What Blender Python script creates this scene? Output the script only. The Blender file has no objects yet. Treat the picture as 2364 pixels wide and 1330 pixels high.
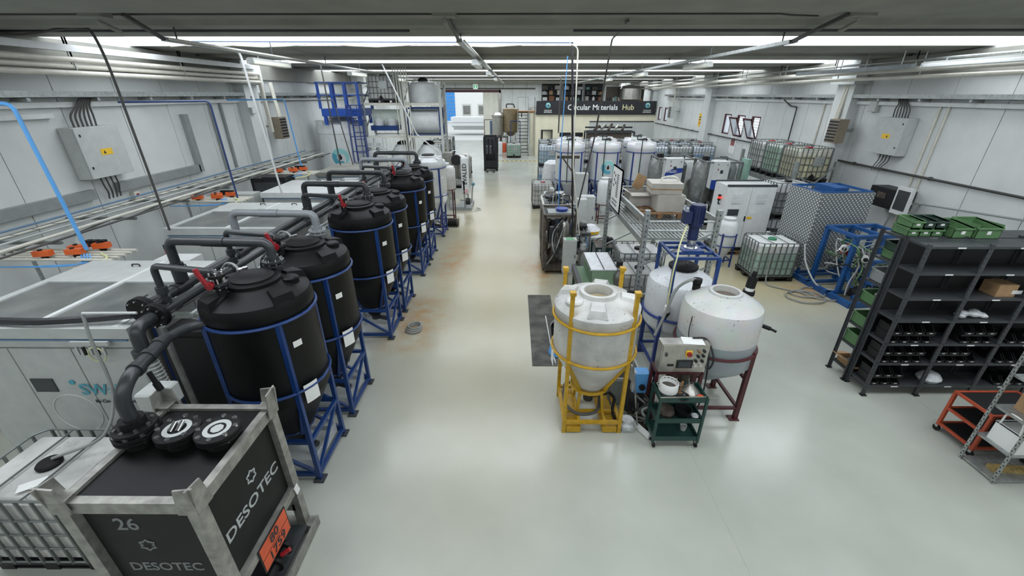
import bpy, bmesh, math, random
from mathutils import Vector, Matrix
random.seed(7)
PI = math.pi
SC = bpy.context.scene
COL = SC.collection
# ------------------------------------------------------------------ camera, world, light, exposure
CAMH = 4.8
cam_d = bpy.data.cameras.new('camera')
cam = bpy.data.objects.new('camera', cam_d); COL.objects.link(cam)
cam_d.sensor_width = 36.0; cam_d.lens = 36.0 * 950 / 2364
cam_d.clip_start = 0.05; cam_d.clip_end = 300
cam.location = (0, 0, CAMH)
cam.rotation_euler = (math.radians(90 - 25.198), 0, math.radians(0.327))
SC.camera = cam
w = bpy.data.worlds.new('world'); SC.world = w; w.use_nodes = True
bg = w.node_tree.nodes['Background']; bg.inputs[0].default_value = (0.86, 0.93, 1.0, 1); bg.inputs[1].default_value = 1.5
sun_d = bpy.data.lights.new('sun', 'SUN'); sun_d.energy = 1.0; sun_d.angle = 0.02; sun_d.color = (1, .96, .9)
sun = bpy.data.objects.new('sun', sun_d); COL.objects.link(sun); sun.rotation_euler = (math.radians(48), 0, math.radians(25))
VS = SC.view_settings
VS.view_transform = 'Standard'; VS.look = 'None'; VS.gamma = 1.0; VS.use_curve_mapping = False
VS.exposure = 0.0
SKY_EMIT = 3.05
# ------------------------------------------------------------------ materials
def lin(c):
    if isinstance(c, str):
        c = [int(c[i:i+2], 16) / 255 for i in (0, 2, 4)]
    return tuple(x / 12.92 if x <= .04045 else ((x + .055) / 1.055) ** 2.4 for x in c) + (1,)
MATS = {}
def mat(name, rgb, rough=.5, metal=0., var=.08, scale=6., bump=0., emit=0., alpha=1., trans=0., spec=.5, bscale=None, coat=0.):
    if name in MATS: return MATS[name]
    m = bpy.data.materials.new(name); m.use_nodes = True
    nt = m.node_tree; b = nt.nodes['Principled BSDF']; c = lin(rgb)
    b.inputs['Roughness'].default_value = rough; b.inputs['Metallic'].default_value = metal
    b.inputs['Base Color'].default_value = c; b.inputs['Alpha'].default_value = alpha
    b.inputs['Transmission Weight'].default_value = trans
    b.inputs['Specular IOR Level'].default_value = spec
    b.inputs['Coat Weight'].default_value = coat
    if emit:
        b.inputs['Emission Color'].default_value = c; b.inputs['Emission Strength'].default_value = emit
    if var or bump:
        tc = nt.nodes.new('ShaderNodeTexCoord'); n = nt.nodes.new('ShaderNodeTexNoise')
        n.inputs['Scale'].default_value = scale; n.inputs['Detail'].default_value = 5
        nt.links.new(tc.outputs['Object'], n.inputs['Vector'])
        if var:
            r = nt.nodes.new('ShaderNodeValToRGB')
            lo = tuple(x * (1 - var * 1.6) for x in c[:3]) + (1,); hi = tuple(min(1, x * (1 + var)) for x in c[:3]) + (1,)
            r.color_ramp.elements[0].position = .3; r.color_ramp.elements[1].position = .68
            r.color_ramp.elements[0].color = lo; r.color_ramp.elements[1].color = hi
            nt.links.new(n.outputs['Fac'], r.inputs['Fac']); nt.links.new(r.outputs['Color'], b.inputs['Base Color'])
        if bump:
            n2 = nt.nodes.new('ShaderNodeTexNoise'); n2.inputs['Scale'].default_value = bscale or scale * 6; n2.inputs['Detail'].default_value = 4
            nt.links.new(tc.outputs['Object'], n2.inputs['Vector'])
            bp = nt.nodes.new('ShaderNodeBump'); bp.inputs['Strength'].default_value = bump; bp.inputs['Distance'].default_value = .02
            nt.links.new(n2.outputs['Fac'], bp.inputs['Height']); nt.links.new(bp.outputs['Normal'], b.inputs['Normal'])
    MATS[name] = m; return m
def two_tone(name, top, bot, z, rough=.35, soft=.02):
    """plastic bottle with a liquid level seen through the wall at local height z"""
    if name in MATS: return MATS[name]
    m = bpy.data.materials.new(name); m.use_nodes = True
    nt = m.node_tree; b = nt.nodes['Principled BSDF']; b.inputs['Roughness'].default_value = rough
    tc = nt.nodes.new('ShaderNodeTexCoord'); sp = nt.nodes.new('ShaderNodeSeparateXYZ'); nt.links.new(tc.outputs['Object'], sp.inputs[0])
    mr = nt.nodes.new('ShaderNodeMapRange'); mr.inputs['From Min'].default_value = z - soft; mr.inputs['From Max'].default_value = z + soft
    nt.links.new(sp.outputs['Z'], mr.inputs['Value'])
    n = nt.nodes.new('ShaderNodeTexNoise'); n.inputs['Scale'].default_value = 4; nt.links.new(tc.outputs['Object'], n.inputs['Vector'])
    mx = nt.nodes.new('ShaderNodeMix'); mx.data_type = 'RGBA'
    mx.inputs[6].default_value = lin(bot); mx.inputs[7].default_value = lin(top)
    nt.links.new(mr.outputs[0], mx.inputs[0])
    m2 = nt.nodes.new('ShaderNodeMix'); m2.data_type = 'RGBA'; m2.blend_type = 'MULTIPLY'; m2.inputs[0].default_value = .25
    nt.links.new(mx.outputs[2], m2.inputs[6]); nt.links.new(n.outputs['Color'], m2.inputs[7])
    nt.links.new(m2.outputs[2], b.inputs['Base Color'])
    b.inputs['Subsurface Weight'].default_value = 0
    MATS[name] = m; return m

def floor_mat():
    m = bpy.data.materials.new('epoxy_floor'); m.use_nodes = True
    nt = m.node_tree; b = nt.nodes['Principled BSDF']; L = nt.links.new; N = nt.nodes.new
    tc = N('ShaderNodeTexCoord'); sp = N('ShaderNodeSeparateXYZ'); L(tc.outputs['Object'], sp.inputs[0])
    n1 = N('ShaderNodeTexNoise'); n1.inputs['Scale'].default_value = .9; n1.inputs['Detail'].default_value = 6; L(tc.outputs['Object'], n1.inputs['Vector'])
    r1 = N('ShaderNodeValToRGB'); r1.color_ramp.elements[0].position = .35; r1.color_ramp.elements[1].position = .7
    r1.color_ramp.elements[0].color = lin('a9aca1'); r1.color_ramp.elements[1].color = lin('b4b7ac'); L(n1.outputs['Fac'], r1.inputs['Fac'])
    # warm rusty wear along the left edge of the aisle
    def blob(cx, cy, rx, ry):
        mp = N('ShaderNodeMapping'); mp.inputs['Location'].default_value = (-cx / rx, -cy / ry, 0); mp.inputs['Scale'].default_value = (1 / rx, 1 / ry, 1)
        L(tc.outputs['Object'], mp.inputs['Vector'])
        g = N('ShaderNodeTexGradient'); g.gradient_type = 'SPHERICAL'; L(mp.outputs[0], g.inputs['Vector']); return g.outputs['Fac']
    def mathn(op, a, c):
        x = N('ShaderNodeMath'); x.operation = op
        for i, q in enumerate((a, c)):
            if isinstance(q, (int, float)): x.inputs[i].default_value = q
            else: L(q, x.inputs[i])
        x.use_clamp = True
        return x.outputs[0]
    wide = mathn('MAXIMUM', blob(-.6, 15., 3.2, 13.), blob(7.2, 11., 3.2, 3.))
    rust = mathn('MAXIMUM', mathn('MAXIMUM', blob(-2.35, 8.4, 1.0, 1.9), blob(7.9, 10.0, .8, .9)), mathn('MAXIMUM', blob(-1.9, 12.3, .7, 2.6), blob(.75, 11.6, .8, 1.7)))
    n2 = N('ShaderNodeTexNoise'); n2.inputs['Scale'].default_value = 2.4; n2.inputs['Detail'].default_value = 7; n2.inputs['Roughness'].default_value = .65; L(tc.outputs['Object'], n2.inputs['Vector'])
    mx1 = N('ShaderNodeMix'); mx1.data_type = 'RGBA'; mx1.inputs[7].default_value = lin('b2a988')
    L(mathn('MULTIPLY', wide, 1.5), mx1.inputs[0]); L(r1.outputs['Color'], mx1.inputs[6])
    mx2 = N('ShaderNodeMix'); mx2.data_type = 'RGBA'; mx2.inputs[7].default_value = lin('b08a5c')
    rm = N('ShaderNodeMapRange'); rm.inputs['From Min'].default_value = .36; rm.inputs['From Max'].default_value = .72; L(n2.outputs['Fac'], rm.inputs['Value'])
    L(mathn('MULTIPLY', mathn('MULTIPLY', rust, rm.outputs[0]), 1.5), mx2.inputs[0]); L(mx1.outputs[2], mx2.inputs[6])
    L(mx2.outputs[2], b.inputs['Base Color'])
    n3 = N('ShaderNodeTexNoise'); n3.inputs['Scale'].default_value = 1.3; L(tc.outputs['Object'], n3.inputs['Vector'])
    rr = N('ShaderNodeMapRange'); rr.inputs['To Min'].default_value = .15; rr.inputs['To Max'].default_value = .28; L(n3.outputs['Fac'], rr.inputs['Value'])
    L(rr.outputs[0], b.inputs['Roughness']); b.inputs['Specular IOR Level'].default_value = .6
    return m

BLACK = mat('black_polyethylene', '0e0f0f', .48, var=.12, scale=5, bump=.05, bscale=60, spec=.22)
BLACKR = mat('black_rubber', '121212', .6, var=.1, spec=.3)
DKPIPE = mat('dark_grey_pvc', '303335', .35, var=.08)
MIDPIPE = mat('mid_grey_pvc', '7b7f82', .35, var=.05)
BLUE = mat('blue_painted_steel', '163870', .4, var=.1)
BLUE2 = mat('machine_blue_paint', '1f528c', .42, var=.12)
NAVY = mat('navy_painted_steel', '243a78', .4, var=.1)
YEL = mat('yellow_painted_steel', 'b9911c', .45, var=.12, scale=9)
MAROON = mat('maroon_painted_steel', '4a1b20', .5, var=.1)
GREEN = mat('dark_green_steel', '1d3f38', .45, var=.1)
GBIN = mat('green_bin_plastic', '55794f', .5, var=.08)
GBIN2 = mat('dark_green_bin_plastic', '2a4034', .5, var=.08)
ORANGE = mat('orange_paint', 'd0562f', .45, var=.1)
ORT = mat('dull_orange_paint', 'a8482c', .45, var=.12)
ORNV = mat('orange_valve_plastic', 'd9622a', .4, var=.05)
RED = mat('red_plastic', '941a22', .35, var=.05)
WPLAS = mat('white_polyethylene', 'd2d5d4', .38, var=.06, scale=3)
WPLASD = mat('dirty_white_polyethylene', 'c0c0bb', .4, var=.2, scale=2.5)
WPAINT = mat('white_painted_metal', 'd6d8d6', .35, var=.04)
CREAM = mat('cream_painted_metal', 'd4d3c6', .4, var=.05)
LGREY = mat('light_grey_painted_metal', 'b9bcb8', .42, var=.05)
MGREY = mat('mid_grey_painted_metal', '8d918f', .45, var=.06)
DGREY = mat('dark_grey_painted_metal', '3b3e40', .5, var=.1)
SHELF = mat('charcoal_shelf_steel', '3c3f41', .45, var=.1)
GALV = mat('galvanised_steel', 'a9adaa', .42, .65, var=.14, scale=14)
CAGE = mat('cage_steel', '767b78', .45, .5, var=.1)
STEEL2 = mat('dull_steel', '838582', .42, .55, var=.2, scale=7)
STEEL = mat('stainless_steel', 'b8b6ae', .3, .85, var=.1, scale=8)
CHROME = mat('polished_steel', 'd5d6d6', .15, .95, var=.02)
ALU = mat('aluminium_frame', '97968f', .45, .5, var=.2, scale=10)
RUSTY = mat('rusty_dark_steel', '5d554c', .6, .4, var=.3, scale=10)
BROWNT = mat('brown_fibreglass', '84765a', .4, var=.12)
WOOD = mat('pallet_wood', '8d6a48', .7, var=.2, scale=12)
CARD = mat('brown_cardboard', 'a98862', .75, var=.1)
CARDG = mat('grey_cardboard', 'b3afa6', .75, var=.06)
PAPER = mat('white_paper', 'e2e3df', .6, var=.02)
BLK = mat('matt_black_paint', '151617', .5, var=.1)
PANEL = mat('black_panel', '0e100f', .45, var=.25, scale=4, spec=.25)
GLASSD = mat('grey_tinted_window', '6a6c68', .3, var=.2, scale=3)
SCREEN = mat('dark_screen', '353a40', .15, var=.0)
CLEAR = mat('clear_plastic', 'dfe3e3', .15, var=0, alpha=.35)
HOSE = mat('grey_hose', '8c8f8b', .45, var=.04)
HOSEY = mat('pale_yellow_hose', 'cfcf9a', .45, var=.04)
HOSEB = mat('black_hose', '1d1d1f', .45, var=.04)
PBLUE = mat('bright_blue_tube', '5fa3df', .35, var=.04)
DBLUE = mat('dark_blue_tube', '2a3f6e', .4, var=.04)
WPIPE = mat('off_white_conduit', 'cfcdc0', .45, var=.05)
CABLE = mat('dark_grey_cable', '4b4a47', .5, var=.05)
CONC = mat('grey_concrete', '8f8f86', .75, var=.08, scale=2, bump=.08, bscale=40)
WALLM = mat('white_painted_concrete', 'cfd2cf', .75, var=.05, scale=1.2, bump=.06, bscale=50)
WALLY = mat('cream_painted_wall', 'd9d3ba', .7, var=.05, scale=1.5)
YLABEL = mat('yellow_label', 'e8bd2c', .45, var=0)
LBLUE = mat('label_blue', '1f3f8f', .4, var=.02)
TEAL = mat('logo_dark_teal', '4f9db0', .4, var=0)
TEALL = mat('logo_light_teal', '8fcac8', .4, var=0)
INK = mat('logo_black', '1c1f24', .4, var=0)
GOLD = mat('pale_gold_lettering', 'cfc59a', .5, var=0)
SKYL = mat('skylight_polycarbonate', 'f3f8ff', .5, var=0, emit=SKY_EMIT)
LAMPW = mat('lamp_diffuser', 'dcdccb', .3, var=.03)
LEDR = mat('red_signal_light', 'ff3020', .3, var=0, emit=2.0)
LEDG = mat('green_signal_light', '40ff9a', .3, var=0, emit=1.5)
STUFFW = mat('crumpled_white_film', 'd8dadb', .35, var=.1, scale=12, bump=.3)
# ------------------------------------------------------------------ mesh builder
def rotm(rx=0, ry=0, rz=0): return Matrix.Rotation(rz, 3, 'Z') @ Matrix.Rotation(ry, 3, 'Y') @ Matrix.Rotation(rx, 3, 'X')
class MB:
    def __init__(s): s.v = []; s.f = []
    def add(s, vs, fs):
        o = len(s.v); s.v += [tuple(x) for x in vs]; s.f += [tuple(i + o for i in f) for f in fs]; return s
    def box(s, c, d, rz=0, rx=0, ry=0):
        R = rotm(rx, ry, rz); c = Vector(c); hx, hy, hz = d[0] / 2, d[1] / 2, d[2] / 2
        vs = [c + R @ Vector((x * hx, y * hy, z * hz)) for z in (-1, 1) for y in (-1, 1) for x in (-1, 1)]
        return s.add(vs, [(0, 2, 3, 1), (4, 5, 7, 6), (0, 1, 5, 4), (2, 6, 7, 3), (0, 4, 6, 2), (1, 3, 7, 5)])
    def bb(s, a, b):
        return s.box([(x + y) / 2 for x, y in zip(a, b)], [abs(x - y) for x, y in zip(a, b)])
    def bar(s, p, q, w, h=None):
        p = Vector(p); q = Vector(q); h = h or w; d = (q - p).normalized()
        up = Vector((0, 0, 1)) if abs(d.z) < .95 else Vector((0, 1, 0))
        a = d.cross(up).normalized() * w / 2; b = a.cross(d).normalized() * h / 2
        vs = [e + sx * a + sy * b for e in (p, q) for sx, sy in ((-1, -1), (1, -1), (1, 1), (-1, 1))]
        return s.add(vs, [(3, 2, 1, 0), (4, 5, 6, 7)] + [(i, (i + 1) % 4, 4 + (i + 1) % 4, 4 + i) for i in range(4)])
    def frame(s, a, b, w):
        """twelve edge bars of a box between corners a and b"""
        xs, ys, zs = (a[0], b[0]), (a[1], b[1]), (a[2], b[2])
        for x in xs:
            for y in ys: s.bar((x, y, zs[0]), (x, y, zs[1]), w)
            for z in zs: s.bar((x, ys[0], z), (x, ys[1], z), w)
        for y in ys:
            for z in zs: s.bar((xs[0], y, z), (xs[1], y, z), w)
        return s
    def cyl(s, p, q, r, r2=None, n=14, caps=True):
        return s.tube([p, q], r, n, r2=r2, caps=caps)
    def tube(s, pts, r, n=8, closed=False, r2=None, caps=True):
        P = [Vector(p) for p in pts]; k = len(P)
        def dirat(i):
            if closed: return (P[(i + 1) % k] - P[i - 1]).normalized()
            a = P[min(i + 1, k - 1)] - P[i]; b = P[i] - P[max(i - 1, 0)]
            t = (a.normalized() if a.length > 1e-9 else Vector()) + (b.normalized() if b.length > 1e-9 else Vector())
            return t.normalized() if t.length > 1e-6 else (a if a.length else b).normalized()
        d0 = dirat(0); u = d0.orthogonal().normalized(); vs = []
        for i in range(k):
            d = dirat(i); u = (u - d * u.dot(d)); u = u.normalized() if u.length > 1e-6 else d.orthogonal().normalized()
            w_ = d.cross(u); ri = r if r2 is None else r + (r2 - r) * i / (k - 1)
            sc = 1.
            if 0 < i < k - 1 or closed:
                c_ = dirat(i).dot((P[(i + 1) % k] - P[i]).normalized()); sc = 1 / max(c_, .6)
            for j in range(n):
                a = 2 * PI * j / n; vs.append(P[i] + (u * math.cos(a) + w_ * math.sin(a)) * ri * (1 if n > 4 else sc))
        fs = [(i * n + j, i * n + (j + 1) % n, (i + 1) * n + (j + 1) % n, (i + 1) * n + j) for i in range(k - 1) for j in range(n)]
        if closed:
            best = min(range(n), key=lambda q: (vs[(k - 1) * n] - vs[q]).length)
            fs += [((k - 1) * n + j, (k - 1) * n + (j + 1) % n, (j + 1 + best) % n, (j + best) % n) for j in range(n)]
        elif caps: fs += [tuple(range(n))[::-1], tuple((k - 1) * n + j for j in range(n))]
        return s.add(vs, fs)
    def lathe(s, prof, n=32, c=(0, 0, 0)):
        vs = []; fs = []; m = len(prof)
        for j in range(n):
            a = 2 * PI * j / n
            for r, z in prof: vs.append((c[0] + r * math.cos(a), c[1] + r * math.sin(a), c[2] + z))
        for j in range(n):
            k = (j + 1) % n
            for i in range(m - 1):
                if prof[i][0] < 1e-6 and prof[i + 1][0] < 1e-6: continue
                fs.append((j * m + i, k * m + i, k * m + i + 1, j * m + i + 1))
        return s.add(vs, fs)
    def ring(s, c, R, r, n=32, k=8, ax='z'):
        def pt(a):
            x, y = R * math.cos(a), R * math.sin(a)
            return {'z': (c[0] + x, c[1] + y, c[2]), 'y': (c[0] + x, c[1], c[2] + y), 'x': (c[0], c[1] + x, c[2] + y)}[ax]
        return s.tube([pt(2 * PI * i / n) for i in range(n)], r, k, closed=True)
    def prism(s, poly, y0, y1, ax='y'):
        """polygon (list of 2d points) pushed along an axis"""
        k = len(poly)
        f = {'y': lambda a, b, t: (a, t, b), 'x': lambda a, b, t: (t, a, b), 'z': lambda a, b, t: (a, b, t)}[ax]
        vs = [f(a, b, y0) for a, b in poly] + [f(a, b, y1) for a, b in poly]
        return s.add(vs, [tuple(range(k)), tuple(range(2 * k - 1, k - 1, -1))] + [(i, k + i, k + (i + 1) % k, (i + 1) % k) for i in range(k)])
    def plate(s, c, w, h, n='-y', t=.003):
        """thin plate facing an axis"""
        d = {'y': (w, t, h), 'x': (t, w, h), 'z': (w, h, t)}[n[-1]]
        return s.box(c, d)
    def disc(s, c, r, t, ax='z', n=20):
        c = Vector(c); d = {'x': Vector((t / 2, 0, 0)), 'y': Vector((0, t / 2, 0)), 'z': Vector((0, 0, t / 2))}[ax]
        return s.cyl(c - d, c + d, r, n=n)
    def rbox(s, a, b, r, n=4):
        """box with rounded vertical corners and slightly bevelled top and bottom"""
        x0, y0, z0 = a; x1, y1, z1 = b; pts = []
        for cx, cy, a0 in ((x1 - r, y1 - r, 0), (x0 + r, y1 - r, 90), (x0 + r, y0 + r, 180), (x1 - r, y0 + r, 270)):
            for i in range(n + 1):
                t = math.radians(a0 + 90 * i / n); pts.append((cx, cy, math.cos(t), math.sin(t)))
        k = len(pts); vs = []; bev = min(r * .6, (z1 - z0) * .2)
        for z, rr in ((z0, r - bev), (z0 + bev, r), (z1 - bev, r), (z1, r - bev)):
            vs += [(p[0] + p[2] * rr, p[1] + p[3] * rr, z) for p in pts]
        fs = [tuple(range(k))[::-1], tuple(3 * k + i for i in range(k))]
        for l in range(3): fs += [(l * k + i, l * k + (i + 1) % k, (l + 1) * k + (i + 1) % k, (l + 1) * k + i) for i in range(k)]
        return s.add(vs, fs)
    def text(s, t, size, M, ext=.002, align='CENTER'):
        cu = bpy.data.curves.new('t', 'FONT'); cu.body = t; cu.size = size; cu.extrude = ext; cu.align_x = align; cu.align_y = 'CENTER'; cu.resolution_u = 3; cu.offset = size * .012
        ob = bpy.data.objects.new('t', cu); COL.objects.link(ob)
        bpy.context.view_layer.update()
        me = bpy.data.meshes.new_from_object(ob.evaluated_get(bpy.context.evaluated_depsgraph_get()))
        s.add([M @ v.co for v in me.vertices], [tuple(p.vertices) for p in me.polygons])
        bpy.data.objects.remove(ob); bpy.data.curves.remove(cu); bpy.data.meshes.remove(me); return s
    def xf(s, M): s.v = [tuple(M @ Vector(p)) for p in s.v]; return s
    def build(s, name, m, parent=None, loc=(0, 0, 0), rz=0, ang=35, label=None):
        me = bpy.data.meshes.new(name); me.from_pydata(s.v, [], s.f); me.materials.append(m)
        bm = bmesh.new(); bm.from_mesh(me); bmesh.ops.recalc_face_normals(bm, faces=bm.faces[:]); bm.to_mesh(me); bm.free()
        for p in me.polygons: p.use_smooth = True
        me.set_sharp_from_angle(angle=math.radians(ang)); me.update()
        o = bpy.data.objects.new(name, me); COL.objects.link(o); o.location = loc; o.rotation_euler = (0, 0, rz)
        if parent: o.parent = parent
        if label: o['label'] = label
        return o
def tag(o, label, cat, group=None):
    o['label'] = label; o['category'] = cat
    if group: o['group'] = group
    return o
def struct(o): o['kind'] = 'structure'; return o
def E(name, label=None, cat=None, loc=(0, 0, 0), rz=0, group=None):
    o = bpy.data.objects.new(name, None); COL.objects.link(o); o.location = loc; o.rotation_euler = (0, 0, rz); o.empty_display_size = .1
    if label: tag(o, label, cat, group)
    return o
KIDS = {}
def copy_tree(o, loc=None, rz=None, label=None, group=None, parent=None, mats=None):
    c = o.copy(); COL.objects.link(c); c.parent = parent
    if loc is not None: c.location = loc
    if rz is not None: c.rotation_euler = (0, 0, rz)
    if label: c['label'] = label
    if group: c['group'] = group
    for ch in list(o.children): copy_tree(ch, parent=c)
    return c
def reskin(o, name, m):
    """give the named part of a copied thing a material of its own"""
    for ch in o.children:
        if ch.name.split('.')[0] == name:
            ch.data = ch.data.copy(); ch.data.materials[0] = m
def fillet(pts, r, n=4):
    P = [Vector(p) for p in pts]; out = [P[0]]
    for i in range(1, len(P) - 1):
        a = (P[i - 1] - P[i]); b = (P[i + 1] - P[i]); t = min(r, a.length * .45, b.length * .45)
        p0 = P[i] + a.normalized() * t; p1 = P[i] + b.normalized() * t
        for k in range(n + 1):
            u = k / n; out.append(p0 * (1 - u) ** 2 + P[i] * 2 * u * (1 - u) + p1 * u * u)
    return out + [P[-1]]
def sag(p, q, d, n=10):
    p = Vector(p); q = Vector(q)
    return [p.lerp(q, i / n) - Vector((0, 0, d * 4 * (i / n) * (1 - i / n))) for i in range(n + 1)]
def spline(pts, n=6):
    P = [Vector(p) for p in pts]; P = [P[0] * 2 - P[1]] + P + [P[-1] * 2 - P[-2]]; out = []
    for i in range(1, len(P) - 2):
        for k in range(n):
            t = k / n; a, b, c, d = P[i - 1], P[i], P[i + 1], P[i + 2]
            out.append(.5 * ((2 * b) + (c - a) * t + (2 * a - 5 * b + 4 * c - d) * t * t + (3 * b - a - 3 * c + d) * t ** 3))
    return out + [P[-2]]
def line_thing(name, label, cat, pts, r, m, n=8, group=None):
    return tag(MB().tube(pts, r, n).build(name, m), label, cat, group)
def soil(m, dark='4a4238', amount=.75):
    """dried splashes and dust with a shape of their own on a plastic tank"""
    nt = m.node_tree; b = nt.nodes['Principled BSDF']; src = b.inputs['Base Color'].links[0].from_socket; N = nt.nodes.new; L = nt.links.new
    tc = N('ShaderNodeTexCoord'); n1 = N('ShaderNodeTexNoise'); n1.inputs['Scale'].default_value = 26; n1.inputs['Detail'].default_value = 3
    n2 = N('ShaderNodeTexNoise'); n2.inputs['Scale'].default_value = 3.2
    for n in (n1, n2): L(tc.outputs['Object'], n.inputs['Vector'])
    r1 = N('ShaderNodeMapRange'); r1.inputs['From Min'].default_value = .62; r1.inputs['From Max'].default_value = .7; L(n1.outputs['Fac'], r1.inputs['Value'])
    r2 = N('ShaderNodeMapRange'); r2.inputs['From Min'].default_value = .5; r2.inputs['From Max'].default_value = .66; r2.inputs['To Max'].default_value = amount; L(n2.outputs['Fac'], r2.inputs['Value'])
    mu = N('ShaderNodeMath'); mu.operation = 'MULTIPLY'; L(r1.outputs[0], mu.inputs[0]); L(r2.outputs[0], mu.inputs[1])
    mx = N('ShaderNodeMix'); mx.data_type = 'RGBA'; mx.inputs[7].default_value = lin(dark); L(mu.outputs[0], mx.inputs[0]); L(src, mx.inputs[6]); L(mx.outputs[2], b.inputs['Base Color'])
soil(WPLASD)
# ------------------------------------------------------------------ setting
XL, XR, YB, YF, ZC = -9.3, 11.5, 50.0, -6.5, 5.8
fl = struct(MB().bb((XL, YF, -.2), (XR, YB + .3, 0)).build('floor', floor_mat()))
for i, x in enumerate((2.62, 7.0)):   # two saw-cut joints in the floor coating
    struct(MB().bb((x - .004, YF, -.001), (x + .004, 12, .0015)).build('trim_%d' % (i + 1), mat('floor_joint', 'a3a69b', .4)))
ceil = struct(E('ceiling'))
prof = [(5.45, 6.12), (5.45, 5.86), (6.55, 5.80), (6.60, 5.80), (6.62, 5.87), (7.68, 5.87), (7.72, 5.80), (8.18, 5.80), (8.20, 5.92), (8.28, 5.92), (8.30, 5.81), (9.14, 5.80), (9.19, 5.82), (9.19, 6.12)]
beam0 = MB().prism([(y - 5.45, z) for y, z in prof], XL - .3, XR + .3, 'x').build('roof_beam', CONC, ceil, ang=20)
vp = []
for i in range(13):
    a = PI * i / 12; vp.append((1.13 - 1.1 * math.cos(a), 5.86 + .62 * math.sin(a)))
vm = MB()
for (a, b), (c_, d) in zip(vp[:-1], vp[1:]): vm.add([(XL, a, b), (XR, a, b), (XR, c_, d), (XL, c_, d)], [(0, 1, 2, 3)])
vault0 = vm.build('skylight_vault', SKYL, ceil)
eb = MB()   # closing shields at the two ends of each skylight
for x in (XL - .05, XR + .05): eb.prism([(a, b) for a, b in vp] , x - .04, x + .04, 'x')
for k in range(-2, 8):
    y = 5.45 + 6 * k
    b = beam0 if k == -2 else beam0.copy(); v = vault0 if k == -2 else vault0.copy()
    if k > -2: COL.objects.link(b); COL.objects.link(v)
    b.location = (0, y, 0)
    v.location = (0, y + 3.74, 0)
    b.parent = v.parent = ceil
struct(MB().bb((XL, YF - .3, 0), (XR, YF, 6.2)).build('wall_front', WALLM))
# side walls out of precast panels, 1.42 m each, joints recessed
PW, PG = 1.42, .018
def panel_wall(name, x0, x1, windows=(), z1=6.15, back=None):
    w_ = struct(MB().bb((back[0], YF, 0), (back[1], YB, z1)).build(name, MGREY)) if not windows else struct(E(name))
    y = 20.5 - PW * 19
    std = None
    while y < YB:
        a, b = y + PG / 2, y + PW - PG / 2; c = (a + b) / 2
        hit = [q for q in windows if abs(q[0] - c) < .3]
        if hit:
            _, hw, za, zb = hit[0]; m = MB()
            m.bb((x0, a, 0), (x1, b, za)); m.bb((x0, a, zb), (x1, b, z1)); m.bb((x0, a, za), (x1, c - hw, zb)); m.bb((x0, c + hw, za), (x1, b, zb))
            m.build('wall_panel', WALLM, w_)
        elif std is None:
            std = MB().bb((x0, -PW / 2 + PG / 2, 0), (x1, PW / 2 - PG / 2, z1)).build('wall_panel', WALLM, w_, loc=(0, c, 0))
        else:
            o = std.copy(); COL.objects.link(o); o.location = (0, c, 0); o.parent = w_
        if windows:
            j = MB().bb((x0 + .02, b, 0), (x1, b + PG, z1)).build('panel_joint', MGREY, w_)
        y += PW
    return w_
panel_wall('wall_left', XL - .12, XL, back=(XL - .3, XL - .11))
WINS = [(20.5 + PW * (i + .5), .4, 2.85, 3.85) for i in (0, 1, 2)] + [(20.5 + PW * (i + .5), .36, 2.95, 3.9) for i in (9, 10)]
panel_wall('wall_right', XR, XR + .14, WINS)
FRAME = mat('dark_red_window_frame', '4b1a22', .45)
PANE = mat('frosted_pane', 'dfe9f2', .1, var=0, alpha=.35)
for i, (c, hw, za, zb) in enumerate(WINS):
    w_ = struct(E('window_%d' % (i + 1), loc=(XR, c, za)))
    h = zb - za; m = MB()
    for s in (-1, 1): m.box((.05, s * (hw - .03), h / 2), (.1, .06, h))
    for z in (.03, h - .03): m.box((.05, 0, z), (.1, 2 * hw, .06))
    m.build('window_frame', FRAME, w_)
    g = MB()
    for k in range(1, 6): g.box((.11, -hw + 2 * hw * k / 6, h / 2), (.02, .018, h))
    for k in range(1, 8): g.box((.11, 0, h * k / 8), (.02, 2 * hw, .018))
    g.build('window_grille', WPAINT, w_)
    if i in (0, 1):     # two sashes hang open into the hall
        s = MB(); R = Matrix.Rotation(math.radians(-24), 4, 'Y')
        for q in (-1, 1): s.box((0, q * (hw - .035), h / 2 - .01), (.04, .07, h))
        for z in (.03, h - .05): s.box((0, 0, z), (.04, 2 * hw, .07))
        s.xf(R).build('window_sash', FRAME, w_, loc=(-.03, 0, 0))
        MB().box((0, 0, h / 2), (.012, 2 * hw - .1, h - .1)).xf(R).build('window_pane', PANE, w_, loc=(-.03, 0, 0))
    else:
        MB().box((.06, 0, h / 2), (.012, 2 * hw - .1, h - .1)).build('window_pane', PANE, w_)
# columns along both walls
ti = 3
for x, s in ((XL, 1), (XR, -1)):
    for y in (4.6, 15.5, 26.3, 37.1, 47.8):
        m = MB().bb((x, y - .4, 0), (x + s * .32, y + .4, 5.1)); m.bb((x, y - .55, 5.1), (x + s * .5, y + .55, 5.83))
        struct(m.build('trim_%d' % ti, WALLM)); ti += 1
# a grey band juts out under the beams along each wall
for x, s in ((XL, 1), (XR, -1)):
    struct(MB().bb((x, YF, 5.28), (x + s * .14, YB, 5.8)).build('trim_%d' % ti, CONC)); ti += 1
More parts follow.
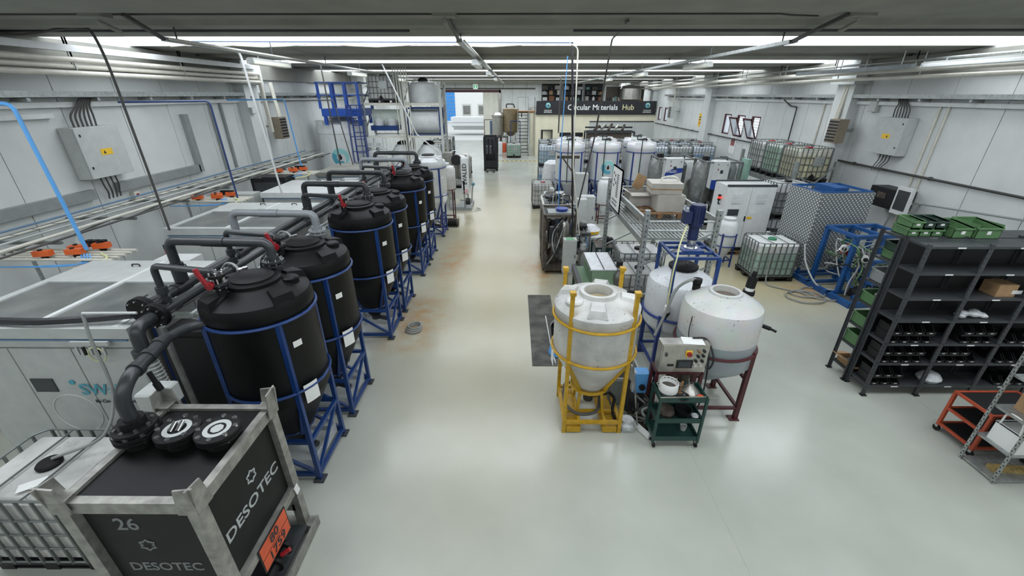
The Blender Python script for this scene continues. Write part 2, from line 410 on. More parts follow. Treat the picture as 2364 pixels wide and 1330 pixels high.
# back wall with the big sliding door opening
DX0, DX1, DZ = -7.7, -1.7, 5.0
wb = struct(E('wall_back'))
for a, b, z0, z1 in ((XL, DX0, 0, 6.15), (DX1, XR, 0, 6.15), (DX0, DX1, DZ + .2, 6.15)):
    n = max(1, round((b - a) / 1.45)); d = (b - a) / n
    for k in range(n): MB().bb((a + d * k + .012, YB, z0), (a + d * (k + 1) - .012, YB + .2, z1)).build('wall_panel', WALLM, wb)
MB().bb((XL, YB + .19, 0), (DX0, YB + .25, 6.1)).bb((DX1, YB + .19, 0), (XR, YB + .25, 6.1)).bb((DX0, YB + .19, DZ + .2), (DX1, YB + .25, 6.1)).build('panel_joint', MGREY, wb)
d1 = struct(E('door_1', loc=(DX0, YB, 0)))
MB().bb((-.18, -.12, 0), (0, .2, DZ + .25)).bb((6.0, -.12, 0), (6.18, .2, DZ + .25)).bb((-.18, -.12, DZ), (6.18, .2, DZ + .25)).build('door_frame', FRAME, d1)
for k in range(2): MB().bb((4.22 + .88 * k, -.06, .02), (5.08 + .88 * k, .02, DZ)).build('door_leaf', CREAM, d1)
MB().bb((4.3, -.1, .05), (5.2, -.05, 2.2)).build('wicket_door', CREAM, d1)
f = MB(); f.bb((4.26, -.11, 0), (4.32, -.05, 2.25)).bb((5.18, -.11, 0), (5.24, -.05, 2.25)).bb((4.26, -.11, 2.2), (5.24, -.05, 2.26)); f.build('wicket_frame', FRAME, d1)
# outside: yard, lorry trailer and the building across the yard
struct(MB().bb((-40, YB + .3, -.3), (30, 110, -.02)).build('trim_40', mat('yard_asphalt', 'b9bab6', .8)))
tr = E('lorry_trailer', 'long white lorry trailer parked outside beyond the open door', 'trailer', (-8.2, 57, 0))
MB().bb((0, 0, .95), (12, 2.5, 2.15)).build('trailer_body', WPAINT, tr)
MB().bb((.2, -.02, 1.0), (11.8, .1, 1.12)).bb((.2, -.02, 1.5), (11.8, .0, 1.55)).build('side_rail', MGREY, tr)
for x in (7.6, 8.8, 10.): MB().cyl((x, .1, .5), (x, .4, .5), .5, n=20).build('wheel', BLACKR, tr)
MB().bb((.3, .2, .6), (11.6, 2.3, 1.1)).build('chassis', LGREY, tr)
bd = E('warehouse', 'white warehouse with blue cladding across the yard seen through the door', 'building', (-16, 84, 0))
MB().bb((0, 0, 0), (30, 8, 10)).build('wall', WPAINT, bd)
for k in range(14): MB().bb((3.0, -.08, .3 + k * .62), (4.9, 0, .86 + k * .62)).build('cladding_strip', mat('blue_cladding', '2f7fc4', .4), bd)
for x in (6.4, 9.3): 
    o = MB().bb((x - .15, -.1, 1.2), (x + 1.45, 0, 3.2)).build('window', LGREY, bd); MB().bb((x, -.14, 1.4), (x + 1.3, -.05, 2.9)).build('pane', GLASSD, o)
# hazard striping across the floor in front of the mezzanine
hz = E('floor_hazard_stripe', 'yellow and black hazard stripe taped across the floor before the stairs', 'floor marking', (-1.4, 33.85, 0))
HY = mat('hazard_yellow', 'e2c24a', .5, var=.05); HB = mat('hazard_black', '2a2a28', .5)
MB().bb((0, 0, .001), (3.3, .28, .004)).build('tape', HY, hz)
for k in range(9): MB().prism([(.08 + k * .36, 0), (.24 + k * .36, 0), (.14 + k * .36, .28), (-.02 + k * .36 if k else 0, .28)], .004, .007, 'z').build('black_band', HB, hz)
# mezzanine
MX0, MY, MZ = 1.75, 36.4, 3.3
mz = struct(E('wall_mezzanine', loc=(MX0, MY, 0)))
L_ = XR - MX0
MB().bb((0, 0, 0), (.5, .15, MZ)).bb((1.35, 0, 0), (L_, .15, MZ)).bb((.5, 0, 2.12), (1.35, .15, MZ)).build('front_wall', WALLY, mz)
MB().bb((0, .15, 0), (.15, 13.4, MZ)).build('side_wall', WALLY, mz)
MB().bb((-.05, -.12, MZ), (L_, 13.5, MZ + .18)).build('deck', CONC, mz)
MB().bb((4.4, -.03, 0), (L_, -.002, 2.75)).build('grey_wall_cladding', LGREY, mz)
MB().bb((4.4, -.06, 2.75), (L_ - .1, -.0, 2.83)).build('cladding_rail', DGREY, mz)
for x in (6.35, 8.1): MB().bb((x, -.045, 1.2), (x + .012, -.03, 2.7)).build('cladding_joint', MGREY, mz)
d2 = struct(E('door_2', loc=(MX0 + .5, MY, 0)))
MB().bb((-.06, -.02, 0), (.02, .16, 2.15)).bb((.83, -.02, 0), (.91, .16, 2.15)).bb((-.06, -.02, 2.08), (.91, .16, 2.16)).build('door_frame', DGREY, d2)
MB().box((.48, .22, 1.05), (.8, .05, 2.05), rz=.35).build('door_leaf', WALLY, d2)
# banner on the mezzanine edge
bn = E('printed_banner', 'long black banner reading Circular Materials Hub along the mezzanine edge', 'banner', (MX0, MY - .15, MZ + .02))
MB().bb((0, 0, 0), (L_ - .1, .03, 1.0)).build('banner_sheet', mat('banner_black', '1b1c20', .55, var=.06), bn)
def face(x, y, z): return Matrix.Translation((x, y, z)) @ Matrix.Rotation(PI / 2, 4, 'X')
MB().text('Circular Materials', .56, face(4.55, -.006, .52)).build('lettering', PAPER, bn)
MB().text('Hub', .56, face(7.4, -.006, .52)).build('lettering', GOLD, bn)
def logo(par, M, R, fg=True, names=('logo_crescent', 'logo_drop')):
    """round swirl emblem of two crescents about a drop; M maps the unit disc (x, y) to the surface"""
    def strip(a0, a1, ri, ro, z):
        n = 18; vs = []; 
        for i in range(n + 1):
            t = i / n; a = math.radians(a0 + (a1 - a0) * t)
            for r in (ri(t), ro(t)): vs.append(M(R * r * math.cos(a), R * r * math.sin(a), z))
        return vs, [(2 * i, 2 * i + 1, 2 * i + 3, 2 * i + 2) for i in range(n)]
    if fg:
        m = MB(); m.add(*strip(0, 360, lambda t: 0.0, lambda t: 1.06, .004)); m.build('logo_backing', PAPER, par)
    m = MB(); m.add(*strip(-75, 175, lambda t: .95 - .58 * math.sin(PI * min(1, t * 1.25) * .5) ** .8, lambda t: .98, .008)); m.build(names[0], TEALL, par)
    m = MB(); m.add(*strip(150, 300, lambda t: .38 + .12 * t, lambda t: .98, .010)); m.build(names[0], TEAL, par)
    pts = [(0, .42)] + [(.21 * math.cos(math.radians(a)), -.08 + .24 * math.sin(math.radians(a))) for a in range(20, -201, -20)]
    for sc, z, mm, nm in ((1.25, .012, PAPER, 'logo_drop_outline'), (1, .016, INK, names[1])):
        vs = [M(0, 0, z)] + [M(R * p * sc, R * (q * sc), z) for p, q in pts]; k = len(pts)
        MB().add(vs, [(0, 1 + i, 1 + (i + 1) % k) for i in range(k)]).build(nm, mm, par)
for x in (.95, 8.95):
    logo(bn, lambda a, b, z, x=x: (x + a, -.004 - z, .68 + b), .2, fg=False)
    MB().text('CIRCULAR', .13, face(x, -.006, .3)).build('lettering', PAPER, bn); MB().text('MATERIALS', .13, face(x, -.006, .17)).build('lettering', PAPER, bn)
rl = E('mezzanine_railing', 'short steel railing with orange base at the head of the stairs', 'railing', (MX0 - .05, MY + .1, MZ + .18))
for y in (0, .9, 1.8): MB().bar((0, y, 0), (0, y, 1.1), .05).build('post', GALV, rl)
for z in (.45, 1.08): MB().bar((0, 0, z), (0, 1.8, z), .04).build('rail', GALV, rl)
MB().bb((-.03, 0, 0), (.03, 1.8, .15)).build('toe_board', mat('orange_brown_board', 'a8713f', .6), rl)
# ------------------------------------------------------------------ builders used many times
def ibc_proto():
    """caged tote, 1.2 x 1.0 m, origin at the middle of its base"""
    o = E('ibc_tote')
    hx, hy = .58, .48
    MB().rbox((-hx + .02, -hy + .02, .15), (hx - .02, hy - .02, 1.09), .09).build('bottle', WPLAS, o)
    m = MB()
    def loop(z, r=.013):
        x, y, q = hx + .01, hy + .01, .1
        pts = [(x - q, y, z), (x, y - q, z), (x, -y + q, z), (x - q, -y, z), (-x + q, -y, z), (-x, -y + q, z), (-x, y - q, z), (-x + q, y, z)]
        m.tube(fillet(pts + pts[:2], .03, 2)[:-1], r, 5)
    for z in (.17, .40, .62, .84, 1.13): loop(z)
    for i in range(7):
        x = -.48 + .16 * i
        for y in (-hy - .012, hy + .012): m.bar((x, y, .15), (x, y, 1.13), .023)
    for i in range(6):
        y = -.38 + .152 * i
        for x in (-hx - .012, hx + .012): m.bar((x, y, .15), (x, y, 1.13), .023)
    for x in (-.2, .2): m.tube([(x, -hy - .01, 1.13), (x, -hy + .12, 1.12), (x, hy - .12, 1.12), (x, hy + .01, 1.13)], .011, 5)
    m.build('cage', CAGE, o)
    p = MB()
    for x in (-.5, 0, .5):
        for y in (-.4, 0, .4): p.box((x, y, .055), (.16, .14, .11))
    for y in (-.4, 0, .4): p.box((0, y, .012), (1.16, .12, .022))
    p.box((0, 0, .13), (1.18, .98, .04)); p.build('pallet', BLK, o)
    MB().lathe([(0, 1.085), (.11, 1.085), (.115, 1.12), (.1, 1.14), (0, 1.14)], 20).build('filling_cap', BLACKR, o)
    MB().cyl((0, -.44, .22), (0, -.56, .22), .05).cyl((0, -.56, .22), (0, -.57, .22), .07).box((.0, -.54, .29), (.04, .05, .05)).build('outlet_valve', BLACKR, o)
    MB().box((.12, -.506, .72), (.34, .004, .3)).build('data_plate', GALV, o)
    return o
IBC0 = ibc_proto(); IBC_USED = [False]
BOT = {'white': WPLAS,
       'green': two_tone('tote_with_pale_green_liquid', 'dfe2df', 'a9c1b6', .80),
       'mint': two_tone('tote_full_of_mint_liquid', 'cfd9cf', 'a8c3ae', 1.0),
       'blue': two_tone('tote_with_blue_liquid', 'd9e2ea', '7fa9cf', .72),
       'lblue': two_tone('tote_with_light_blue_liquid', 'd9e2ea', 'a9c3d3', .85),
       'cream': two_tone('tote_with_cream_liquid', 'd8d6c4', 'c2bf9f', .9),
       'grey': two_tone('tote_with_grey_liquid', 'd5d6d4', '8e9296', .80),
       'dark': two_tone('tote_with_dark_liquid', 'cfd3d6', '5d656e', .82),
       'frost': WPLASD}
def ibc(x, y, z, rz, label, group=None, liquid='white', cap=None):
    if not IBC_USED[0]: o = IBC0; IBC_USED[0] = True; o.location = (x, y, z); o.rotation_euler = (0, 0, rz); tag(o, label, 'tote', group)
    else: o = copy_tree(IBC0, (x, y, z), rz); tag(o, label, 'tote', group)
    if not group and 'group' in o: del o['group']
    for ch in o.children:
        k = ch.name.split('.')[0]
        if (k == 'bottle' and liquid != 'white') or (k == 'filling_cap' and cap):
            key = (k, liquid if k == 'bottle' else cap.name)
            if key not in KIDS:
                KIDS[key] = ch.data.copy(); KIDS[key].materials[0] = BOT[liquid] if k == 'bottle' else cap
            ch.data = KIDS[key]
    return o
def cone_tank(name, label, loc, R=.59, z0=.40, zc=1.30, zs=2.71, zt=2.80, tank=BLACK, lid=BLACKR, group=None, half=.42, fm=BLUE, rings=(1.49, 2.46), post_to=2.46, pads=True, stickers=True, lidr=.2, ztop=2.89):
    t = E(name, label, 'tank', loc, 0, group)
    pr = [(.0, z0), (.13, z0), (.15, z0 + .03), (R - .03, zc - .03), (R, zc + .03), (R, zs - .22), (R + .012, zs - .2), (R + .012, zs - .1), (R - .01, zs - .03), (R - .06, zs), (.36, zt - .03), (.3, zt), (.3, zt + .04), (.27, zt + .05), (0, zt + .05)]
    MB().lathe(pr, 40).build('shell', tank, t)
    for k in range(4):                                  # raised blocks moulded into the shoulder
        a = PI / 4 + k * PI / 2 + .25; m = MB()
        m.add([(R * .98, -.13, zs - .04), (R * .98, .13, zs - .04), (R * .95, .11, zs + .06), (R * .95, -.11, zs + .06), (.36, -.07, zt - .03), (.36, .07, zt - .03), (.38, .06, zt + .0), (.38, -.06, zt + .0)],
              [(0, 1, 2, 3), (3, 2, 6, 7), (0, 3, 7, 4), (1, 5, 6, 2), (4, 7, 6, 5), (0, 4, 5, 1)])
        m.xf(Matrix.Rotation(a, 4, 'Z')).build('shoulder_block', tank, t)
    MB().lathe([(0, zs + .02), (.1, zs + .02), (.1, zs + .085), (.08, zs + .1), (0, zs + .1)], 20, (R * .62 * math.cos(.25), R * .62 * math.sin(.25) + .05, 0)).build('blank_boss', tank, t)
    l = MB().lathe([(0, zt + .05), (lidr + .03, zt + .05), (lidr + .03, ztop - .02), (lidr, ztop), (.1, ztop + .01), (0, ztop + .01)], 28); l.build('lid', lid, t)
    f = MB()
    for z in rings: f.ring((0, 0, z), R + .022, .018, 40, 6)
    f.build('hoop', fm, t) if len(rings) == 1 else None
    if len(rings) > 1:
        for z in rings: MB().ring((0, 0, z), R + .022, .019, 40, 6).build('hoop', fm, t)
    h = half
    for sx in (-1, 1):
        for sy in (-1, 1):
            MB().bar((sx * h, sy * h, .03), (sx * h, sy * h, post_to), .055).build('post', fm, t)
            if pads: MB().box((sx * h, sy * h, .012), (.14, .14, .024)).build('foot_plate', DGREY, t)
            MB().bar((sx * h, sy * h, rings[0] - .08), (sx * .2, sy * .2, .62), .045).build('cone_brace', fm, t)
    for z in (.1, .68):
        for s in (-1, 1):
            MB().bar((-h, s * h, z), (h, s * h, z), .05).build('cross_bar', fm, t); MB().bar((s * h, -h, z), (s * h, h, z), .05).build('cross_bar', fm, t)
    for s in (-1, 1):
        MB().bar((s * h, -h, .12), (s * h, h, .68), .04).build('diagonal', fm, t); MB().bar((-h, s * h, .68), (h, s * h, .12), .04).build('diagonal', fm, t)
    MB().ring((0, 0, .62), .24, .02, 24, 6).build('cone_ring', fm, t)
    MB().cyl((0, 0, z0 - .12), (0, 0, z0 + .02), .09).cyl((0, 0, z0 - .08), (.3, -.1, z0 - .08), .045).build('outlet', DKPIPE, t)
    if stickers:
        def sticker(a, z, wd, hg, r, nm):
            m = MB(); n = 5; vs = []
            for i in range(n + 1):
                q = a + (i / n - .5) * wd / r
                for zz in (z - hg / 2, z + hg / 2): vs.append((r * math.cos(q), r * math.sin(q), zz))
            m.add(vs, [(2 * i, 2 * i + 2, 2 * i + 3, 2 * i + 1) for i in range(n)]).build(nm, PAPER, t)
        sticker(-.52, 2.13, .11, .08, R + .004, 'sticker'); sticker(-.50, 1.42, .19, .27, R + .03, 'document_pouch')
    return t
# ------------------------------------------------------------------ row of black cone tanks
TX = -3.08
TY = [4.42, 5.69, 8.03, 9.27, 11.46, 12.75]
ORD = ['nearest', 'second', 'third', 'fourth', 'fifth', 'farthest']
BGRP = 'black cone tanks in blue stands along the aisle'
BT = []
for i, y in enumerate(TY):
    lab = 'black plastic cone tank in a blue steel stand, %s of the row along the aisle' % ORD[i]
    if i == 0: BT.append(cone_tank('cone_tank', lab, (TX, y, 0), group=BGRP))
    else: BT.append(copy_tree(BT[0], (TX, y, 0), 0, lab, BGRP))
# red-handled valve standing on each black tank
def valve_proto():
    o = E('lever_valve')
    MB().cyl((0, 0, 0), (0, 0, .08), .05, n=12).cyl((0, 0, .08), (0, 0, .2), .038, n=12).cyl((0, 0, .1), (0, 0, .12), .085, n=16).cyl((0, 0, .22), (0, 0, .25), .085, n=16).build('valve_body', BLACKR, o)
    for k in range(6):
        a = k * PI / 3; MB().cyl((.066 * math.cos(a), .066 * math.sin(a), .085), (.066 * math.cos(a), .066 * math.sin(a), .285), .009, n=6).build('bolt', CHROME, o)
    MB().cyl((-.04, -.06, .15), (-.04, -.11, .15), .045, n=12).tube([(-.05, -.1, .15), (-.1, -.12, .3), (-.11, -.12, .36)], .026, 8).build('lever', RED, o)
    return o
VP = valve_proto()
for i, y in enumerate(TY):
    lab = 'red-handled ball valve on top of the %s black tank' % ORD[i]
    loc = (TX - .16, y - .33, 2.78)
    if i == 0: v = VP; v.location = loc; tag(v, lab, 'valve', 'red valves on the black tanks')
    else: v = copy_tree(VP, loc, (0, .5, .9, 1.1, 1.2, 1.2)[i]); tag(v, lab, 'valve', 'red valves on the black tanks')
# pipe bridges from the manifold to each tank
for i, y in enumerate(TY):
    m_big = MIDPIPE if i in (1, 4) else DKPIPE
    zt = 3.16 + .02 * (i % 2)
    o = E('pipe_bridge', 'wide %s pipe arch over to the lid of the %s black tank' % ('light grey' if i in (1, 4) else 'dark grey', ORD[i]), 'pipe', (0, 0, 0), 0, 'wide pipe arches')
    MB().tube(fillet([(-4.3, y + .42, 2.62), (-4.3, y + .42, zt), (TX + .08, y + .34, zt), (TX + .08, y + .34, 2.95)], .12, 5), .056, 12).build('pipe', m_big, o)
    MB().tube([(-3.85, y + .39, zt), (-3.55, y + .37, zt)], .062, 12).build('sleeve', m_big, o)
    MB().cyl((-4.3, y + .42, 2.62), (-4.3, y + .42, 2.86), .078).build('socket', m_big, o); MB().cyl((TX + .08, y + .34, 2.92), (TX + .08, y + .34, 3.0), .075).build('socket', m_big, o)
    f = MB().cyl((TX + .08, y + .34, 2.87), (TX + .08, y + .34, 2.895), .125, n=20).cyl((TX + .08, y + .34, 2.915), (TX + .08, y + .34, 2.94), .125, n=20).cyl((TX + .08, y + .34, 2.7), (TX + .08, y + .34, 2.9), .07); fl_ = f.build('flange', m_big, o)
    for k in range(8):
        a = k * PI / 4; cx, cy = TX + .08 + .1 * math.cos(a), y + .34 + .1 * math.sin(a); MB().cyl((cx, cy, 2.85), (cx, cy, 2.965), .009, n=6).build('bolt', CHROME, fl_)
    s = E('pipe_bridge', 'slim dark grey pipe arch over to the red valve of the %s black tank' % ORD[i], 'pipe', (0, 0, 0), 0, 'slim pipe arches')
    MB().tube(fillet([(-4.06, y - .16, 2.6), (-4.06, y - .16, 3.06), (TX - .16, y - .33, 3.06), (TX - .16, y - .33, 2.92)], .09, 5), .037, 10).build('pipe', DKPIPE, s)
    MB().cyl((-4.06, y - .16, 2.6), (-4.06, y - .16, 2.68), .058).cyl((-4.06, y - .16, 2.72), (-4.06, y - .16, 2.8), .06).build('union', DKPIPE, s)
    MB().cyl((TX - .16, y - .33, 2.91), (TX - .16, y - .33, 2.94), .085, n=16).build('flange', DKPIPE, s)
    g = E('level_sensor', 'chromed sensor fittings and thin hose on the lid of the %s black tank' % ORD[i], 'sensor', (TX - .2, y + .1, 2.8), 0, 'sensor fittings on the tank lids')
    MB().cyl((0, 0, -.03), (0, 0, .12), .035).cyl((0, 0, .02), (0, 0, .04), .07, n=16).cyl((0, .1, .0), (.0, .1, .1), .03).build('fitting', CHROME, g)
    MB().tube(spline([(0, 0, .1), (-.1, .05, .16), (-.25, .12, .12), (-.45, .16, -.1)], 5), .014, 6).build('hose', HOSE, g)
# white cone tank at the end of that row and the small one behind it
wt = copy_tree(BT[0], (TX + .02, 15.15, 0), 0, 'white plastic cone tank in a blue stand at the far end of the black row')
for nm, mm in (('shell', WPLAS), ('shoulder_block', WPLAS), ('blank_boss', WPLAS)): reskin(wt, nm, mm)
for nm in ('hoop', 'post', 'cross_bar', 'diagonal', 'cone_brace', 'cone_ring'): reskin(wt, nm, NAVY)
del wt['group']
def small_tank(label, loc, R, z0, z1, tank, fm, group=None, dome=True, band=None):
    t = E('stand_tank', label, 'tank', loc, 0, group)
    MB().lathe([(0, z0 - .35), (.08, z0 - .35), (R - .02, z0), (R, z0 + .05), (R, z1 - .14), (R - .05, z1 - .05), (.16, z1), (.16, z1 + .04), (0, z1 + .04)], 32).build('shell', tank, t)
    MB().lathe([(0, z1 + .04), (.17, z1 + .04), (.17, z1 + .08), (0, z1 + .09)], 20).build('lid', WPLAS if dome else BLACKR, t)
    MB().ring((0, 0, z0 + .04), R + .015, .016, 28, 6).build('hoop', fm, t)
    if band: MB().ring((0, 0, band), R + .015, .016, 28, 6).build('hoop', fm, t)
    h = R * .71
    for sx in (-1, 1):
        for sy in (-1, 1): MB().bar((sx * h, sy * h, 0), (sx * h, sy * h, (band or z0) + .05), .04).build('leg', fm, t)
    for s in (-1, 1):
        MB().bar((-h, s * h, .22), (h, s * h, .22), .035).build('stretcher', fm, t); MB().bar((s * h, -h, .22), (s * h, h, .22), .035).build('stretcher', fm, t)
    return t
small_tank('small pale green dosing tank on maroon legs beside the far white cone tank', (-2.72, 16.6, 0), .38, 1.35, 2.3, WPLASD, MAROON)
pm = E('floor_pump', 'small black pump standing behind the maroon legs near the white cone tank', 'pump', (-2.55, 16.0, 0))
MB().cyl((-.1, 0, .17), (.25, 0, .17), .13).build('motor', BLACKR, pm); MB().box((.05, 0, .03), (.45, .25, .06)).build('base', DGREY, pm); MB().cyl((.25, 0, .17), (.33, 0, .17), .15).build('volute', RUSTY, pm)
# ------------------------------------------------------------------ pipe manifold between tanks and machines
for x, r, y0, y1, lab in ((-4.06, .06, 4.1, 14.0, 'lower dark grey manifold pipe running behind the black tanks, tank side'), (-4.34, .068, 4.25, 14.6, 'thicker dark grey manifold pipe running beside the machines')):
    o = E('manifold_pipe', lab, 'pipe', (x, 0, 2.53))
    MB().cyl((0, y0, 0), (0, y1, 0), r, n=16).build('pipe', DKPIPE, o)
    for k, y in enumerate(TY): MB().cyl((0, y - (.28 if x > -4.2 else -.3), 0), (0, y - (.04 if x > -4.2 else -.54), 0), r + .014, n=16).build('tee_sleeve', DKPIPE, o)
    fl_ = MB().cyl((0, y0 - .07, 0), (0, y0 - .035, 0), r + .085, n=20).cyl((0, y0 - .03, 0), (0, y0 + .005, 0), r + .085, n=20).build('flange', BLACKR, o)
    for k in range(8):
        a = k * PI / 4; MB().cyl(((r + .055) * math.cos(a), y0 - .1, (r + .055) * math.sin(a)), ((r + .055) * math.cos(a), y0 + .1, (r + .055) * math.sin(a)), .01, n=6).build('bolt', CHROME, fl_)
for k, (x, z, r, mm) in enumerate(((-3.86, 2.42, .022, LGREY), (-3.8, 2.36, .02, HOSE), (-3.74, 2.42, .018, LGREY), (-4.55, 2.44, .03, WPIPE))):
    line_thing('service_pipe', ('thin grey service pipe nearest the tank shells', 'thin grey hose running below the manifold pipes', 'thin pale conduit brushing the black tanks', 'cream conduit between machine lids and the manifold')[k], 'pipe', [(x, 4.3, z), (x, 15.5, z)], r, mm)
ms = E('pipe_trestle', 'grey steel trestle carrying the manifold pipes behind the tanks', 'pipe rack', (-4.15, 0, 0))
for y in (4.35, 7.0, 9.9, 12.1, 14.4):
    MB().bar((-.37, y, 0), (-.37, y, 2.4), .06).build('post', MGREY, ms); MB().bar((.42, y, 0), (.42, y, 2.34), .06).build('post', MGREY, ms); MB().bar((-.5, y, 2.38), (.5, y, 2.38), .06).build('cross_arm', GALV, ms)
# elbow at the end of the manifold, spiral hose down, bent pipe to the carbon filter
el = E('manifold_end_pipe', 'black elbow and ribbed suction hose dropping from the near manifold flange', 'pipe', (0, 0, 0))
MB().tube(fillet([(-4.06, 4.02, 2.53), (-4.06, 3.78, 2.53), (-4.06, 3.76, 2.2)], .12, 6), .07, 14).cyl((-4.06, 3.76, 2.28), (-4.06, 3.76, 2.16), .1).build('elbow', DKPIPE, el)
m = MB().cyl((-4.06, 3.76, 2.2), (-4.06, 3.8, .6), .075, n=14)
m.build('hose_core', MGREY, el); hl = MB()
hl.tube([(-4.06 + .082 * math.cos(a * PI / 5), 3.765 + .082 * math.sin(a * PI / 5) + .00035 * a, 2.18 - .0047 * a) for a in range(330)], .009, 5); hl.build('spiral_rib', LGREY, el)
MB().ring((-4.06, 3.765, 2.17), .09, .012, 20, 6).build('hose_clamp', CHROME, el)
# ------------------------------------------------------------------ carbon filter container
ds = E('carbon_filter', 'black and silver framed carbon filter container lettered DESOTEC in the near left corner', 'filter container', (-3.06, 2.76, 0))
hx, hy, zt = .5, .52, 1.9
for sx in (-1, 1):
    for sy in (-1, 1):
        x, y = sx * (hx + .02), sy * (hy + .02)
        m = MB().box((x, y, 1.0), (.1, .1, 1.84)); m.build('corner_post', ALU, ds)
        c = MB()      # flared stacking corner on top of the post
        c.add([(x - .07, y - .07, 1.92), (x + .07, y - .07, 1.92), (x + .07, y + .07, 1.92), (x - .07, y + .07, 1.92), (x + sx * .09 - .02, y + sy * .09 - .02, 2.08), (x + sx * .11 , y - sy * .06, 2.07), (x - sx * .06, y + sy * .11, 2.07)],
              [(0, 1, 2, 3)])
        c.v = c.v[:4]; c.f = c.f[:1]
        c.bar((x + sx * .05, y - .075, 1.86), (x + sx * .085, y - .09, 2.09), .012, .15) if 0 else None
        ex, ey = x + sx * .06, y + sy * .06
        c.prism([(ey - sy * .16, 1.8), (ey + sy * .0, 1.8), (ey + sy * .035, 2.09), (ey - sy * .12, 2.07)], ex - .008, ex + .008, 'x')
        c.prism([(ex - sx * .16, 1.8), (ex + sx * .0, 1.8), (ex + sx * .035, 2.09), (ex - sx * .12, 2.07)], ey - .008, ey + .008, 'y')
        c.build('stacking_corner', ALU, ds)
for s in (-1, 1):
    MB().box((0, s * (hy + .02), zt - .07), (2 * hx, .07, .12)).build('top_rail', ALU, ds); MB().box((s * (hx + .02), 0, zt - .07), (.07, 2 * hy, .12)).build('top_rail', ALU, ds)
    MB().box((0, s * (hy + .02), .42), (2 * hx, .1, .1)).build('lower_rail', ALU, ds); MB().box((s * (hx + .02), 0, .72), (.1, 2 * hy, .1)).build('lower_rail', ALU, ds)
    MB().box((0, s * (hy + .02), .06), (2 * hx + .3, .14, .12)).build('skid_rail', ALU, ds)
MB().box((0, 0, .13), (2 * hx + .2, 2 * hy - .1, .02)).build('skid_plate', DGREY, ds)
for s in (-1, 1): MB().box((s * (hx + .16), 0, .08), (.02, 2 * hy + .16, .14)).build('skid_end', ALU, ds)
MB().bb((-hx, -hy, .75), (hx, hy, zt - .04)).bb((-hx + .1, -hy, .45), (hx - .1, hy, .76)).build('body', PANEL, ds)
MB().bb((-hx + .06, -hy - .012, .48), (hx - .06, -hy, 1.75)).build('front_panel', PANEL, ds)
MB().bb((hx, -hy + .06, .78), (hx + .012, hy - .06, 1.75)).build('side_panel', PANEL, ds)
GRYL = mat('grey_lettering', 'a9adac', .5, var=.05); DKL = mat('dim_grey_lettering', '6d7170', .5, var=.05)
RX = Matrix.Rotation(PI / 2, 4, 'Z') @ Matrix.Rotation(PI / 2, 4, 'X')
MB().text('DESOTEC', .17, Matrix.Translation((hx + .014, 0, 1.2)) @ RX @ Matrix.Scale(1.15, 4, (1, 0, 0))).build('lettering', GRYL, ds)
MB().text('DESOTEC', .15, face(.0, -hy - .014, 1.02)).build('lettering', DKL, ds)
MB().text('26', .2, face(-.14, -hy - .014, 1.58)).build('lettering', DKL, ds)
def hexknot(par, M, mm):
    m = MB()
    for k in range(6):
        a, b = math.radians(60 * k), math.radians(60 * k + 75)
        p = [M(.052 * math.cos(a), .052 * math.sin(a)), M(.07 * math.cos(a + .5), .07 * math.sin(a + .5)), M(.045 * math.cos(b), .045 * math.sin(b))]
        m.tube(p, .009, 5)
    m.build('emblem', mm, par)
hexknot(ds, lambda a, b: (hx + .012, .06 + a, 1.45 + b), GRYL); hexknot(ds, lambda a, b: (-.06 + a, -hy - .012, 1.32 + b), DKL)
pl = MB().bb((hx + .075, -.26, .44), (hx + .085, .24, .78)).build('hazard_plate', mat('plate_black', '1d1a18', .5), ds)
MB().bb((hx + .085, -.245, .455), (hx + .088, .225, .60)).build('plate_field', ORANGE, pl); MB().bb((hx + .085, -.245, .615), (hx + .088, .225, .765)).build('plate_field', ORANGE, pl)
MB().text('80', .15, Matrix.Translation((hx + .09, -.01, .69)) @ RX).build('lettering', INK, pl); MB().text('1759', .15, Matrix.Translation((hx + .09, -.01, .525)) @ RX).build('lettering', INK, pl)
MB().box((hx + .085, hy - .02, .72), (.01, .07, .12), rx=.2).build('stacking_label', PAPER, ds)
MB().bb((.28, -hy - .018, .55), (.42, -hy - .012, .72)).build('rating_plate', LGREY, ds)
for k, (x, w_) in enumerate(((-.42, 1), (-.04, 0), (.33, 0))):
    p = E('x'); bpy.data.objects.remove(p)
    port = MB().cyl((x, .1, zt - .06), (x, .1, zt + .05), .13, n=20).cyl((x, .1, zt + .05), (x, .1, zt + .075), .185, n=28).cyl((x, .1, zt + .085), (x, .1, zt + .115), .185, n=28).build('port_flange', BLACKR, ds)
    for q in range(8):
        a = q * PI / 4 + .2; MB().cyl((x + .155 * math.cos(a), .1 + .155 * math.sin(a), zt + .04), (x + .155 * math.cos(a), .1 + .155 * math.sin(a), zt + .14), .022, n=8).build('bolt', CHROME, port)
    if not w_:
        MB().lathe([(.075, zt + .117), (.115, zt + .117), (.115, zt + .121), (.075, zt + .121)], 28, (x, .1, 0)).build('gasket_ring', LGREY, port)
        (MB().lathe([(0, zt + .117), (.055, zt + .117), (.055, zt + .121), (0, zt + .121)], 8, (x, .1, 0)) if k == 2 else MB().cyl((x - .03, .05, zt + .12), (x - .03, .14, zt + .16), .02).cyl((x + .03, .06, zt + .12), (x + .03, .15, zt + .16), .02)).build('centre_cap', LGREY if k == 2 else CHROME, port)
vv = MB().cyl((hx + .05, -.3, .3), (hx + .05, .15, .3), .05).cyl((hx + .05, -.28, .3), (hx + .05, -.25, .3), .09, n=16).cyl((hx + .05, -.1, .3), (hx + .05, -.07, .3), .09, n=16).cyl((hx + .05, .08, .3), (hx + .05, .11, .3), .09, n=16).build('drain_valve', BLACKR, ds)
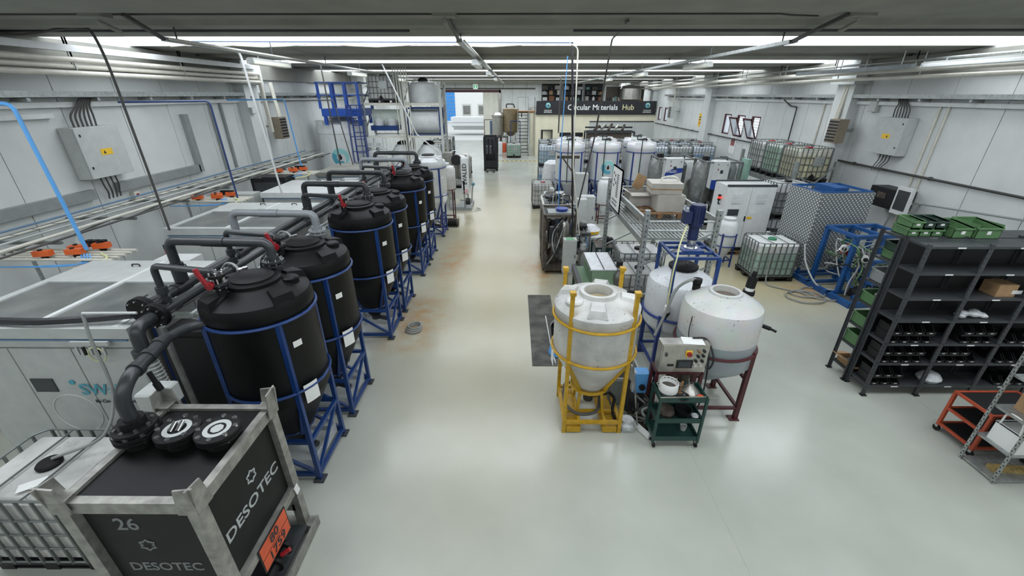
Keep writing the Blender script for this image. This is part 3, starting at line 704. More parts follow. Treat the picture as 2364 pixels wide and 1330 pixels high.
MB().cyl((hx + .09, -.02, .36), (hx + .17, .02, .4), .025).build('valve_handle', RED, vv)
# pipe from the manifold down onto the filter
fp = E('filter_inlet_pipe', 'thick dark grey pipe bending down onto the carbon filter flange', 'pipe', (0, 0, 0))
fx, fy = -3.48, 2.86
MB().tube(fillet([(fx, fy, 2.02), (fx, fy, 2.36), (fx + .02, fy + .12, 2.5), (-3.6, 3.62, 2.52)], .12, 5), .06, 14).build('pipe', DKPIPE, fp)
MB().tube(spline([(-3.6, 3.55, 2.52), (-3.55, 3.85, 2.5), (-3.42, 4.0, 2.46), (-3.5, 4.12, 2.4), (-3.72, 4.16, 2.42)], 6), .05, 12).build('bend', DKPIPE, fp)
for t in (.15, .5, .85):
    a = Vector((fx + .02, fy + .15, 2.505)).lerp(Vector((-3.6, 3.58, 2.52)), t); d = Vector((-.14, .72, .0)).normalized() * .03; MB().cyl(a - d, a + d, .072, n=16).build('coupling', DKPIPE, fp)
fl_ = MB().cyl((fx, fy, 2.03), (fx, fy, 2.06), .17, n=24).cyl((fx, fy, 2.06), (fx, fy, 2.14), .1).build('flange', BLACKR, fp)
for q in range(8):
    a = q * PI / 4; MB().cyl((fx + .135 * math.cos(a), fy + .135 * math.sin(a), 2.02), (fx + .135 * math.cos(a), fy + .135 * math.sin(a), 2.085), .016, n=8).build('bolt', CHROME, fl_)
MB().cyl((fx + .03, fy + .3, 2.42), (fx + .05, fy + .3, 2.3), .022).cyl((fx + .05, fy + .3, 2.3), (fx + .07, fy + .3, 2.22), .03).build('sample_valve', BLACKR, fp)
wbx = MB().rbox((-3.95, 3.35, 1.75), (-3.66, 3.62, 1.98), .03).build('junction_box', LGREY); tag(wbx, 'small grey junction box behind the carbon filter on a post', 'box')
line_thing('steel_post', 'steel post holding the grey junction box behind the carbon filter', 'post', [(-3.8, 3.5, 0), (-3.8, 3.5, 1.75)], .03, MGREY)
# tote in the near left corner with the black hose reel below it
cib = ibc(-5.13, 3.26, 0, PI, 'frosted white caged tote with black cap in the near left corner', liquid='frost')
pp = MB(); pp.box((0, 0, 0), (.22, .12, .004), rz=.6); tag(pp.build('paper_sheet', PAPER, loc=(-5.02, 2.98, 1.12)), 'white paper lying on the near corner tote', 'paper')
line_thing('hose', 'pale grey hose drooping into the near corner tote', 'hose', spline([(-4.75, 3.95, 2.62), (-4.72, 3.88, 2.3), (-4.62, 3.75, 1.7), (-4.68, 3.5, 1.28), (-5.1, 3.28, 1.16)], 8), .017, HOSE)
line_thing('conduit', 'grey conduit slanting from the manifold over the near machine front', 'pipe', [(-4.2, 4.0, 2.6), (-4.75, 3.95, 2.62)], .016, LGREY)
line_thing('hose', 'yellow green hose lying on the floor at the bottom left corner', 'hose', spline([(-5.3, 2.3, .03), (-5.05, 2.52, .05), (-4.75, 2.5, .03), (-4.5, 2.35, .03)], 8), .025, HOSEY)
bkc = E('black_block', 'large black box between the near machine and the nearest black tank', 'cabinet', (-4.1, 4.45, 0))  # plain black box set into the dark area, its kind unknown
MB().bb((-.36, 0, 0), (.36, .9, 2.08)).build('body', BLK, bkc); MB().bb((-.34, -.02, .1), (.34, 0, 2.0)).build('door', BLK, bkc)
line_thing('blue_hose_bundle', 'dark blue hose bundle running down beside the large black box', 'hose', [(-4.5, 4.38, 2.3), (-4.5, 4.36, .05)], .04, DBLUE)
line_thing('drop_pipe', 'grey steel pipe dropping behind the ribbed suction hose', 'pipe', [(-3.93, 3.95, 2.45), (-3.93, 3.98, .05)], .035, STEEL2)
line_thing('drop_pipe', 'dark pipe dropping right of the ribbed suction hose', 'pipe', [(-4.2, 4.05, 2.4), (-4.2, 4.06, .05)], .03, CABLE)
# ------------------------------------------------------------------ treatment machines along the left wall
def machine(label, x0, x1, y0, y1, z, lid=True, closed=False, text=False):
    o = E('treatment_machine', label, 'machine', (x0, y0, 0), 0, 'white treatment machines on the left')
    W, D = x1 - x0, y1 - y0
    MB().bb((0, .02, 0), (W, D, z - .14)).build('body', LGREY, o)
    n = 3
    for k in range(n):
        p = MB().bb((W * k / n + .008, -.015, .08), (W * (k + 1) / n - .008, .03, z - .3)).build('front_door', LGREY, o)
    MB().bb((.0, -.012, z - .28), (W, .03, z - .14)).build('front_fascia', LGREY, o)
    for k in range(2): MB().bb((W - .005, D * k / 2 + .01, .08), (W + .015, D * (k + 1) / 2 - .01, z - .18)).build('side_door', LGREY, o)
    MB().bb((W + .012, D * .3, 1.1), (W + .022, D * .3 + .3, 1.35)).build('side_vent', DGREY, o)
    MB().bb((W * .36, -.03, 1.35), (W * .48, -.012, 1.55)).build('front_window', DGREY, o)
    t = .07; zz = z - .14
    MB().bb((-.05, -.05, zz), (W + .05, t, z)).bb((-.05, D * .62, zz), (W + .05, D + .05, z)).bb((-.05, t, zz), (t, D * .62, z)).bb((W - t, t, zz), (W + .05, D * .62, z)).bb((-.03, 0, zz), (W, D, zz + .03)).build('lid_frame', LGREY if not closed else WPAINT, o)
    if closed: MB().bb((t, t, zz), (W - t, D * .62, z - .005)).build('lid_panel', WPAINT, o)
    else:
        for k in range(2): MB().bb((W * k / 2 + (t if k == 0 else .03), t, z - .04), (W * (k + 1) / 2 - (t if k else .03), D * .62, z - .02)).build('lid_window', GLASSD, o)
        MB().bb((W / 2 - .035, 0, z - .03), (W / 2 + .035, D + .03, z + .006)).build('lid_strip', WPAINT, o); MB().bb((W - .16, 0, z - .03), (W - .09, D, z + .006)).build('lid_strip', WPAINT, o)
    for x in (W * .38, W * .7):
        MB().tube(fillet([(x - .06, D * .9, z), (x - .06, D * .9, z + .04), (x + .06, D * .9, z + .04), (x + .06, D * .9, z)], .02, 3), .01, 6).build('lid_handle', BLK, o)
    MB().bb((.0, -.05, zz - .03), (W, -.03, zz - .01)).build('tube_bundle', mat('dull_blue_tube', '5f7f9c', .5), o)
    if text:
        MB().text('SWaP', .24, face(W - .63, -.03, 1.38)).build('lettering', TEAL, o); MB().text('By Circular Materials', .07, face(W - .5, -.03, 1.2)).build('lettering', INK, o)
        MB().disc((W - .98, -.025, 1.5), .035, .01, 'y').build('logo_dot', TEAL, o)
        MB().ring((W * .52, -.02, 1.0), .3, .006, 32, 5, 'y').build('embossed_ring', WPAINT, o)
    return o
M1 = machine('nearest white machine with glass lid, lettered SWaP on its front, behind the carbon filter', -6.95, -4.62, 4.2, 6.3, 2.3, text=True)
M2 = machine('second white machine with grey glass lid along the left wall', -7.2, -4.75, 8.2, 10.35, 2.3)
M3 = machine('third machine with a bright white closed lid along the left wall', -7.1, -4.75, 11.6, 13.4, 2.3, closed=True)
M4 = machine('farthest machine with flat grey lid below the big white tank', -7.0, -4.9, 14.9, 17.0, 2.3, closed=True)
for ch in M4.children:
    if ch.name.split('.')[0] in ('lid_frame', 'lid_panel'): ch.data = ch.data.copy(); ch.data.materials[0] = CONC
line_thing('insulated_hose', 'thick black insulated hose lying along the near machine lid front', 'hose', spline([(-7.2, 4.22, 2.36), (-6.3, 4.25, 2.35), (-5.6, 4.2, 2.37), (-5.0, 4.26, 2.38), (-4.45, 4.3, 2.42)], 6), .045, HOSEB)
vb = E('pneumatic_fittings', 'cluster of black pneumatic fittings and thin tubes on the near machine front', 'fittings', (-5.05, 4.12, 2.08))
for k in range(5): MB().cyl((-.16 + k * .08, -.02, .0), (-.16 + k * .08 + .02, -.04, -.1), .016).build('fitting', BLACKR if k % 2 else CHROME, vb)
MB().ring((.06, -.03, -.1), .1, .008, 18, 5, 'y').build('tube_coil', HOSEY, vb); MB().box((0, 0, .04), (.45, .03, .05)).build('manifold_bar', LGREY, vb)
# control cabinets beside the machines
def cabinet(label, x, y, w_, d, h, m=LGREY, side=None, z=0, doors=1, lamp=False, screen=False, cat='cabinet', name='control_cabinet'):
    o = E(name, label, cat, (x, y, z))
    MB().bb((0, 0.02, 0), (w_, d, h)).build('body', m, o)
    for k in range(doors):
        p = MB().bb((w_ * k / doors + .006, 0, .03), (w_ * (k + 1) / doors - .006, .03, h - .02)).build('door', m, o)
        MB().bb((w_ * (k + .86) / doors, -.012, h * .48), (w_ * (k + .9) / doors, .002, h * .56)).build('latch', BLK, p)
    if side: MB().bb((w_, 0, .05), (w_ + .03, .06, h - .02)).build('edge_strip', side, o)
    if screen: MB().bb((w_ * .25, -.008, h * .62), (w_ * .75, .004, h * .76)).build('display', SCREEN, o)
    if lamp:
        l = MB().cyl((w_ * .3, d * .4, h), (w_ * .3, d * .4, h + .08), .015).build('signal_lamp', BLK, o)
        MB().cyl((w_ * .3, d * .4, h + .08), (w_ * .3, d * .4, h + .16), .03).build('lamp_segment', RED, l); MB().cyl((w_ * .3, d * .4, h + .16), (w_ * .3, d * .4, h + .24), .031).build('lamp_segment', BLK, l)
    return o
cabinet('white control cabinet with a blue door edge and signal lamp behind the near machine', -6.25, 6.6, .62, .35, 2.2, WPAINT, LBLUE, lamp=True)
cabinet('white control cabinet with lettered panel beside the second machine', -7.45, 9.2, .24, 1.0, 2.15, WPAINT, screen=True)
cabinet('grey control cabinet standing open beside the third machine', -8.1, 11.6, .7, .4, 2.25, LGREY)
cabinet('white control cabinet with dark window between second and third machine', -6.5, 10.75, .9, .4, 2.05, LGREY, LBLUE)
cabinet('small pale cabinet with a blue edge before the farthest machine', -5.85, 14.1, .5, .35, 2.2, LGREY, LBLUE)
bb_ = E('blackboard_cabinet', 'open black equipment bay behind the third machine lid', 'cabinet', (-8.3, 13.1, 0)); MB().bb((0, 0, 0), (1.1, .6, 2.45)).build('body', BLK, bb_); MB().bb((.1, -.02, 1.5), (1.0, 0, 2.3)).build('bay_opening', DGREY, bb_)
cl = cabinet('two-step cream cabinet in the gap left of the near machine', -8.35, 4.9, .9, .7, 1.75, CREAM)
# pipe rack on brackets above the left-wall machines
prk = E('pipe_rack', 'long steel bracket rack of cream pipes above the machines on the left wall', 'pipe rack', (0, 0, 0))
for y in [5.2 + 1.55 * k for k in range(9)]:
    MB().bar((XL + .01, y, 2.47), (XL + 1.45, y, 2.47), .05).build('bracket', CAGE, prk); MB().bar((XL + .02, y, 2.12), (XL + .9, y, 2.45), .04).build('bracket_strut', CAGE, prk)
for k, (x, z, r, mm) in enumerate(((-8.95, 2.52, .028, WPIPE), (-8.62, 2.51, .02, LGREY), (-8.2, 2.52, .028, WPIPE), (-7.92, 2.51, .018, CABLE))):
    MB().cyl((x, 4.5, z), (x, 18.4, z), r, n=10).build('pipe', mm, prk)
MB().tube([(XL + .35, 4.5, 2.62), (XL + .35, 18.4, 2.62)], .018, 8).build('tube_bundle', mat('dull_blue_tube', '5f7f9c', .5), prk)
m = MB()
for k in range(40): m.bar((-8.5, 4.5 + k * .347, 2.66), (-8.3, 4.5 + k * .347, 2.66), .008)
for x in (-8.5, -8.3): m.bar((x, 4.5, 2.66), (x, 18.4, 2.66), .01)
m.build('wire_tray', CAGE, prk)
# orange actuated valve islands
def valve_island(label, x, y, z, n=4):
    o = E('valve_island', label, 'valve set', (x, y, z), 0, 'orange actuated valve sets')
    for k in range(5): MB().cyl((-1.3, -.24 + k * .12, 0), (.75, -.24 + k * .12, .0), .024, n=10).build('pipe', WPIPE, o)
    for k, (a, b) in enumerate(((-.42, -.2), (-.1, .08), (.02, -.1), (.2, .2))[:n]):
        p = MB().box((a, b, .1), (.24, .11, .09), rz=.2).build('actuator', ORNV, o)
        MB().cyl((a, b, 0), (a, b, .06), .045).build('valve_body', BLACKR, p); MB().cyl((a - .03, b, .145), (a - .03, b, .165), .03).build('position_cap', BLK, p)
    for k in range(3): MB().box((-.05 + k * .12, .26, .12), (.09, .08, .12)).build('solenoid', BLK, o)
    for k in range(4): MB().tube(spline([(.1 + k * .05, -.1, .05), (.2 + k * .03, -.24, -.05), (.0 - k * .1, -.32, -.08), (-.5 - k * .2, -.33, -.1)], 5), .012, 5).build('air_tube', PBLUE, o)
    MB().tube(spline([(.45, -.1, .06), (.62, -.2, .02), (.5, -.34, -.06), (.2, -.4, -.1)], 5), .02, 6).build('hose', HOSEY, o)
    for k in range(2): MB().bar((-.9 + k * 1.3, 0, -.55), (-.9 + k * 1.3, 0, -.02), .04).build('support', GALV, o)
    return o
valve_island('nearest set of orange actuated valves on cream pipes behind the near machine', -7.45, 6.62, 2.3)
valve_island('middle set of orange actuated valves on cream pipes behind the second machine', -7.75, 10.75, 2.3)
valve_island('farthest set of orange actuated valves on cream pipes behind the third machine', -7.25, 13.9, 2.46)
# ------------------------------------------------------------------ big tank with blue platform and caged ladder
bt = E('storage_tank', 'big white storage tank bearing a round teal drop logo by the left wall', 'tank', (-7.95, 20.3, 0))
R = 1.12
MB().lathe([(0, .05), (R, .05), (R, 3.2), (R + .02, 3.22), (R + .02, 3.42), (R - .06, 3.6), (.5, 3.86), (.5, 3.95), (0, 3.95)], 48).build('shell', WPLAS, bt)
for k in range(6):
    a = k * PI / 3; m = MB().box((R - .2, 0, 3.58), (.42, .34, .32)); m.xf(Matrix.Rotation(a, 4, 'Z')).build('lifting_block', WPLAS, bt)
logo(bt, lambda a, b, z: ((R + z) * math.cos(-PI / 2 + .12 + a / R), (R + z) * math.sin(-PI / 2 + .12 + a / R), 2.25 + b), .38, fg=False)
PLB = mat('platform_blue', '2351a8', .4, var=.06)
pf = E('access_platform', 'blue railed platform with a caged ladder over the big white tank', 'platform', (-7.3, 19.3, 0))
x0, x1, y0, y1, zz = -.9, .75, -.35, 1.3, 3.95
MB().bb((x0, y0, zz), (x1, y1, zz + .3)).build('deck', PLB, pf)
for x in (x0, x0 + .55, x0 + 1.1, x1):
    for y in (y0, y1): MB().bar((x, y, zz + .3), (x, y, 5.27), .1, .06).build('rail_post', PLB, pf)
for z in (4.78, 5.25):
    for y in (y0, y1): MB().bar((x0 - .1, y, z), (x1, y, z), .04).build('rail', PLB, pf)
    for x in (x0, x1): MB().bar((x, y0, z), (x, y1, z), .04).build('rail', PLB, pf)
for x in (x0 + .1, x1 - .1):
    for y in (y0 + .1, y1 - .1): MB().bar((x, y, zz - .35), (x, y, zz + .02), .12).build('bracket', PLB, pf)
lx, ly = .78, -.55
for s in (0, .42): MB().bar((lx - .35 + s, ly, 0), (lx - .35 + s, ly, 4.4), .05).build('ladder_stile', NAVY, pf)
for k in range(15): MB().cyl((lx - .35, ly, .25 + k * .28), (lx + .07, ly, .25 + k * .28), .016, n=6).build('rung', NAVY, pf)
for k in range(5):
    z = 2.0 + k * .6; MB().tube([(lx - .14 + .36 * math.cos(a), ly - .02 + .5 * math.sin(a), z) for a in [math.radians(q) for q in range(180, 361, 20)]], .018, 5).build('cage_hoop', NAVY, pf)
for q in (200, 235, 270, 305, 340): MB().bar((lx - .14 + .36 * math.cos(math.radians(q)), ly - .02 + .5 * math.sin(math.radians(q)), 2.0), (lx - .14 + .36 * math.cos(math.radians(q)), ly - .02 + .5 * math.sin(math.radians(q)), 4.4), .025).build('cage_strap', NAVY, pf)
# ------------------------------------------------------------------ tall storage rack with tanks and totes
rk = E('storage_rack', 'tall grey pallet rack with tanks and totes left of the roller door', 'rack', (-6.55, 19.4, 0))
for x in (0, 1.75, 3.35):
    for y in (0, 1.3): MB().bar((x, y, 0), (x, y, 5.3), .1).build('upright', MGREY if x < 3 else LGREY, rk)
    for k in range(5): MB().bar((x, 0, .4 + k), (x, 1.3, 1.2 + k), .04).build('brace', GALV, rk)
for z, mm in ((4.42, CREAM), (3.1, CREAM), (1.5, CREAM)):
    for y in (0, 1.3): MB().bar((0, y, z), (3.35, y, z), .06, .1).build('beam', mm, rk)
for x in (1.75, 3.35): MB().bb((x - 1.58, .05, 4.38), (x - .02, 1.25, 4.42)).build('shelf_panel', LGREY, rk); 
for x in (1.75, 3.35): MB().bb((x - 1.58, .05, 3.06), (x - .02, 1.25, 3.1)).build('shelf_panel', LGREY, rk)
ibc(-5.75, 20.05, 4.45, 0, 'white caged tote with a yellow label, high on the tall rack', liquid='white')
tk = E('round_tank', 'white round tank with black lid on the top right bay of the tall rack', 'tank', (-4.0, 20.05, 4.47)); MB().lathe([(0, 0), (.6, 0), (.62, .04), (.62, .72), (.55, .8), (.2, .86), (0, .86)], 36).build('shell', WPLAS, tk); MB().lathe([(0, .86), (.22, .86), (.22, .92), (.1, 1.0), (0, 1.0)], 20).build('lid', BLACKR, tk)
hs = E('horizontal_tank', 'white tank lying in a blue cradle on the right middle bay of the tall rack', 'tank', (-4.0, 20.05, 3.15))
MB().cyl((-.62, 0, .55), (.62, 0, .55), .5, n=28).build('shell', WPLAS, hs)
MB().frame((-.7, -.5, 0), (.7, .5, 1.1), .06).build('cradle', BLUE, hs)
dr = E('dosing_bench', 'blue bench with two white dosing pumps on the left middle bay of the tall rack', 'dosing unit', (-5.75, 19.75, 3.15))
MB().bb((-.6, -.3, .2), (.6, .3, .4)).build('tray', BLUE, dr)
for x in (-.3, .3): MB().lathe([(0, .38), (.2, .38), (.22, .6), (.1, .7), (0, .7)], 18, (x, 0, 0)).build('pump_head', WPLAS, dr)
MB().bb((-.62, .2, .4), (.62, .26, 1.05)).build('back_panel', mat('pale_green_panel', 'c5d0c4', .5), dr)
for k in range(2): MB().cyl((-.5 + k, 0, 0), (-.5 + k, 0, .2), .03).build('foot', GALV, dr)
for x in (-5.15, -3.95):
    t_ = E('floor_tank', 'white domed tank on the floor level of the tall rack, %s one' % ('left' if x < -5 else 'right'), 'tank', (x, 20.0, 0))
    MB().lathe([(0, .1), (.62, .1), (.62, 1.75), (.66, 1.78), (.66, 1.86), (.58, 2.0), (.55, 2.4), (.3, 2.72), (.2, 2.74), (0, 2.74)], 36).build('shell', WPLAS, t_)
    MB().lathe([(0, 2.74), (.26, 2.74), (.26, 2.8), (.12, 2.88), (0, 2.88)], 20).build('lid', BLACKR, t_); MB().ring((0, 0, 1.82), .67, .02, 36, 6).build('band', NAVY, t_)
for k, (a, b) in enumerate(((-6.38, 2.66), (-5.98, 2.66), (-6.34, 2.1), (-5.94, 2.1))):
    q = E('junction_box', 'small white wall box, %s of four on the rack end frame' % ('upper left', 'upper right', 'lower left', 'lower right')[k], 'box', (a, 19.2, b), 0, 'white boxes on the rack frame')
    MB().rbox((-.16, -.1, 0), (.16, .06, .42), .03).build('housing', WPAINT, q); MB().bb((-.1, -.11, .08), (.1, -.1, .2)).build('cover', LGREY, q)
fr = E('box_frame', 'white square tube frame carrying four white boxes before the tall rack', 'frame', (-6.6, 19.28, 0)); 
for x in (0, .44, .88): MB().bar((x, 0, 0), (x, 0, 3.05), .05).build('upright', WPAINT, fr)
for z in (2.02, 2.58, 3.05): MB().bar((0, 0, z), (.88, 0, z), .05).build('rail', WPAINT, fr)
for k in range(6): line_thing('riser_pipe', 'thin pale riser pipe, %s of six rising past the tall rack' % ('leftmost', 'second', 'third', 'fourth', 'fifth', 'rightmost')[k], 'pipe', [(-4.95 + k * .11, 19.15, 1.4 - .05 * k), (-5.05 + k * .11, 19.15, 5.83)], .022, WPIPE, 6, 'riser pipes by the tall rack')
# ------------------------------------------------------------------ yellow-framed cone tank
yx, yy = 1.21, 5.33
yt = E('cone_tank', 'dirty white cone tank with open mouth in a yellow steel frame', 'tank', (yx, yy, 0))
R = .61
MB().lathe([(.0, .5), (.17, .5), (.19, .54), (R - .04, 1.22), (R, 1.32), (R, 1.98), (R + .01, 2.0), (R + .01, 2.06), (R - .07, 2.14), (.3, 2.2), (.27, 2.2), (.26, 2.26), (.22, 2.27), (.205, 2.26), (.205, 2.1), (0, 2.1)], 44).build('shell', WPLASD, yt)
for a in (-1.75, -.2, 1.3, 2.7):
    m = MB(); m.add([(.58, -.14, 2.1), (.58, .14, 2.1), (.54, .1, 2.2), (.54, -.1, 2.2), (.31, -.1, 2.19), (.31, .1, 2.19), (.33, .08, 2.235), (.33, -.08, 2.235)], [(0, 1, 2, 3), (3, 2, 6, 7), (0, 3, 7, 4), (1, 5, 6, 2), (4, 7, 6, 5), (0, 4, 5, 1)])
    m.xf(Matrix.Rotation(a, 4, 'Z')).build('shoulder_block', WPLASD, yt)
MB().lathe([(0, 2.1), (.13, 2.1), (.13, 2.19), (.11, 2.21), (0, 2.21)], 24, (-.36, -.2, 0)).build('blank_boss', WPLASD, yt)
MB().cyl((0, 0, 2.105), (0, 0, 2.112), .2, n=24).build('dark_interior', mat('tan_powder', 'a89a78', .8), yt)
for z, r in ((1.9, .02), (1.34, .02)): MB().ring((0, 0, z), R + .02, r, 40, 6).build('hoop', YEL, yt)
MB().ring((0, 0, .62), .28, .035, 24, 4).build('cone_ring', YEL, yt)
h = .43
for sx in (-1, 1):
    for sy in (-1, 1):
        MB().bar((sx * h, sy * h, 0), (sx * h, sy * h, 2.4), .055).build('post', YEL, yt)
        MB().box((sx * h, sy * h - .012, 2.42), (.08, .09, .05)).build('post_cap', YEL, yt)
        MB().bar((sx * h, sy * h, 1.28), (sx * .2, sy * .2, .64), .05).build('cone_brace', YEL, yt)
        MB().bar((sx * .2, sy * .2, .2), (sx * .16, sy * .16, .64), .04).build('inner_leg', YEL, yt)
for s in (-1, 1):
    MB().bar((-h, s * h, .2), (h, s * h, .2), .05).build('base_rail', YEL, yt); MB().bar((s * h, -h, .2), (s * h, h, .2), .05).build('base_rail', YEL, yt)
    MB().bb((s * .28 - .11, -h - .03, .02), (s * .28 + .11, h + .03, .12)).build('fork_pocket', YEL, yt); MB().bar((s * .2, -h, .2), (s * .2, h, .2), .04).build('base_rail', YEL, yt)
MB().bar((-h, -.18, .2), (h, -.18, .2), .045).build('base_rail', YEL, yt)
MB().cyl((0, 0, .3), (0, 0, .5), .08).cyl((0, 0, .36), (.35, .1, .36), .045).build('outlet', DKPIPE, yt)
MB().tube(spline([(.2, .05, .36), (.1, -.25, .26), (-.2, -.3, .25), (-.38, -.1, .3), (-.35, .2, .45), (-.1, .2, .4)], 6), .025, 7).build('drain_hose', CABLE, yt)
MB().tube(fillet([(.35, .1, .36), (.42, -.05, .36), (.36, -.2, .2), (.4, -.3, .12)], .06, 3), .025, 7).build('drain_valve', BLACKR, yt)
MB().cyl((.47, .1, 2.12), (.47, .1, 2.2), .03).cyl((.47, .1, 2.19), (.55, .06, 2.2), .028).build('vent_elbow', BLACKR, yt)
MB().box((-.63, -.12, 1.22), (.004, .17, .26), rz=.1).build('document_pouch', PAPER, yt)
# ------------------------------------------------------------------ two dished tanks behind the green trolley
def dished(name, label, loc, R, z0, zs, zt, tank, fm, hoop, half, lid):
    t = E(name, label, 'tank', loc)
    MB().lathe([(0, z0 - .42), (.1, z0 - .42), (R - .05, z0 - .03), (R, z0 + .05), (R, zs), (R - .03, zs + .1), (R - .13, zs + .17), (.3, zt - .05), (.24, zt - .03), (.23, zt), (.2, zt + .01), (.185, zt), (.185, zt - .1), (0, zt - .1)], 44).build('shell', tank, t)
    MB().ring((0, 0, hoop), R + .018, .024, 40, 6).build('hoop', fm, t)
    for sx in (-1, 1):
        for sy in (-1, 1):
            MB().bar((sx * half, sy * half, 0), (sx * half, sy * half, hoop + .05), .065).build('leg', fm, t); MB().box((sx * half - sx * .03, sy * half, .008), (.16, .13, .016)).build('foot_plate', fm, t)
    for s in (-1, 1):
        MB().bar((-half, s * half, .22), (half, s * half, .22), .045).build('stretcher', fm, t); MB().bar((s * half, -half, .22), (s * half, half, .22), .045).build('stretcher', fm, t)
        MB().bar((s * half, -half, .78), (s * half, half, .78), .045).build('stretcher', fm, t)
    if lid: MB().lathe([(0, zt), (.21, zt), (.25, zt + .03), (.25, zt + .07), (.2, zt + .1), (0, zt + .11)], 28).build('lid', BLACKR, t)
    else: MB().cyl((0, 0, zt - .1), (0, 0, zt - .09), .185, n=24).build('dark_interior', mat('residue_brown', '6d6459', .8), t)
    return t
TB = two_tone('tank_with_grey_liquid', 'cfcfca', '9aa3a6', 1.42, soft=.008); soil(TB)
dt = dished('dished_tank', 'grey-white tank with open manhole and grey liquid on maroon legs', (3.2, 5.62, 0), .58, .95, 1.82, 2.12, TB, MAROON, 1.25, .41, False)
MB().cyl((.42, .12, 2.0), (.42, .12, 2.07), .085, n=18).build('vent_base', BLACKR, dt); MB().cyl((.42, .12, 2.07), (.42, .12, 2.12), .06).build('vent_collar', PAPER, dt)
MB().cyl((.42, .12, 2.12), (.44, .13, 2.3), .068, n=18).cyl((.44, .13, 2.3), (.45, .135, 2.38), .035, n=12).build('vent_cap', BLACKR, dt)
MB().cyl((-.3, .33, 1.98), (-.3, .33, 2.08), .06, n=16).cyl((-.3, .33, 2.1), (-.3, .33, 2.17), .07, n=16).build('screw_cap', BLACKR, dt)
MB().cyl((.47, -.32, 1.7), (.56, -.4, 1.69), .03).cyl((.56, -.4, 1.69), (.62, -.45, 1.67), .018).build('side_nozzle', BLACKR, dt)
WTD = mat('splashed_white_polyethylene', 'd2d5d6', .38, var=.06, scale=3); soil(WTD)
mt = dished('dished_tank', 'white tank with black lid and a blue motor mixer frame on top', (3.0, 6.78, 0), .57, .95, 1.72, 2.0, WTD, NAVY, 1.2, .41, True)
mf = E('mixer_frame', 'blue square frame with a dark blue stirrer motor above the white tank', 'mixer', (3.02, 6.74, 0))
a, b, z = .36, .4, 2.36
for sx in (-1, 1):
    for sy in (-1, 1): MB().bar((sx * a, sy * b, 1.22), (sx * a, sy * b, z), .05).build('upright', BLUE, mf)
for s in (-1, 1):
    MB().bar((-a, s * b, z), (a, s * b, z), .045).build('top_bar', BLUE, mf); MB().bar((s * a, -b, z), (s * a, b, z), .045).build('top_bar', BLUE, mf); MB().bar((-a, s * .15, z), (a, s * .15, z), .045).build('top_bar', BLUE, mf)
MB().box((.02, 0, z + .03), (.36, .32, .02)).build('motor_plate', BLUE, mf)
MB().cyl((.02, 0, z + .04), (.02, 0, z + .2), .075, n=16).cyl((.02, 0, z + .04), (.02, 0, z + .06), .11, n=18).build('lantern', CHROME, mf)
mo = MB().cyl((.02, 0, z + .2), (.02, 0, z + .45), .085, n=18).cyl((.02, 0, z + .45), (.02, 0, z + .47), .13, n=20).cyl((.02, 0, z + .47), (.02, 0, z + .8), .115, n=20).build('stirrer_motor', mat('dark_blue_motor', '16234a', .4), mf)
MB().box((-.15, -.03, z + .6), (.12, .16, .2)).build('terminal_box', mat('dark_blue_motor', '16234a', .4), mo)
m = MB()
for k in range(14):
    q = k * 2 * PI / 14; m.box((.02 + .12 * math.cos(q), .12 * math.sin(q), z + .63), (.02, .008, .26), rz=q)
m.build('cooling_fin', mat('dark_blue_motor', '16234a', .4), mo)
MB().cyl((.02, 0, 2.0), (.02, 0, z + .1), .018).build('shaft', STEEL, mf)
line_thing('yellow_cable', 'pale yellow cable tied down the front post of the blue mixer frame', 'cable', spline([(2.9, 6.7, 2.85), (2.75, 6.5, 2.55), (2.67, 6.33, 2.38), (2.635, 6.3, 2.1), (2.635, 6.3, 1.5)], 6), .014, HOSEY)
sk = E('cable_socket', 'white cable coupling hanging on the mixer frame post', 'connector', (2.63, 6.27, 1.4)); MB().cyl((0, 0, 0), (0, 0, .12), .045).build('housing', PAPER, sk); MB().cyl((0, 0, -.08), (.02, -.04, 0), .035).build('plug', BLACKR, sk)
line_thing('hose', 'clear grey hose looping between the two dished tanks', 'hose', spline([(2.98, 6.0, 2.1), (2.8, 5.95, 2.15), (2.62, 6.02, 1.95), (2.5, 6.0, 1.5), (2.35, 5.9, 1.15)], 6), .025, HOSE)
line_thing('cable', 'thin black cable hanging on the grey-white tank side', 'cable', spline([(2.68, 5.42, 1.86), (2.63, 5.34, 1.6), (2.64, 5.3, 1.45)], 6), .007, HOSEB, 5)
# ------------------------------------------------------------------ dosing cart with stainless control panel
dc = E('dosing_cart', 'dosing skid with stainless control panel, touch screen and knobs', 'control unit', (2.48, 4.99, .22))
MB().bb((-.36, -.02, .88), (.32, .16, 1.36)).build('panel_box', STEEL, dc)
dd = MB().bb((-.345, -.035, .895), (.305, -.018, 1.345)).build('panel_door', STEEL, dc)
s_ = MB().bb((-.12, -.05, .97), (.11, -.033, 1.1)).build('screen_bezel', BLK, dd); MB().bb((-.095, -.053, .985), (.085, -.05, 1.085)).build('display', SCREEN, s_)
MB().bb((-.25, -.045, 1.0), (-.16, -.034, 1.03)).build('meter', BLK, dd)
e = MB().bb((-.015, -.05, 1.17), (.075, -.034, 1.26)).build('switch_plate', YLABEL, dd); MB().cyl((.03, -.08, 1.215), (.03, -.05, 1.215), .035).build('main_switch', RED, e)
for k, (x, z, mm) in enumerate(((.17, 1.25, WOOD), (.17, 1.17, BLK), (.24, 1.26, BLK), (.24, 1.18, BLK), (.15, 1.09, BLK), (.24, 1.09, BLK), (.15, 1.02, CHROME), (.23, 1.02, CHROME))): MB().cyl((x, -.06, z), (x, -.034, z), .022).build('knob', mm, dd)
MB().box((-.29, -.045, 1.2), (.03, .02, .05)).build('door_latch', DGREY, dd)
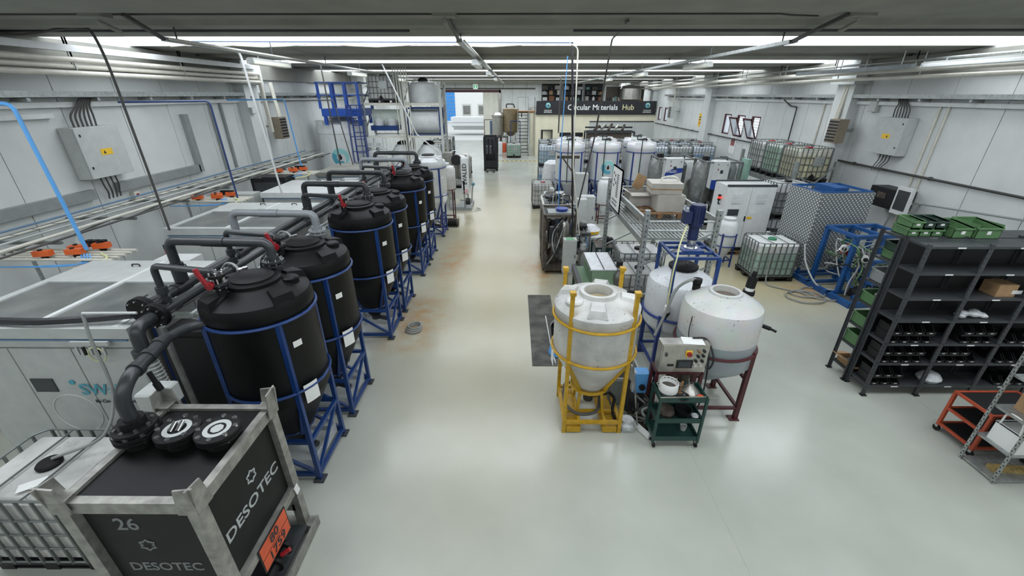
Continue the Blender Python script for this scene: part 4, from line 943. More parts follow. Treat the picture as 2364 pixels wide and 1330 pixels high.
MB().frame((-.36, 0, -.2), (.3, .22, .86), .045).build('stand', MAROON, dc)
MB().cyl((-.1, .1, .45), (-.1, .1, .8), .07).cyl((.12, .15, .4), (.12, .15, .75), .08).tube(fillet([(-.1, .1, .45), (-.1, .1, .3), (.12, .15, .3), (.12, .15, .4)], .05, 3), .03, 8).build('pump_set', RUSTY, dc)
MB().box((.0, .15, .4), (.5, .25, .06)).build('skid_shelf', DGREY, dc)
tag(MB().box((0, 0, 0), (.3, .19, .003), rz=-.12).build('paper_sheet', PAPER, loc=(2.58, 5.06, 1.582)), 'white sheet of paper lying on the stainless control panel', 'paper')
line_thing('cable', 'black cable bundle curving round the right side of the control panel', 'cable', spline([(2.6, 5.12, 1.6), (2.8, 5.1, 1.58), (2.87, 4.94, 1.37), (2.83, 4.92, 1.2), (2.77, 5.0, 1.22)], 7), .014, HOSEB)
line_thing('cable', 'black cable dropping from the control panel to the floor', 'cable', spline([(2.82, 5.04, 1.5), (2.86, 5.0, 1.1), (2.86, 4.98, .6), (2.8, 5.0, .2)], 6), .012, HOSEB)
# pump with blue face left of the control panel
dp = E('dosing_pump', 'blue-faced white dosing pump on a barrel left of the control panel', 'pump', (2.02, 5.45, 0))
MB().cyl((0, .05, 0), (0, .05, .62), .2, n=24).build('barrel', DGREY, dp); MB().ring((0, .05, .62), .2, .015, 24, 5).build('barrel_rim', BLK, dp)
MB().bb((-.12, -.22, .5), (.1, -.04, .86)).build('pump_body', PBLUE, dp); MB().bb((-.14, -.2, .5), (-.11, .02, .88)).build('pump_side', WPLAS, dp); MB().cyl((0, -.26, .62), (0, -.22, .62), .05).build('pump_knob', BLK, dp)
MB().tube(fillet([(.15, -.1, .9), (.24, -.1, .75), (.2, -.1, .4), (.25, -.1, .2)], .08, 4), .03, 8).build('feed_pipe', BLACKR, dp)
gb = E('plastic_crate', 'transparent grey plastic bin behind the yellow frame', 'bin', (1.85, 5.78, 0))
GT = mat('smoky_clear_plastic', '8f958f', .25, var=.05, alpha=.75)
m = MB(); a = .26
for s in (-1, 1): m.bb((s * a - .01, -a, .02), (s * a + .01, a, .55)); m.bb((-a, s * a - .01, .02), (a, s * a + .01, .55))
m.bb((-a, -a, 0), (a, a, .03)); m.build('tub', GT, gb); MB().frame((-a - .015, -a - .015, .54), (a + .015, a + .015, .56), .03).build('rim', LGREY, gb)
bs = E('squeegee', 'floor squeegee with long handle leaning beside the yellow frame', 'squeegee', (1.95, 4.95, 0)); MB().cyl((0, 0, .05), (-.12, .35, 1.15), .014).build('handle', ALU, bs); MB().box((.03, -.02, .05), (.06, .42, .07), rz=.5).build('blade_holder', PAPER, bs); MB().box((.05, -.03, .02), (.02, .44, .04), rz=.5).build('rubber_blade', BLACKR, bs)
bc = E('basin', 'small white plastic basin with a white bag on the floor by the yellow frame', 'basin', (1.78, 4.97, 0))
MB().lathe([(0, .01), (.12, .01), (.15, .12), (.14, .12), (.11, .02), (0, .02)], 4).xf(Matrix.Rotation(PI / 4, 4, 'Z')).build('tub', CLEAR, bc); MB().lathe([(0, .03), (.09, .03), (.11, .1), (.06, .16), (.1, .2), (.05, .12), (0, .11)], 9).build('bag', STUFFW, bc)
# ------------------------------------------------------------------ green trolley
gt = E('tool_trolley', 'dark green three-shelf trolley with pans and lids in the aisle', 'trolley', (2.41, 4.78, 0))
hx, hy = .33, .17
for sx in (-1, 1):
    for sy in (-1, 1):
        MB().box((sx * hx, sy * hy, .5), (.035, .035, .84)).build('corner_post', GREEN, gt)
        w_ = MB().cyl((sx * hx * .95 - .012, sy * hy, .05), (sx * hx * .95 + .012, sy * hy, .05), .05, n=16).build('wheel', BLACKR, gt); MB().box((sx * hx * .95, sy * hy, .09), (.045, .03, .05)).build('fork', GALV, w_)
for z in (.12, .46, .84):
    m = MB().bb((-hx, -hy, z), (hx, hy, z + .01))
    for s in (-1, 1): m.bb((-hx, s * hy - .008, z), (hx, s * hy + .008, z + .08)); m.bb((s * hx - .008, -hy, z), (s * hx + .008, hy, z + .08))
    m.build('tray', GREEN, gt)
SOFF = [-.08]
def small(name, label, cat, fn, m, loc, rz=0):
    loc = (loc[0] + SOFF[0], loc[1], loc[2]); o = MB(); fn(o); return tag(o.build(name, m, loc=loc, rz=rz), label, cat)
pn = E('steel_pot', 'stainless pot lined with white cloth on the green trolley top', 'pot', (2.24, 4.8, .855)); MB().lathe([(0, 0), (.12, 0), (.125, .2), (.13, .2), (.12, .19), (.115, .01), (0, .01)], 28).build('pot', STEEL, pn)
MB().lathe([(.11, .12), (.127, .21), (.134, .2), (.136, .06)], 14).build('cloth', PAPER, pn)
for s in (-1, 1): MB().tube(fillet([(s * .125, -.03, .16), (s * .17, -.03, .16), (s * .17, .03, .16), (s * .125, .03, .16)], .02, 3), .008, 6).build('handle', STEEL, pn)
small('metal_funnel', 'dull steel funnel upside down on the green trolley top', 'funnel', lambda o: o.lathe([(.14, 0), (.145, .02), (.04, .13), (.03, .16), (.02, .16), (.03, .12), (.12, .02)], 28), STEEL, (2.65, 4.82, .855))
small('wooden_brush', 'brush with reddish wooden handle standing on the green trolley', 'brush', lambda o: o.box((0, 0, .1), (.03, .02, .24), ry=.1).box((0, 0, .02), (.06, .05, .04)), WOOD, (2.49, 4.78, .855))
small('enamel_plate', 'shallow dark dish between pot and funnel on the trolley', 'dish', lambda o: o.lathe([(0, 0), (.08, 0), (.11, .05), (.1, .05), (.07, .01), (0, .01)], 24), BLK, (2.48, 4.68, .855))
small('long_spatula', 'long steel spatula lying along the trolley front edge', 'spatula', lambda o: o.bar((-.35, 0, 0), (.3, .02, .0), .012).box((.4, .02, 0), (.16, .06, .012)), STEEL, (2.5, 4.6, .935))
small('orange_clip', 'small orange plastic part on the trolley front corner', 'clip', lambda o: o.box((0, 0, .03), (.08, .05, .06)).cyl((0, -.03, .05), (0, .03, .05), .02), ORANGE, (2.74, 4.66, .855))
small('round_filter', 'round dark filter housing on the trolley middle tray', 'filter', lambda o: o.lathe([(0, 0), (.1, 0), (.12, .06), (.1, .12), (.04, .16), (0, .16)], 24), RUSTY, (2.35, 4.78, .475))
small('round_pan', 'round dark pan on the trolley middle tray beside the filter', 'pan', lambda o: o.lathe([(0, 0), (.11, 0), (.12, .1), (.11, .1), (.1, .02), (0, .02)], 24), BLK, (2.6, 4.78, .475))
small('crumpled_foil', 'crumpled pale foil at the right end of the middle trolley tray', 'foil', lambda o: o.lathe([(0, 0), (.05, 0), (.06, .03), (.03, .05), (0, .04)], 7), STUFFW, (2.76, 4.72, .475))
small('wash_cup', 'small grey cup on the bottom trolley tray', 'cup', lambda o: o.lathe([(0, 0), (.04, 0), (.05, .09), (.045, .09), (.035, .01), (0, .01)], 18), LGREY, (2.68, 4.82, .135))
SOFF[0] = 0
# rubber mat in the aisle, bucket and blue hose on it
tag(MB().bb((.36, 6.62, 0), (.95, 9.75, .012)).build('rubber_mat', mat('worn_rubber_mat', '56554f', .75, var=.4, scale=3)), 'worn dark rubber mat on the aisle floor left of the yellow frame', 'mat')
bk = E('black_bucket', 'black bucket with blue hose coil behind the yellow-framed tank', 'bucket', (.95, 7.6, .012)); MB().lathe([(0, 0), (.13, 0), (.17, .32), (.16, .32), (.12, .02), (0, .02)], 24).build('pail', BLACKR, bk); MB().tube([(.17 * math.cos(q), .0, .32 + .17 * math.sin(q)) for q in [PI * k / 10 for k in range(11)]], .008, 5).build('bail', LGREY, bk)
hc = E('blue_hose_coil', 'coil of blue hose on the rubber mat by the yellow frame', 'hose', (.88, 7.05, .012))
for k in range(4): MB().ring((0, .01 * k, .03 + .035 * k), .16 - .01 * k, .02, 24, 6).build('loop', PBLUE, hc)
line_thing('flat_cable', 'thin white cable lying along the edge of the rubber mat', 'cable', [(.75, 8.6, .02), (.78, 7.2, .02), (.82, 6.7, .02)], .012, PAPER, 5)
# ------------------------------------------------------------------ galvanised pallet rack in the middle with mesh decks
gr = E('pallet_rack', 'galvanised pallet rack with open mesh decks and grey cartons in the middle', 'rack', (2.5, 7.6, 0))
W, D = 1.35, 3.3
for x in (0, W):
    for y in (0, D):
        MB().box((x, y, 1.42), (.09, .09, 2.84)).build('upright', GALV, gr)
m = MB()
for x in (0, W):
    for y in (0, D):
        for k in range(26): m.box((x - .047, y, .15 + k * .104), (.004, .02, .035)).box((x, y - .047, .15 + k * .104), (.02, .004, .035))
m.build('punched_slot', DGREY, gr)['kind'] = 'stuff'
for y in (0, D):
    for z in (2.62, 2.44): MB().cyl((0, y, z), (W, y, z), .022, n=8).build('end_tube', GALV, gr)
    for z0 in (.25, 1.0, 1.72): MB().bar((0, y, z0), (W, y, z0 + .7), .035).build('end_brace', GALV, gr)
    MB().bar((0, y, .2), (W, y, .2), .035).build('end_brace', GALV, gr)
for z in (2.2, 1.98):
    for x in (0, W): MB().bar((x, 0, z), (x, D, z), .05, .12).build('beam', GALV, gr)
    break
for x in (0, W): MB().bar((x, 0, 2.62), (x, D, 2.62), .05, .12).build('beam', GALV, gr)
for k in range(3):
    m = MB(); y0 = .08 + k * 1.07
    for i in range(17): m.bb((.03 + i * .0775, y0, 2.25), (.03 + i * .0775 + .045, y0 + 1.0, 2.27))
    for i in range(5): m.bb((.02, y0 + i * .24, 2.23), (W - .02, y0 + i * .24 + .04, 2.255))
    m.build('deck_grid', GALV, gr)
sg = E('notice_board', 'white notice board with black symbols and lines on the rack end', 'sign', (2.43, 9.95, 2.2))
MB().bb((-.02, -.55, .1), (.0, .35, 1.05)).build('board', PAPER, sg); MB().frame((-.01, -.56, .09), (-.01, .36, 1.06), .025).build('board_frame', BLK, sg)
for k in range(12): MB().bb((-.026, -.28, .4 + k * .045), (-.02, -.12, .42 + k * .045)).build('printed_line', INK, sg)
for k, (y, z) in enumerate(((.2, .9), (.05, .86), (.12, .75), (-.02, .7), (.16, .62))): MB().disc((-.023, y, z), .035, .006, 'x', 12).build('printed_symbol', DGREY, sg)
for k in range(2): MB().bb((-.026, -.3 , .18 + k * .09), (-.02, .2, .23 + k * .09)).build('printed_bar', MGREY, sg)
def carton(label, x, y, z, w_, d, h, m=CARDG, rz=0, open_=False, name='cardboard_box', tape=True, group=None):
    o = E(name, label, 'carton', (x, y, z), rz, group)
    if open_:
        q = MB()
        for s in (-1, 1): q.bb((s * w_ / 2 - .006, -d / 2, 0), (s * w_ / 2 + .006, d / 2, h)); q.bb((-w_ / 2, s * d / 2 - .006, 0), (w_ / 2, s * d / 2 + .006, h))
        q.bb((-w_ / 2, -d / 2, 0), (w_ / 2, d / 2, .01)).build('walls', m, o)
        for s in (-1, 1):
            MB().box((s * (w_ / 2 + .07), 0, h + .03), (.17, d, .008), ry=-s * .5).build('flap', m, o); MB().box((0, s * (d / 2 + .07), h - .02), (w_, .16, .008), rx=-s * .3).build('flap', m, o)
        MB().bb((-w_ / 2 + .02, -d / 2 + .02, .01), (w_ / 2 - .02, d / 2 - .02, h * .5)).build('contents', RUSTY, o)
    else:
        MB().bb((-w_ / 2, -d / 2, 0), (w_ / 2, d / 2, h)).build('carton_body', m, o)
        if tape: MB().bb((-.03, -d / 2 - .002, h * .6), (.03, d / 2 + .002, h + .002)).build('tape', CARD, o); MB().bb((.08, -d / 2 - .004, h * .25), (.24, -d / 2 - .001, h * .55)).build('printed_label', PAPER, o)
    return o
def pallet(label, x, y, z, w_=1.2, d=.8, rz=0, group=None):
    o = E('wooden_pallet', label, 'pallet', (x, y, z), rz, group)
    for k in range(5): MB().bb((-w_ / 2, -d / 2 + k * d * .225, .11), (w_ / 2, -d / 2 + k * d * .225 + d * .1, .135)).build('deck_board', WOOD, o)
    for x_ in (-w_ / 2 + .06, 0, w_ / 2 - .06):
        for y_ in (-d / 2 + .06, 0, d / 2 - .06): MB().box((x_, y_, .06), (.1, .1, .1)).build('block', WOOD, o)
    return o
pallet('reddish wooden pallet on the mesh deck of the middle rack', 3.25, 9.6, 2.27, 1.0, 1.2)
carton('open grey carton with dark contents on the middle rack pallet', 2.98, 9.95, 2.41, .52, .5, .3, open_=True)
carton('lower large grey carton on the middle rack pallet', 3.5, 9.4, 2.41, .6, .56, .36, tape=False)
uc = carton('upper grey carton with overhanging lid on the middle rack', 3.42, 9.5, 2.775, .66, .56, .2, CARDG, rz=-.08, tape=False); MB().bb((-.345, -.295, .13), (.345, .295, .24)).build('carton_lid', CARDG, uc); MB().bb((-.34, -.29, .1), (.34, .29, .13)).build('shadow_gap', CARD, uc)
hh = E('shower_hose_roll', 'pale hose loop lying on the upper carton of the middle rack', 'hose', (3.5, 9.4, 3.015)); MB().tube([(.2 * math.cos(q), .05, .02 + .1 * math.sin(q)) for q in [PI * k / 10 for k in range(11)]], .02, 6).build('loop', LAMPW, hh)
tag(MB().box((0, 0, .15), (.3, .02, .34), ry=.4, rz=.4).build('cardboard_flap', CARD, loc=(3.05, 10.2, 2.72)), 'tan cardboard sheet standing behind the open carton', 'cardboard')
# things under and around the rack
ibc(2.95, 9.0, 0, 0, 'old grey tote under the middle rack mesh deck', liquid='frost')
ibc(3.3, 10.35, 0, 0, 'second grey tote under the far end of the middle rack', liquid='grey')
vt = E('vacuum_barrel', 'grey barrel with a black motor head under the right of the middle rack', 'vacuum', (3.2, 8.05, 0)); MB().lathe([(0, 0), (.27, 0), (.29, .8), (.25, .9), (0, .95)], 28).build('drum', LGREY, vt); MB().cyl((-.12, 0, .93), (.18, 0, 1.15), .12).build('motor', BLK, vt); MB().lathe([(0, .9), (.13, .9), (.13, 1.1), (.08, 1.16), (0, 1.17)], 18, (.02, -.14, 0)).build('cap', MGREY, vt); MB().tube(spline([(.2, -.2, .95), (.35, -.3, .7), (.3, -.35, .3)], 6), .02, 6).build('hose', HOSE, vt)
fp2 = E('filter_trough', 'green trough machine covered with a white sheet under caged bars', 'machine', (1.75, 8.4, 0))
for x in (-.32, .42):
    for y in (-.5, .65): MB().bar((x, y, 0), (x, y, 1.12), .06).build('leg', GREEN, fp2)
MB().bb((-.32, -.55, 1.0), (.42, .7, 1.1)).build('bed', mat('trough_green', '5f7a5c', .5), fp2); MB().prism([(-.5, 1.1), (.68, 1.1), (.68, 1.42), (-.34, 1.42)], -.1, .42, 'x').build('hood', mat('trough_green', '5f7a5c', .5), fp2)
MB().prism([(-.36, 1.425), (.7, 1.425), (.7, 1.45), (-.36, 1.45)], -.14, .45, 'x').build('white_sheet', STUFFW, fp2)
for k in range(3): MB().bar((-.14 + .29 * k, -.37, 1.46), (-.14 + .29 * k, .7, 1.46), .014).build('cage_bar', BLK, fp2)
MB().bb((-.38, -.55, .98), (-.3, .7, 1.16)).build('rail', DGREY, fp2)
gc = E('gas_cylinder', 'dark steel gas cylinder beside the green trough', 'gas cylinder', (2.2, 8.0, 0)); MB().lathe([(0, .02), (.11, .02), (.115, .1), (.115, 1.25), (.09, 1.36), (.04, 1.42), (.035, 1.46), (0, 1.46)], 24).build('bottle', mat('cylinder_grey', '6b6a64', .35, .6), gc); MB().cyl((0, 0, 1.44), (0, 0, 1.52), .025).cyl((-.05, 0, 1.5), (.05, 0, 1.5), .018).build('valve', CHROME, gc); MB().cyl((0, 0, 1.54), (0, 0, 1.66), .07).build('cap', BLK, gc)
bg_ = E('white_sack', 'white plastic sack slumped behind the yellow frame post', 'sack', (2.25, 7.15, 0)); MB().lathe([(0, 0), (.16, 0), (.19, .3), (.15, .75), (.1, 1.0), (.05, 1.1), (0, 1.1)], 11).build('bag', STUFFW, bg_)
bd_ = E('waste_bin', 'white waste container with bags and yellow gloves behind the rack post', 'bin', (2.3, 12.0, 0)); MB().rbox((-.3, -.3, 0), (.3, .3, 1.0), .08).build('tub', WPLAS, bd_); MB().lathe([(0, 1.0), (.25, 1.0), (.3, 1.12), (.15, 1.25), (0, 1.2)], 10).build('bag', STUFFW, bd_); MB().box((.05, -.22, 1.08), (.3, .12, .08), rz=.3).build('gloves', YLABEL, bd_)
# ------------------------------------------------------------------ rusty skid machines on the aisle's right edge
sm = E('steel_skid', 'tall rusty steel skid on castors crowded with pumps and hoses by the aisle', 'machine', (.85, 11.2, 0))
MB().frame((0, 0, .14), (.85, 1.1, 1.75), .06).build('frame', RUSTY, sm); MB().bb((0, 0, .14), (.85, 1.1, .2)).build('base', RUSTY, sm); MB().bb((.05, .1, .9), (.8, 1.0, .95)).build('shelf', RUSTY, sm)
MB().bb((-.02, -.02, .35), (.02, .9, 1.75)).build('side_sheet', RUSTY, sm)
for x in (.1, .75):
    for y in (.1, 1.0): MB().cyl((x - .02, y, .07), (x + .02, y, .07), .07).build('castor', BLK, sm)
for k, (x, y, z, r, h) in enumerate(((.25, .3, .95, .13, .4), (.6, .35, .95, .15, .55), (.3, .75, .95, .12, .5), (.6, .8, .2, .18, .5), (.3, .5, .2, .15, .45))): MB().lathe([(0, z), (r, z), (r, z + h * .8), (r * .6, z + h), (0, z + h)], 18).build('vessel', (DGREY, STEEL, BLK, MGREY, RUSTY)[k], sm) if 0 else MB().lathe([(0, z), (r, z), (r, z + h * .8), (r * .6, z + h), (0, z + h)], 18, (x, y, 0)).build('vessel', (DGREY, STEEL, BLK, MGREY, RUSTY)[k], sm)
for k in range(5): MB().tube(spline([(.1 + k * .15, .0, .3 + k * .1), (.3, -.12 - .03 * k, .7), (.5 - k * .08, .1, 1.2), (.7, .4, 1.6 + .05 * k)], 6), .018, 6).build('hose', (HOSE, HOSEB, CABLE, HOSE, HOSEB)[k], sm)
MB().bb((.1, .1, 1.75), (.8, .6, 1.8)).build('top_tray', MGREY, sm); MB().lathe([(0, 1.8), (.16, 1.8), (.18, 1.88), (0, 1.9)], 18, (.5, .35, 0)).build('basin', LBLUE, sm)
s2 = E('steel_skid', 'second steel skid with blue pump and black canister farther along the aisle', 'machine', (.95, 13.2, 0))
MB().frame((0, 0, .03), (1.0, 1.3, 1.55), .06).build('frame', STEEL, s2); MB().bb((0, 0, .85), (1.0, 1.3, .9)).build('shelf', MGREY, s2)
MB().cyl((.3, .3, 1.0), (.7, .3, 1.0), .14).build('pump', mat('pump_blue', '2b568f', .4), s2); MB().lathe([(0, .9), (.18, .9), (.2, 1.3), (.12, 1.45), (0, 1.45)], 20, (.65, .9, 0)).build('canister', BLK, s2)
MB().lathe([(0, 1.58), (.25, 1.58), (.3, 1.68), (.24, 1.7), (0, 1.62)], 16, (.35, .9, 0)).build('motor_cover', DGREY, s2); MB().bb((0, .55, .9), (.55, 1.25, 1.5)).build('box', MGREY, s2)
for k in range(7): MB().tube(spline([(.2 + .1 * k, .1, 1.5), (.25 + .1 * k, .3 + .1 * (k % 3), 1.8 + .05 * (k % 2)), (.5, .6, 1.65), (.2 + .1 * k, .9, 1.5)], 5), .016, 6).build('hose', (BLK, HOSE, CABLE, BLK, HOSE, CABLE, BLK)[k], s2)
MB().bb((-.05, -.02, .3), (.0, 1.0, 1.1)).build('side_sheet', BLK, s2)
cabinet('grey control box on a post with green paper on top by the aisle', 1.3, 10.2, .34, .26, .95, LGREY, z=.42)
line_thing('steel_post', 'short steel post under the grey aisle control box', 'post', [(1.45, 10.33, 0), (1.45, 10.33, .42)], .03, GALV)
tag(MB().box((0, 0, 0), (.2, .2, .004), rz=.2).build('green_leaflet', mat('green_paper', '6fa37c', .6), loc=(1.46, 10.33, 1.375)), 'green leaflet on top of the grey aisle control box', 'paper')
cabinet('near tall grey cabinet in the workshop clutter, below the other one', 2.35, 14.4, .5, .4, 1.55, LGREY)
cabinet('far tall grey cabinet before the white cone tanks', 2.5, 17.0, .5, .4, 1.9, LGREY)
cabinet('slim cream control cabinet on the left of the workshop', 2.0, 12.9, .3, .3, 1.8, LGREY)
ibc(1.32, 19.4, 0, PI / 2, 'small white tote with red cap by the aisle', liquid='white', cap=RED)
ss = E('support_stand', 'grey T-shaped steel stand rising in front of the white cone tanks', 'stand', (1.9, 15.5, 0)); MB().bar((.25, 0, 0), (.25, 0, 2.75), .07).build('post', RUSTY, ss); MB().bar((-.35, 0, 2.75), (.45, 0, 2.75), .1).build('arm', RUSTY, ss); MB().bar((.25, 0, 2.2), (-.15, 0, 2.72), .05).build('brace', RUSTY, ss); MB().box((.25, 0, .01), (.3, .3, .02)).build('foot', RUSTY, ss)
bb2 = E('big_bag', 'white woven big bag tied over a blue tub beside the aisle', 'sack', (1.95, 22.2, 0)); MB().lathe([(0, 0), (.4, 0), (.45, .3)], 16).build('tub', mat('blue_tub', '2d5b9e', .45), bb2); MB().lathe([(.45, .3), (.52, .6), (.46, 1.2), (.4, 1.55), (.2, 1.7), (0, 1.65)], 13).build('bag', STUFFW, bb2)
# ------------------------------------------------------------------ white cone tanks right of the aisle
WG = 'white cone tanks in blue stands right of the aisle'
w0 = None
WPOS = [(2.45, 18.9), (4.0, 18.9), (5.55, 18.9), (2.6, 20.6), (4.2, 20.6), (5.8, 20.6)]
WN = ['left tank of the front row', 'front middle one bearing the round teal logo', 'right tank of the front row', 'left tank of the back row', 'middle tank of the back row', 'right tank of the back row']
WB = two_tone('white_tank_body', 'e4e6e5', 'c3c6c6', 1.2, soft=.02)
for i, (x, y) in enumerate(WPOS):
    lab = 'white cone tank in a blue stand, ' + WN[i]
    if i == 0: w0 = cone_tank('cone_tank', lab, (x, y, 0), R=.62, zc=1.35, zs=2.88, zt=2.96, ztop=3.05, tank=WB, fm=NAVY, rings=(1.36, 2.55), post_to=2.55, half=.44, group=WG, stickers=False)
    else:
        t = copy_tree(w0, (x, y, 0), 0, lab, WG)
    t = w0 if i == 0 else t
    MB().tube(fillet([(-.18, -.66, 1.3), (-.18, -.66, 3.12), (.08, -.3, 3.12), (.08, -.3, 2.98)], .06, 3), .018, 6).build('dip_pipe', BLK, t)
    if i == 1: logo(t, lambda a, b, z: ((.62 + z) * math.cos(-PI / 2 + .05 + a / .62), (.62 + z) * math.sin(-PI / 2 + .05 + a / .62), 1.95 + b), .29)
small_tank('small white tank on maroon legs before the middle white cone tank', (3.6, 16.6, 0), .27, .75, 1.75, WPLAS, MAROON)
# ------------------------------------------------------------------ totes behind them, stacked two high
k = 0
LQ = ['lblue', 'white', 'blue', 'white', 'grey', 'white', 'lblue', 'white', 'white', 'blue', 'lblue']
SIDE = ['leftmost', 'second', 'third', 'fourth', 'fifth', 'sixth', 'seventh', 'rightmost']
for r, y in enumerate((25.6, 26.8)):
    for c_ in range(8):
        x = 2.1 + 1.26 * c_
        for lv in range(2):
            lab = '%s tote of the %s in the tote store behind the white tanks' % (SIDE[c_], ('front row, bottom layer', 'front row, top layer', 'back row, bottom layer', 'back row, top layer')[r * 2 + lv])
            ibc(x, y, lv * 1.15, 0, lab, 'totes stacked behind the white tanks', LQ[(c_ * 2 + r + lv) % 11], cap=RED if (c_ + r) % 5 == 2 else None); k += 1
for i, (x, y, q) in enumerate(((7.7, 23.6, 'lblue'), (9.0, 23.6, 'grey'), (10.2, 23.6, 'blue'))):
    for lv in range(2): ibc(x, y, lv * 1.15, 0, '%s tote of the short front stack under the windows, %s one' % (('left', 'middle', 'right')[i], ('lower', 'upper')[lv]), 'totes under the windows', q)
ibc(1.95, 24.2, 0, 0, 'lower tote with blue liquid at the aisle corner of the tote store', liquid='blue'); ibc(1.95, 24.2, 1.15, 0, 'upper tote with pale blue liquid at the aisle corner of the tote store', liquid='lblue')
# totes left of the aisle by the door
LT = [(-4.6, 24.6, 0, 'dark'), (-4.6, 24.6, 1.15, 'white'), (-4.5, 26.6, 0, 'grey'), (-4.5, 26.6, 1.15, 'cream'), (-3.3, 27.4, 0, 'grey'), (-3.35, 24.0, 0, 'white'), (-3.3, 25.5, 0, 'dark'), (-4.5, 28.6, 0, 'grey'), (-4.5, 28.6, 1.15, 'white')]
LTN = ['tote with dark liquid at the bottom of the stack left of the aisle', 'white tote with red cap on top of the dark one left of the aisle', 'lower tote of the second stack towards the door', 'upper cream tote of the second stack towards the door', 'single tote at the aisle edge nearest the door', 'single white tote at the aisle edge behind the evaporator', 'single dark tote at the aisle edge between two others', 'lower tote of the stack nearest the door', 'upper tote of the stack nearest the door']
for (x, y, z, q), lab in zip(LT, LTN): ibc(x, y, z, PI / 2, lab, 'totes left of the aisle', q, cap=RED if 'red cap' in lab else None)
ibc(-.05, 36.2, 0, 0, 'mint green tote beside the steel stairs', liquid='mint')
# ------------------------------------------------------------------ evaporators
ev = E('evaporator', 'steel evaporator skid with a white EVALED column beside the aisle', 'evaporator', (-2.95, 18.5, 0))
MB().bb((0, 0, 0), (.98, 1.6, .12)).build('skid', MGREY, ev); MB().frame((0, .05, .12), (.7, 1.5, 1.3), .06).build('frame', MGREY, ev)
MB().rbox((.58, .02, .72), (.92, .36, 2.32), .08).build('column', WPLAS, ev)
MB().text('EVALED', .26, Matrix.Translation((.76, .012, 1.62)) @ Matrix.Rotation(PI / 2, 4, 'X') @ Matrix.Rotation(PI / 2, 4, 'Z')).build('lettering', INK, ev)
MB().disc((.8, .005, .88), .09, .01, 'y').build('round_badge', mat('pink_badge', 'd4a6ab', .5), ev)
MB().bb((-.2, .1, 1.3), (.2, .5, 2.5)).build('steel_cabinet', STEEL, ev); MB().cyl((.4, .1, 2.2), (.4, .35, 2.2), .22, n=20).build('fan', BLK, ev)
MB().lathe([(0, 1.3), (.4, 1.3), (.4, 2.2), (.3, 2.35), (0, 2.4)], 28, (.55, 1.0, 0)).build('boiler', STEEL, ev)
MB().cyl((.0, .2, .75), (.0, .2, 1.3), .18, n=20).build('drum', mat('blue_drum', '1f52a0', .4), ev); MB().disc((.35, .04, .4), .14, .04, 'y').build('pump_cover', CREAM, ev); MB().cyl((.75, .1, .4), (.95, .1, .4), .15).build('pump', BLK, ev)
MB().tube(fillet([(1.0, .2, .3), (1.05, .2, .9), (1.1, .1, 1.1)], .05, 3), .03, 7).build('gauge_pipe', GALV, ev); MB().cyl((1.08, .06, 1.15), (1.14, .12, 1.2), .07).build('gauge', mat('gauge_teal', '5b8a93', .4), ev)
MB().tube(spline([(.1, .3, 2.5), (.4, .1, 2.6), (.7, .1, 2.4)], 6), .02, 6).build('hose', PAPER, ev); MB().tube(spline([(.9, .1, .1), (1.25, -.05, .03), (1.4, .2, .03), (1.2, .4, .03)], 6), .018, 6).build('floor_hose', LGREY, ev)
def evap(label, x, y, w_, zb, zt, blue_top, name='EVALED'):
    o = E('evaporator', label, 'evaporator', (x, y, 0))
    MB().bb((0, 0, zb), (w_, .35, zt)).build('cabinet', WPAINT, o)
    if blue_top: 
        pts = [(.0, zb + .2), (w_ * .35, zb + .34), (w_ * .7, zb + .42), (w_, zb + .46), (w_, zb + .62), (w_ * .5, zb + .62), (0, zb + .46)]
        MB().prism([(a, b) for a, b in pts], -.008, .0, 'y').build('blue_swoosh', LBLUE, o); MB().text(name, .13, face(w_ * .32, -.012, zb + .49)).build('lettering', PAPER, o)
    else: MB().bb((-.02, -.012, zb - .02), (w_ * .9, -.002, zb + .32)).build('blue_base', LBLUE, o)
    MB().bb((w_ * .45, -.012, zt - .42), (w_ * .62, 0, zt - .3)).build('display', SCREEN, o); MB().bb((w_ * .25, -.012, zt - .3), (w_ * .32, 0, zt - .25)).build('emergency_button', RED, o); MB().disc((w_ * .25, -.01, zt - .1), .02, .012, 'y').build('lock', DGREY, o); MB().disc((w_ * .85, -.01, zt - .12), .02, .012, 'y').build('lock', DGREY, o)
    MB().frame((-.2, .1, 0), (w_ + .5, 1.3, zt - .05), .05).build('frame', STEEL2, o)
    MB().lathe([(0, .7), (.1, .7), (.36, 1.1), (.38, zt - .3), (.28, zt - .12), (.1, zt - .05), (0, zt - .05)], 28, (-.05, .75, 0)).build('boiler', STEEL2, o); MB().lathe([(0, .9), (.3, .9), (.32, zt - .35), (.2, zt - .2), (0, zt - .2)], 28, (w_ + .15, .85, 0)).build('condenser', STEEL2, o)
    MB().cyl((-.1, .7, zt - .1), (-.1, .7, zt + .1), .08).cyl((.05, .75, zt - .1), (.06, .75, zt + .08), .06).build('motor', BLK, o)
    for k in range(7): MB().tube(fillet([(-.15 + k * .16, .3 + .1 * (k % 3), .25 + .1 * (k % 2)), (-.15 + k * .16, .3 + .1 * (k % 3), .9 + .1 * (k % 3)), (.1 + k * .1, .8, 1.0 + .12 * (k % 3))], .08, 3), .03, 7).build('pipework', STEEL2 if k % 2 else BLK, o)
    MB().cyl((.2, .4, .3), (.5, .4, .3), .14).build('pump', BLK, o); MB().cyl((.5, .9, .3), (.8, .9, .3), .13).build('pump', DGREY, o)
    return o
evap('evaporator with white cabinet and blue swoosh lettered EVALED', 5.85, 16.4, .66, 1.6, 2.58, True)
evap('evaporator with white cabinet and solid blue base near the right rack', 7.2, 15.3, .55, 1.65, 2.62, False)
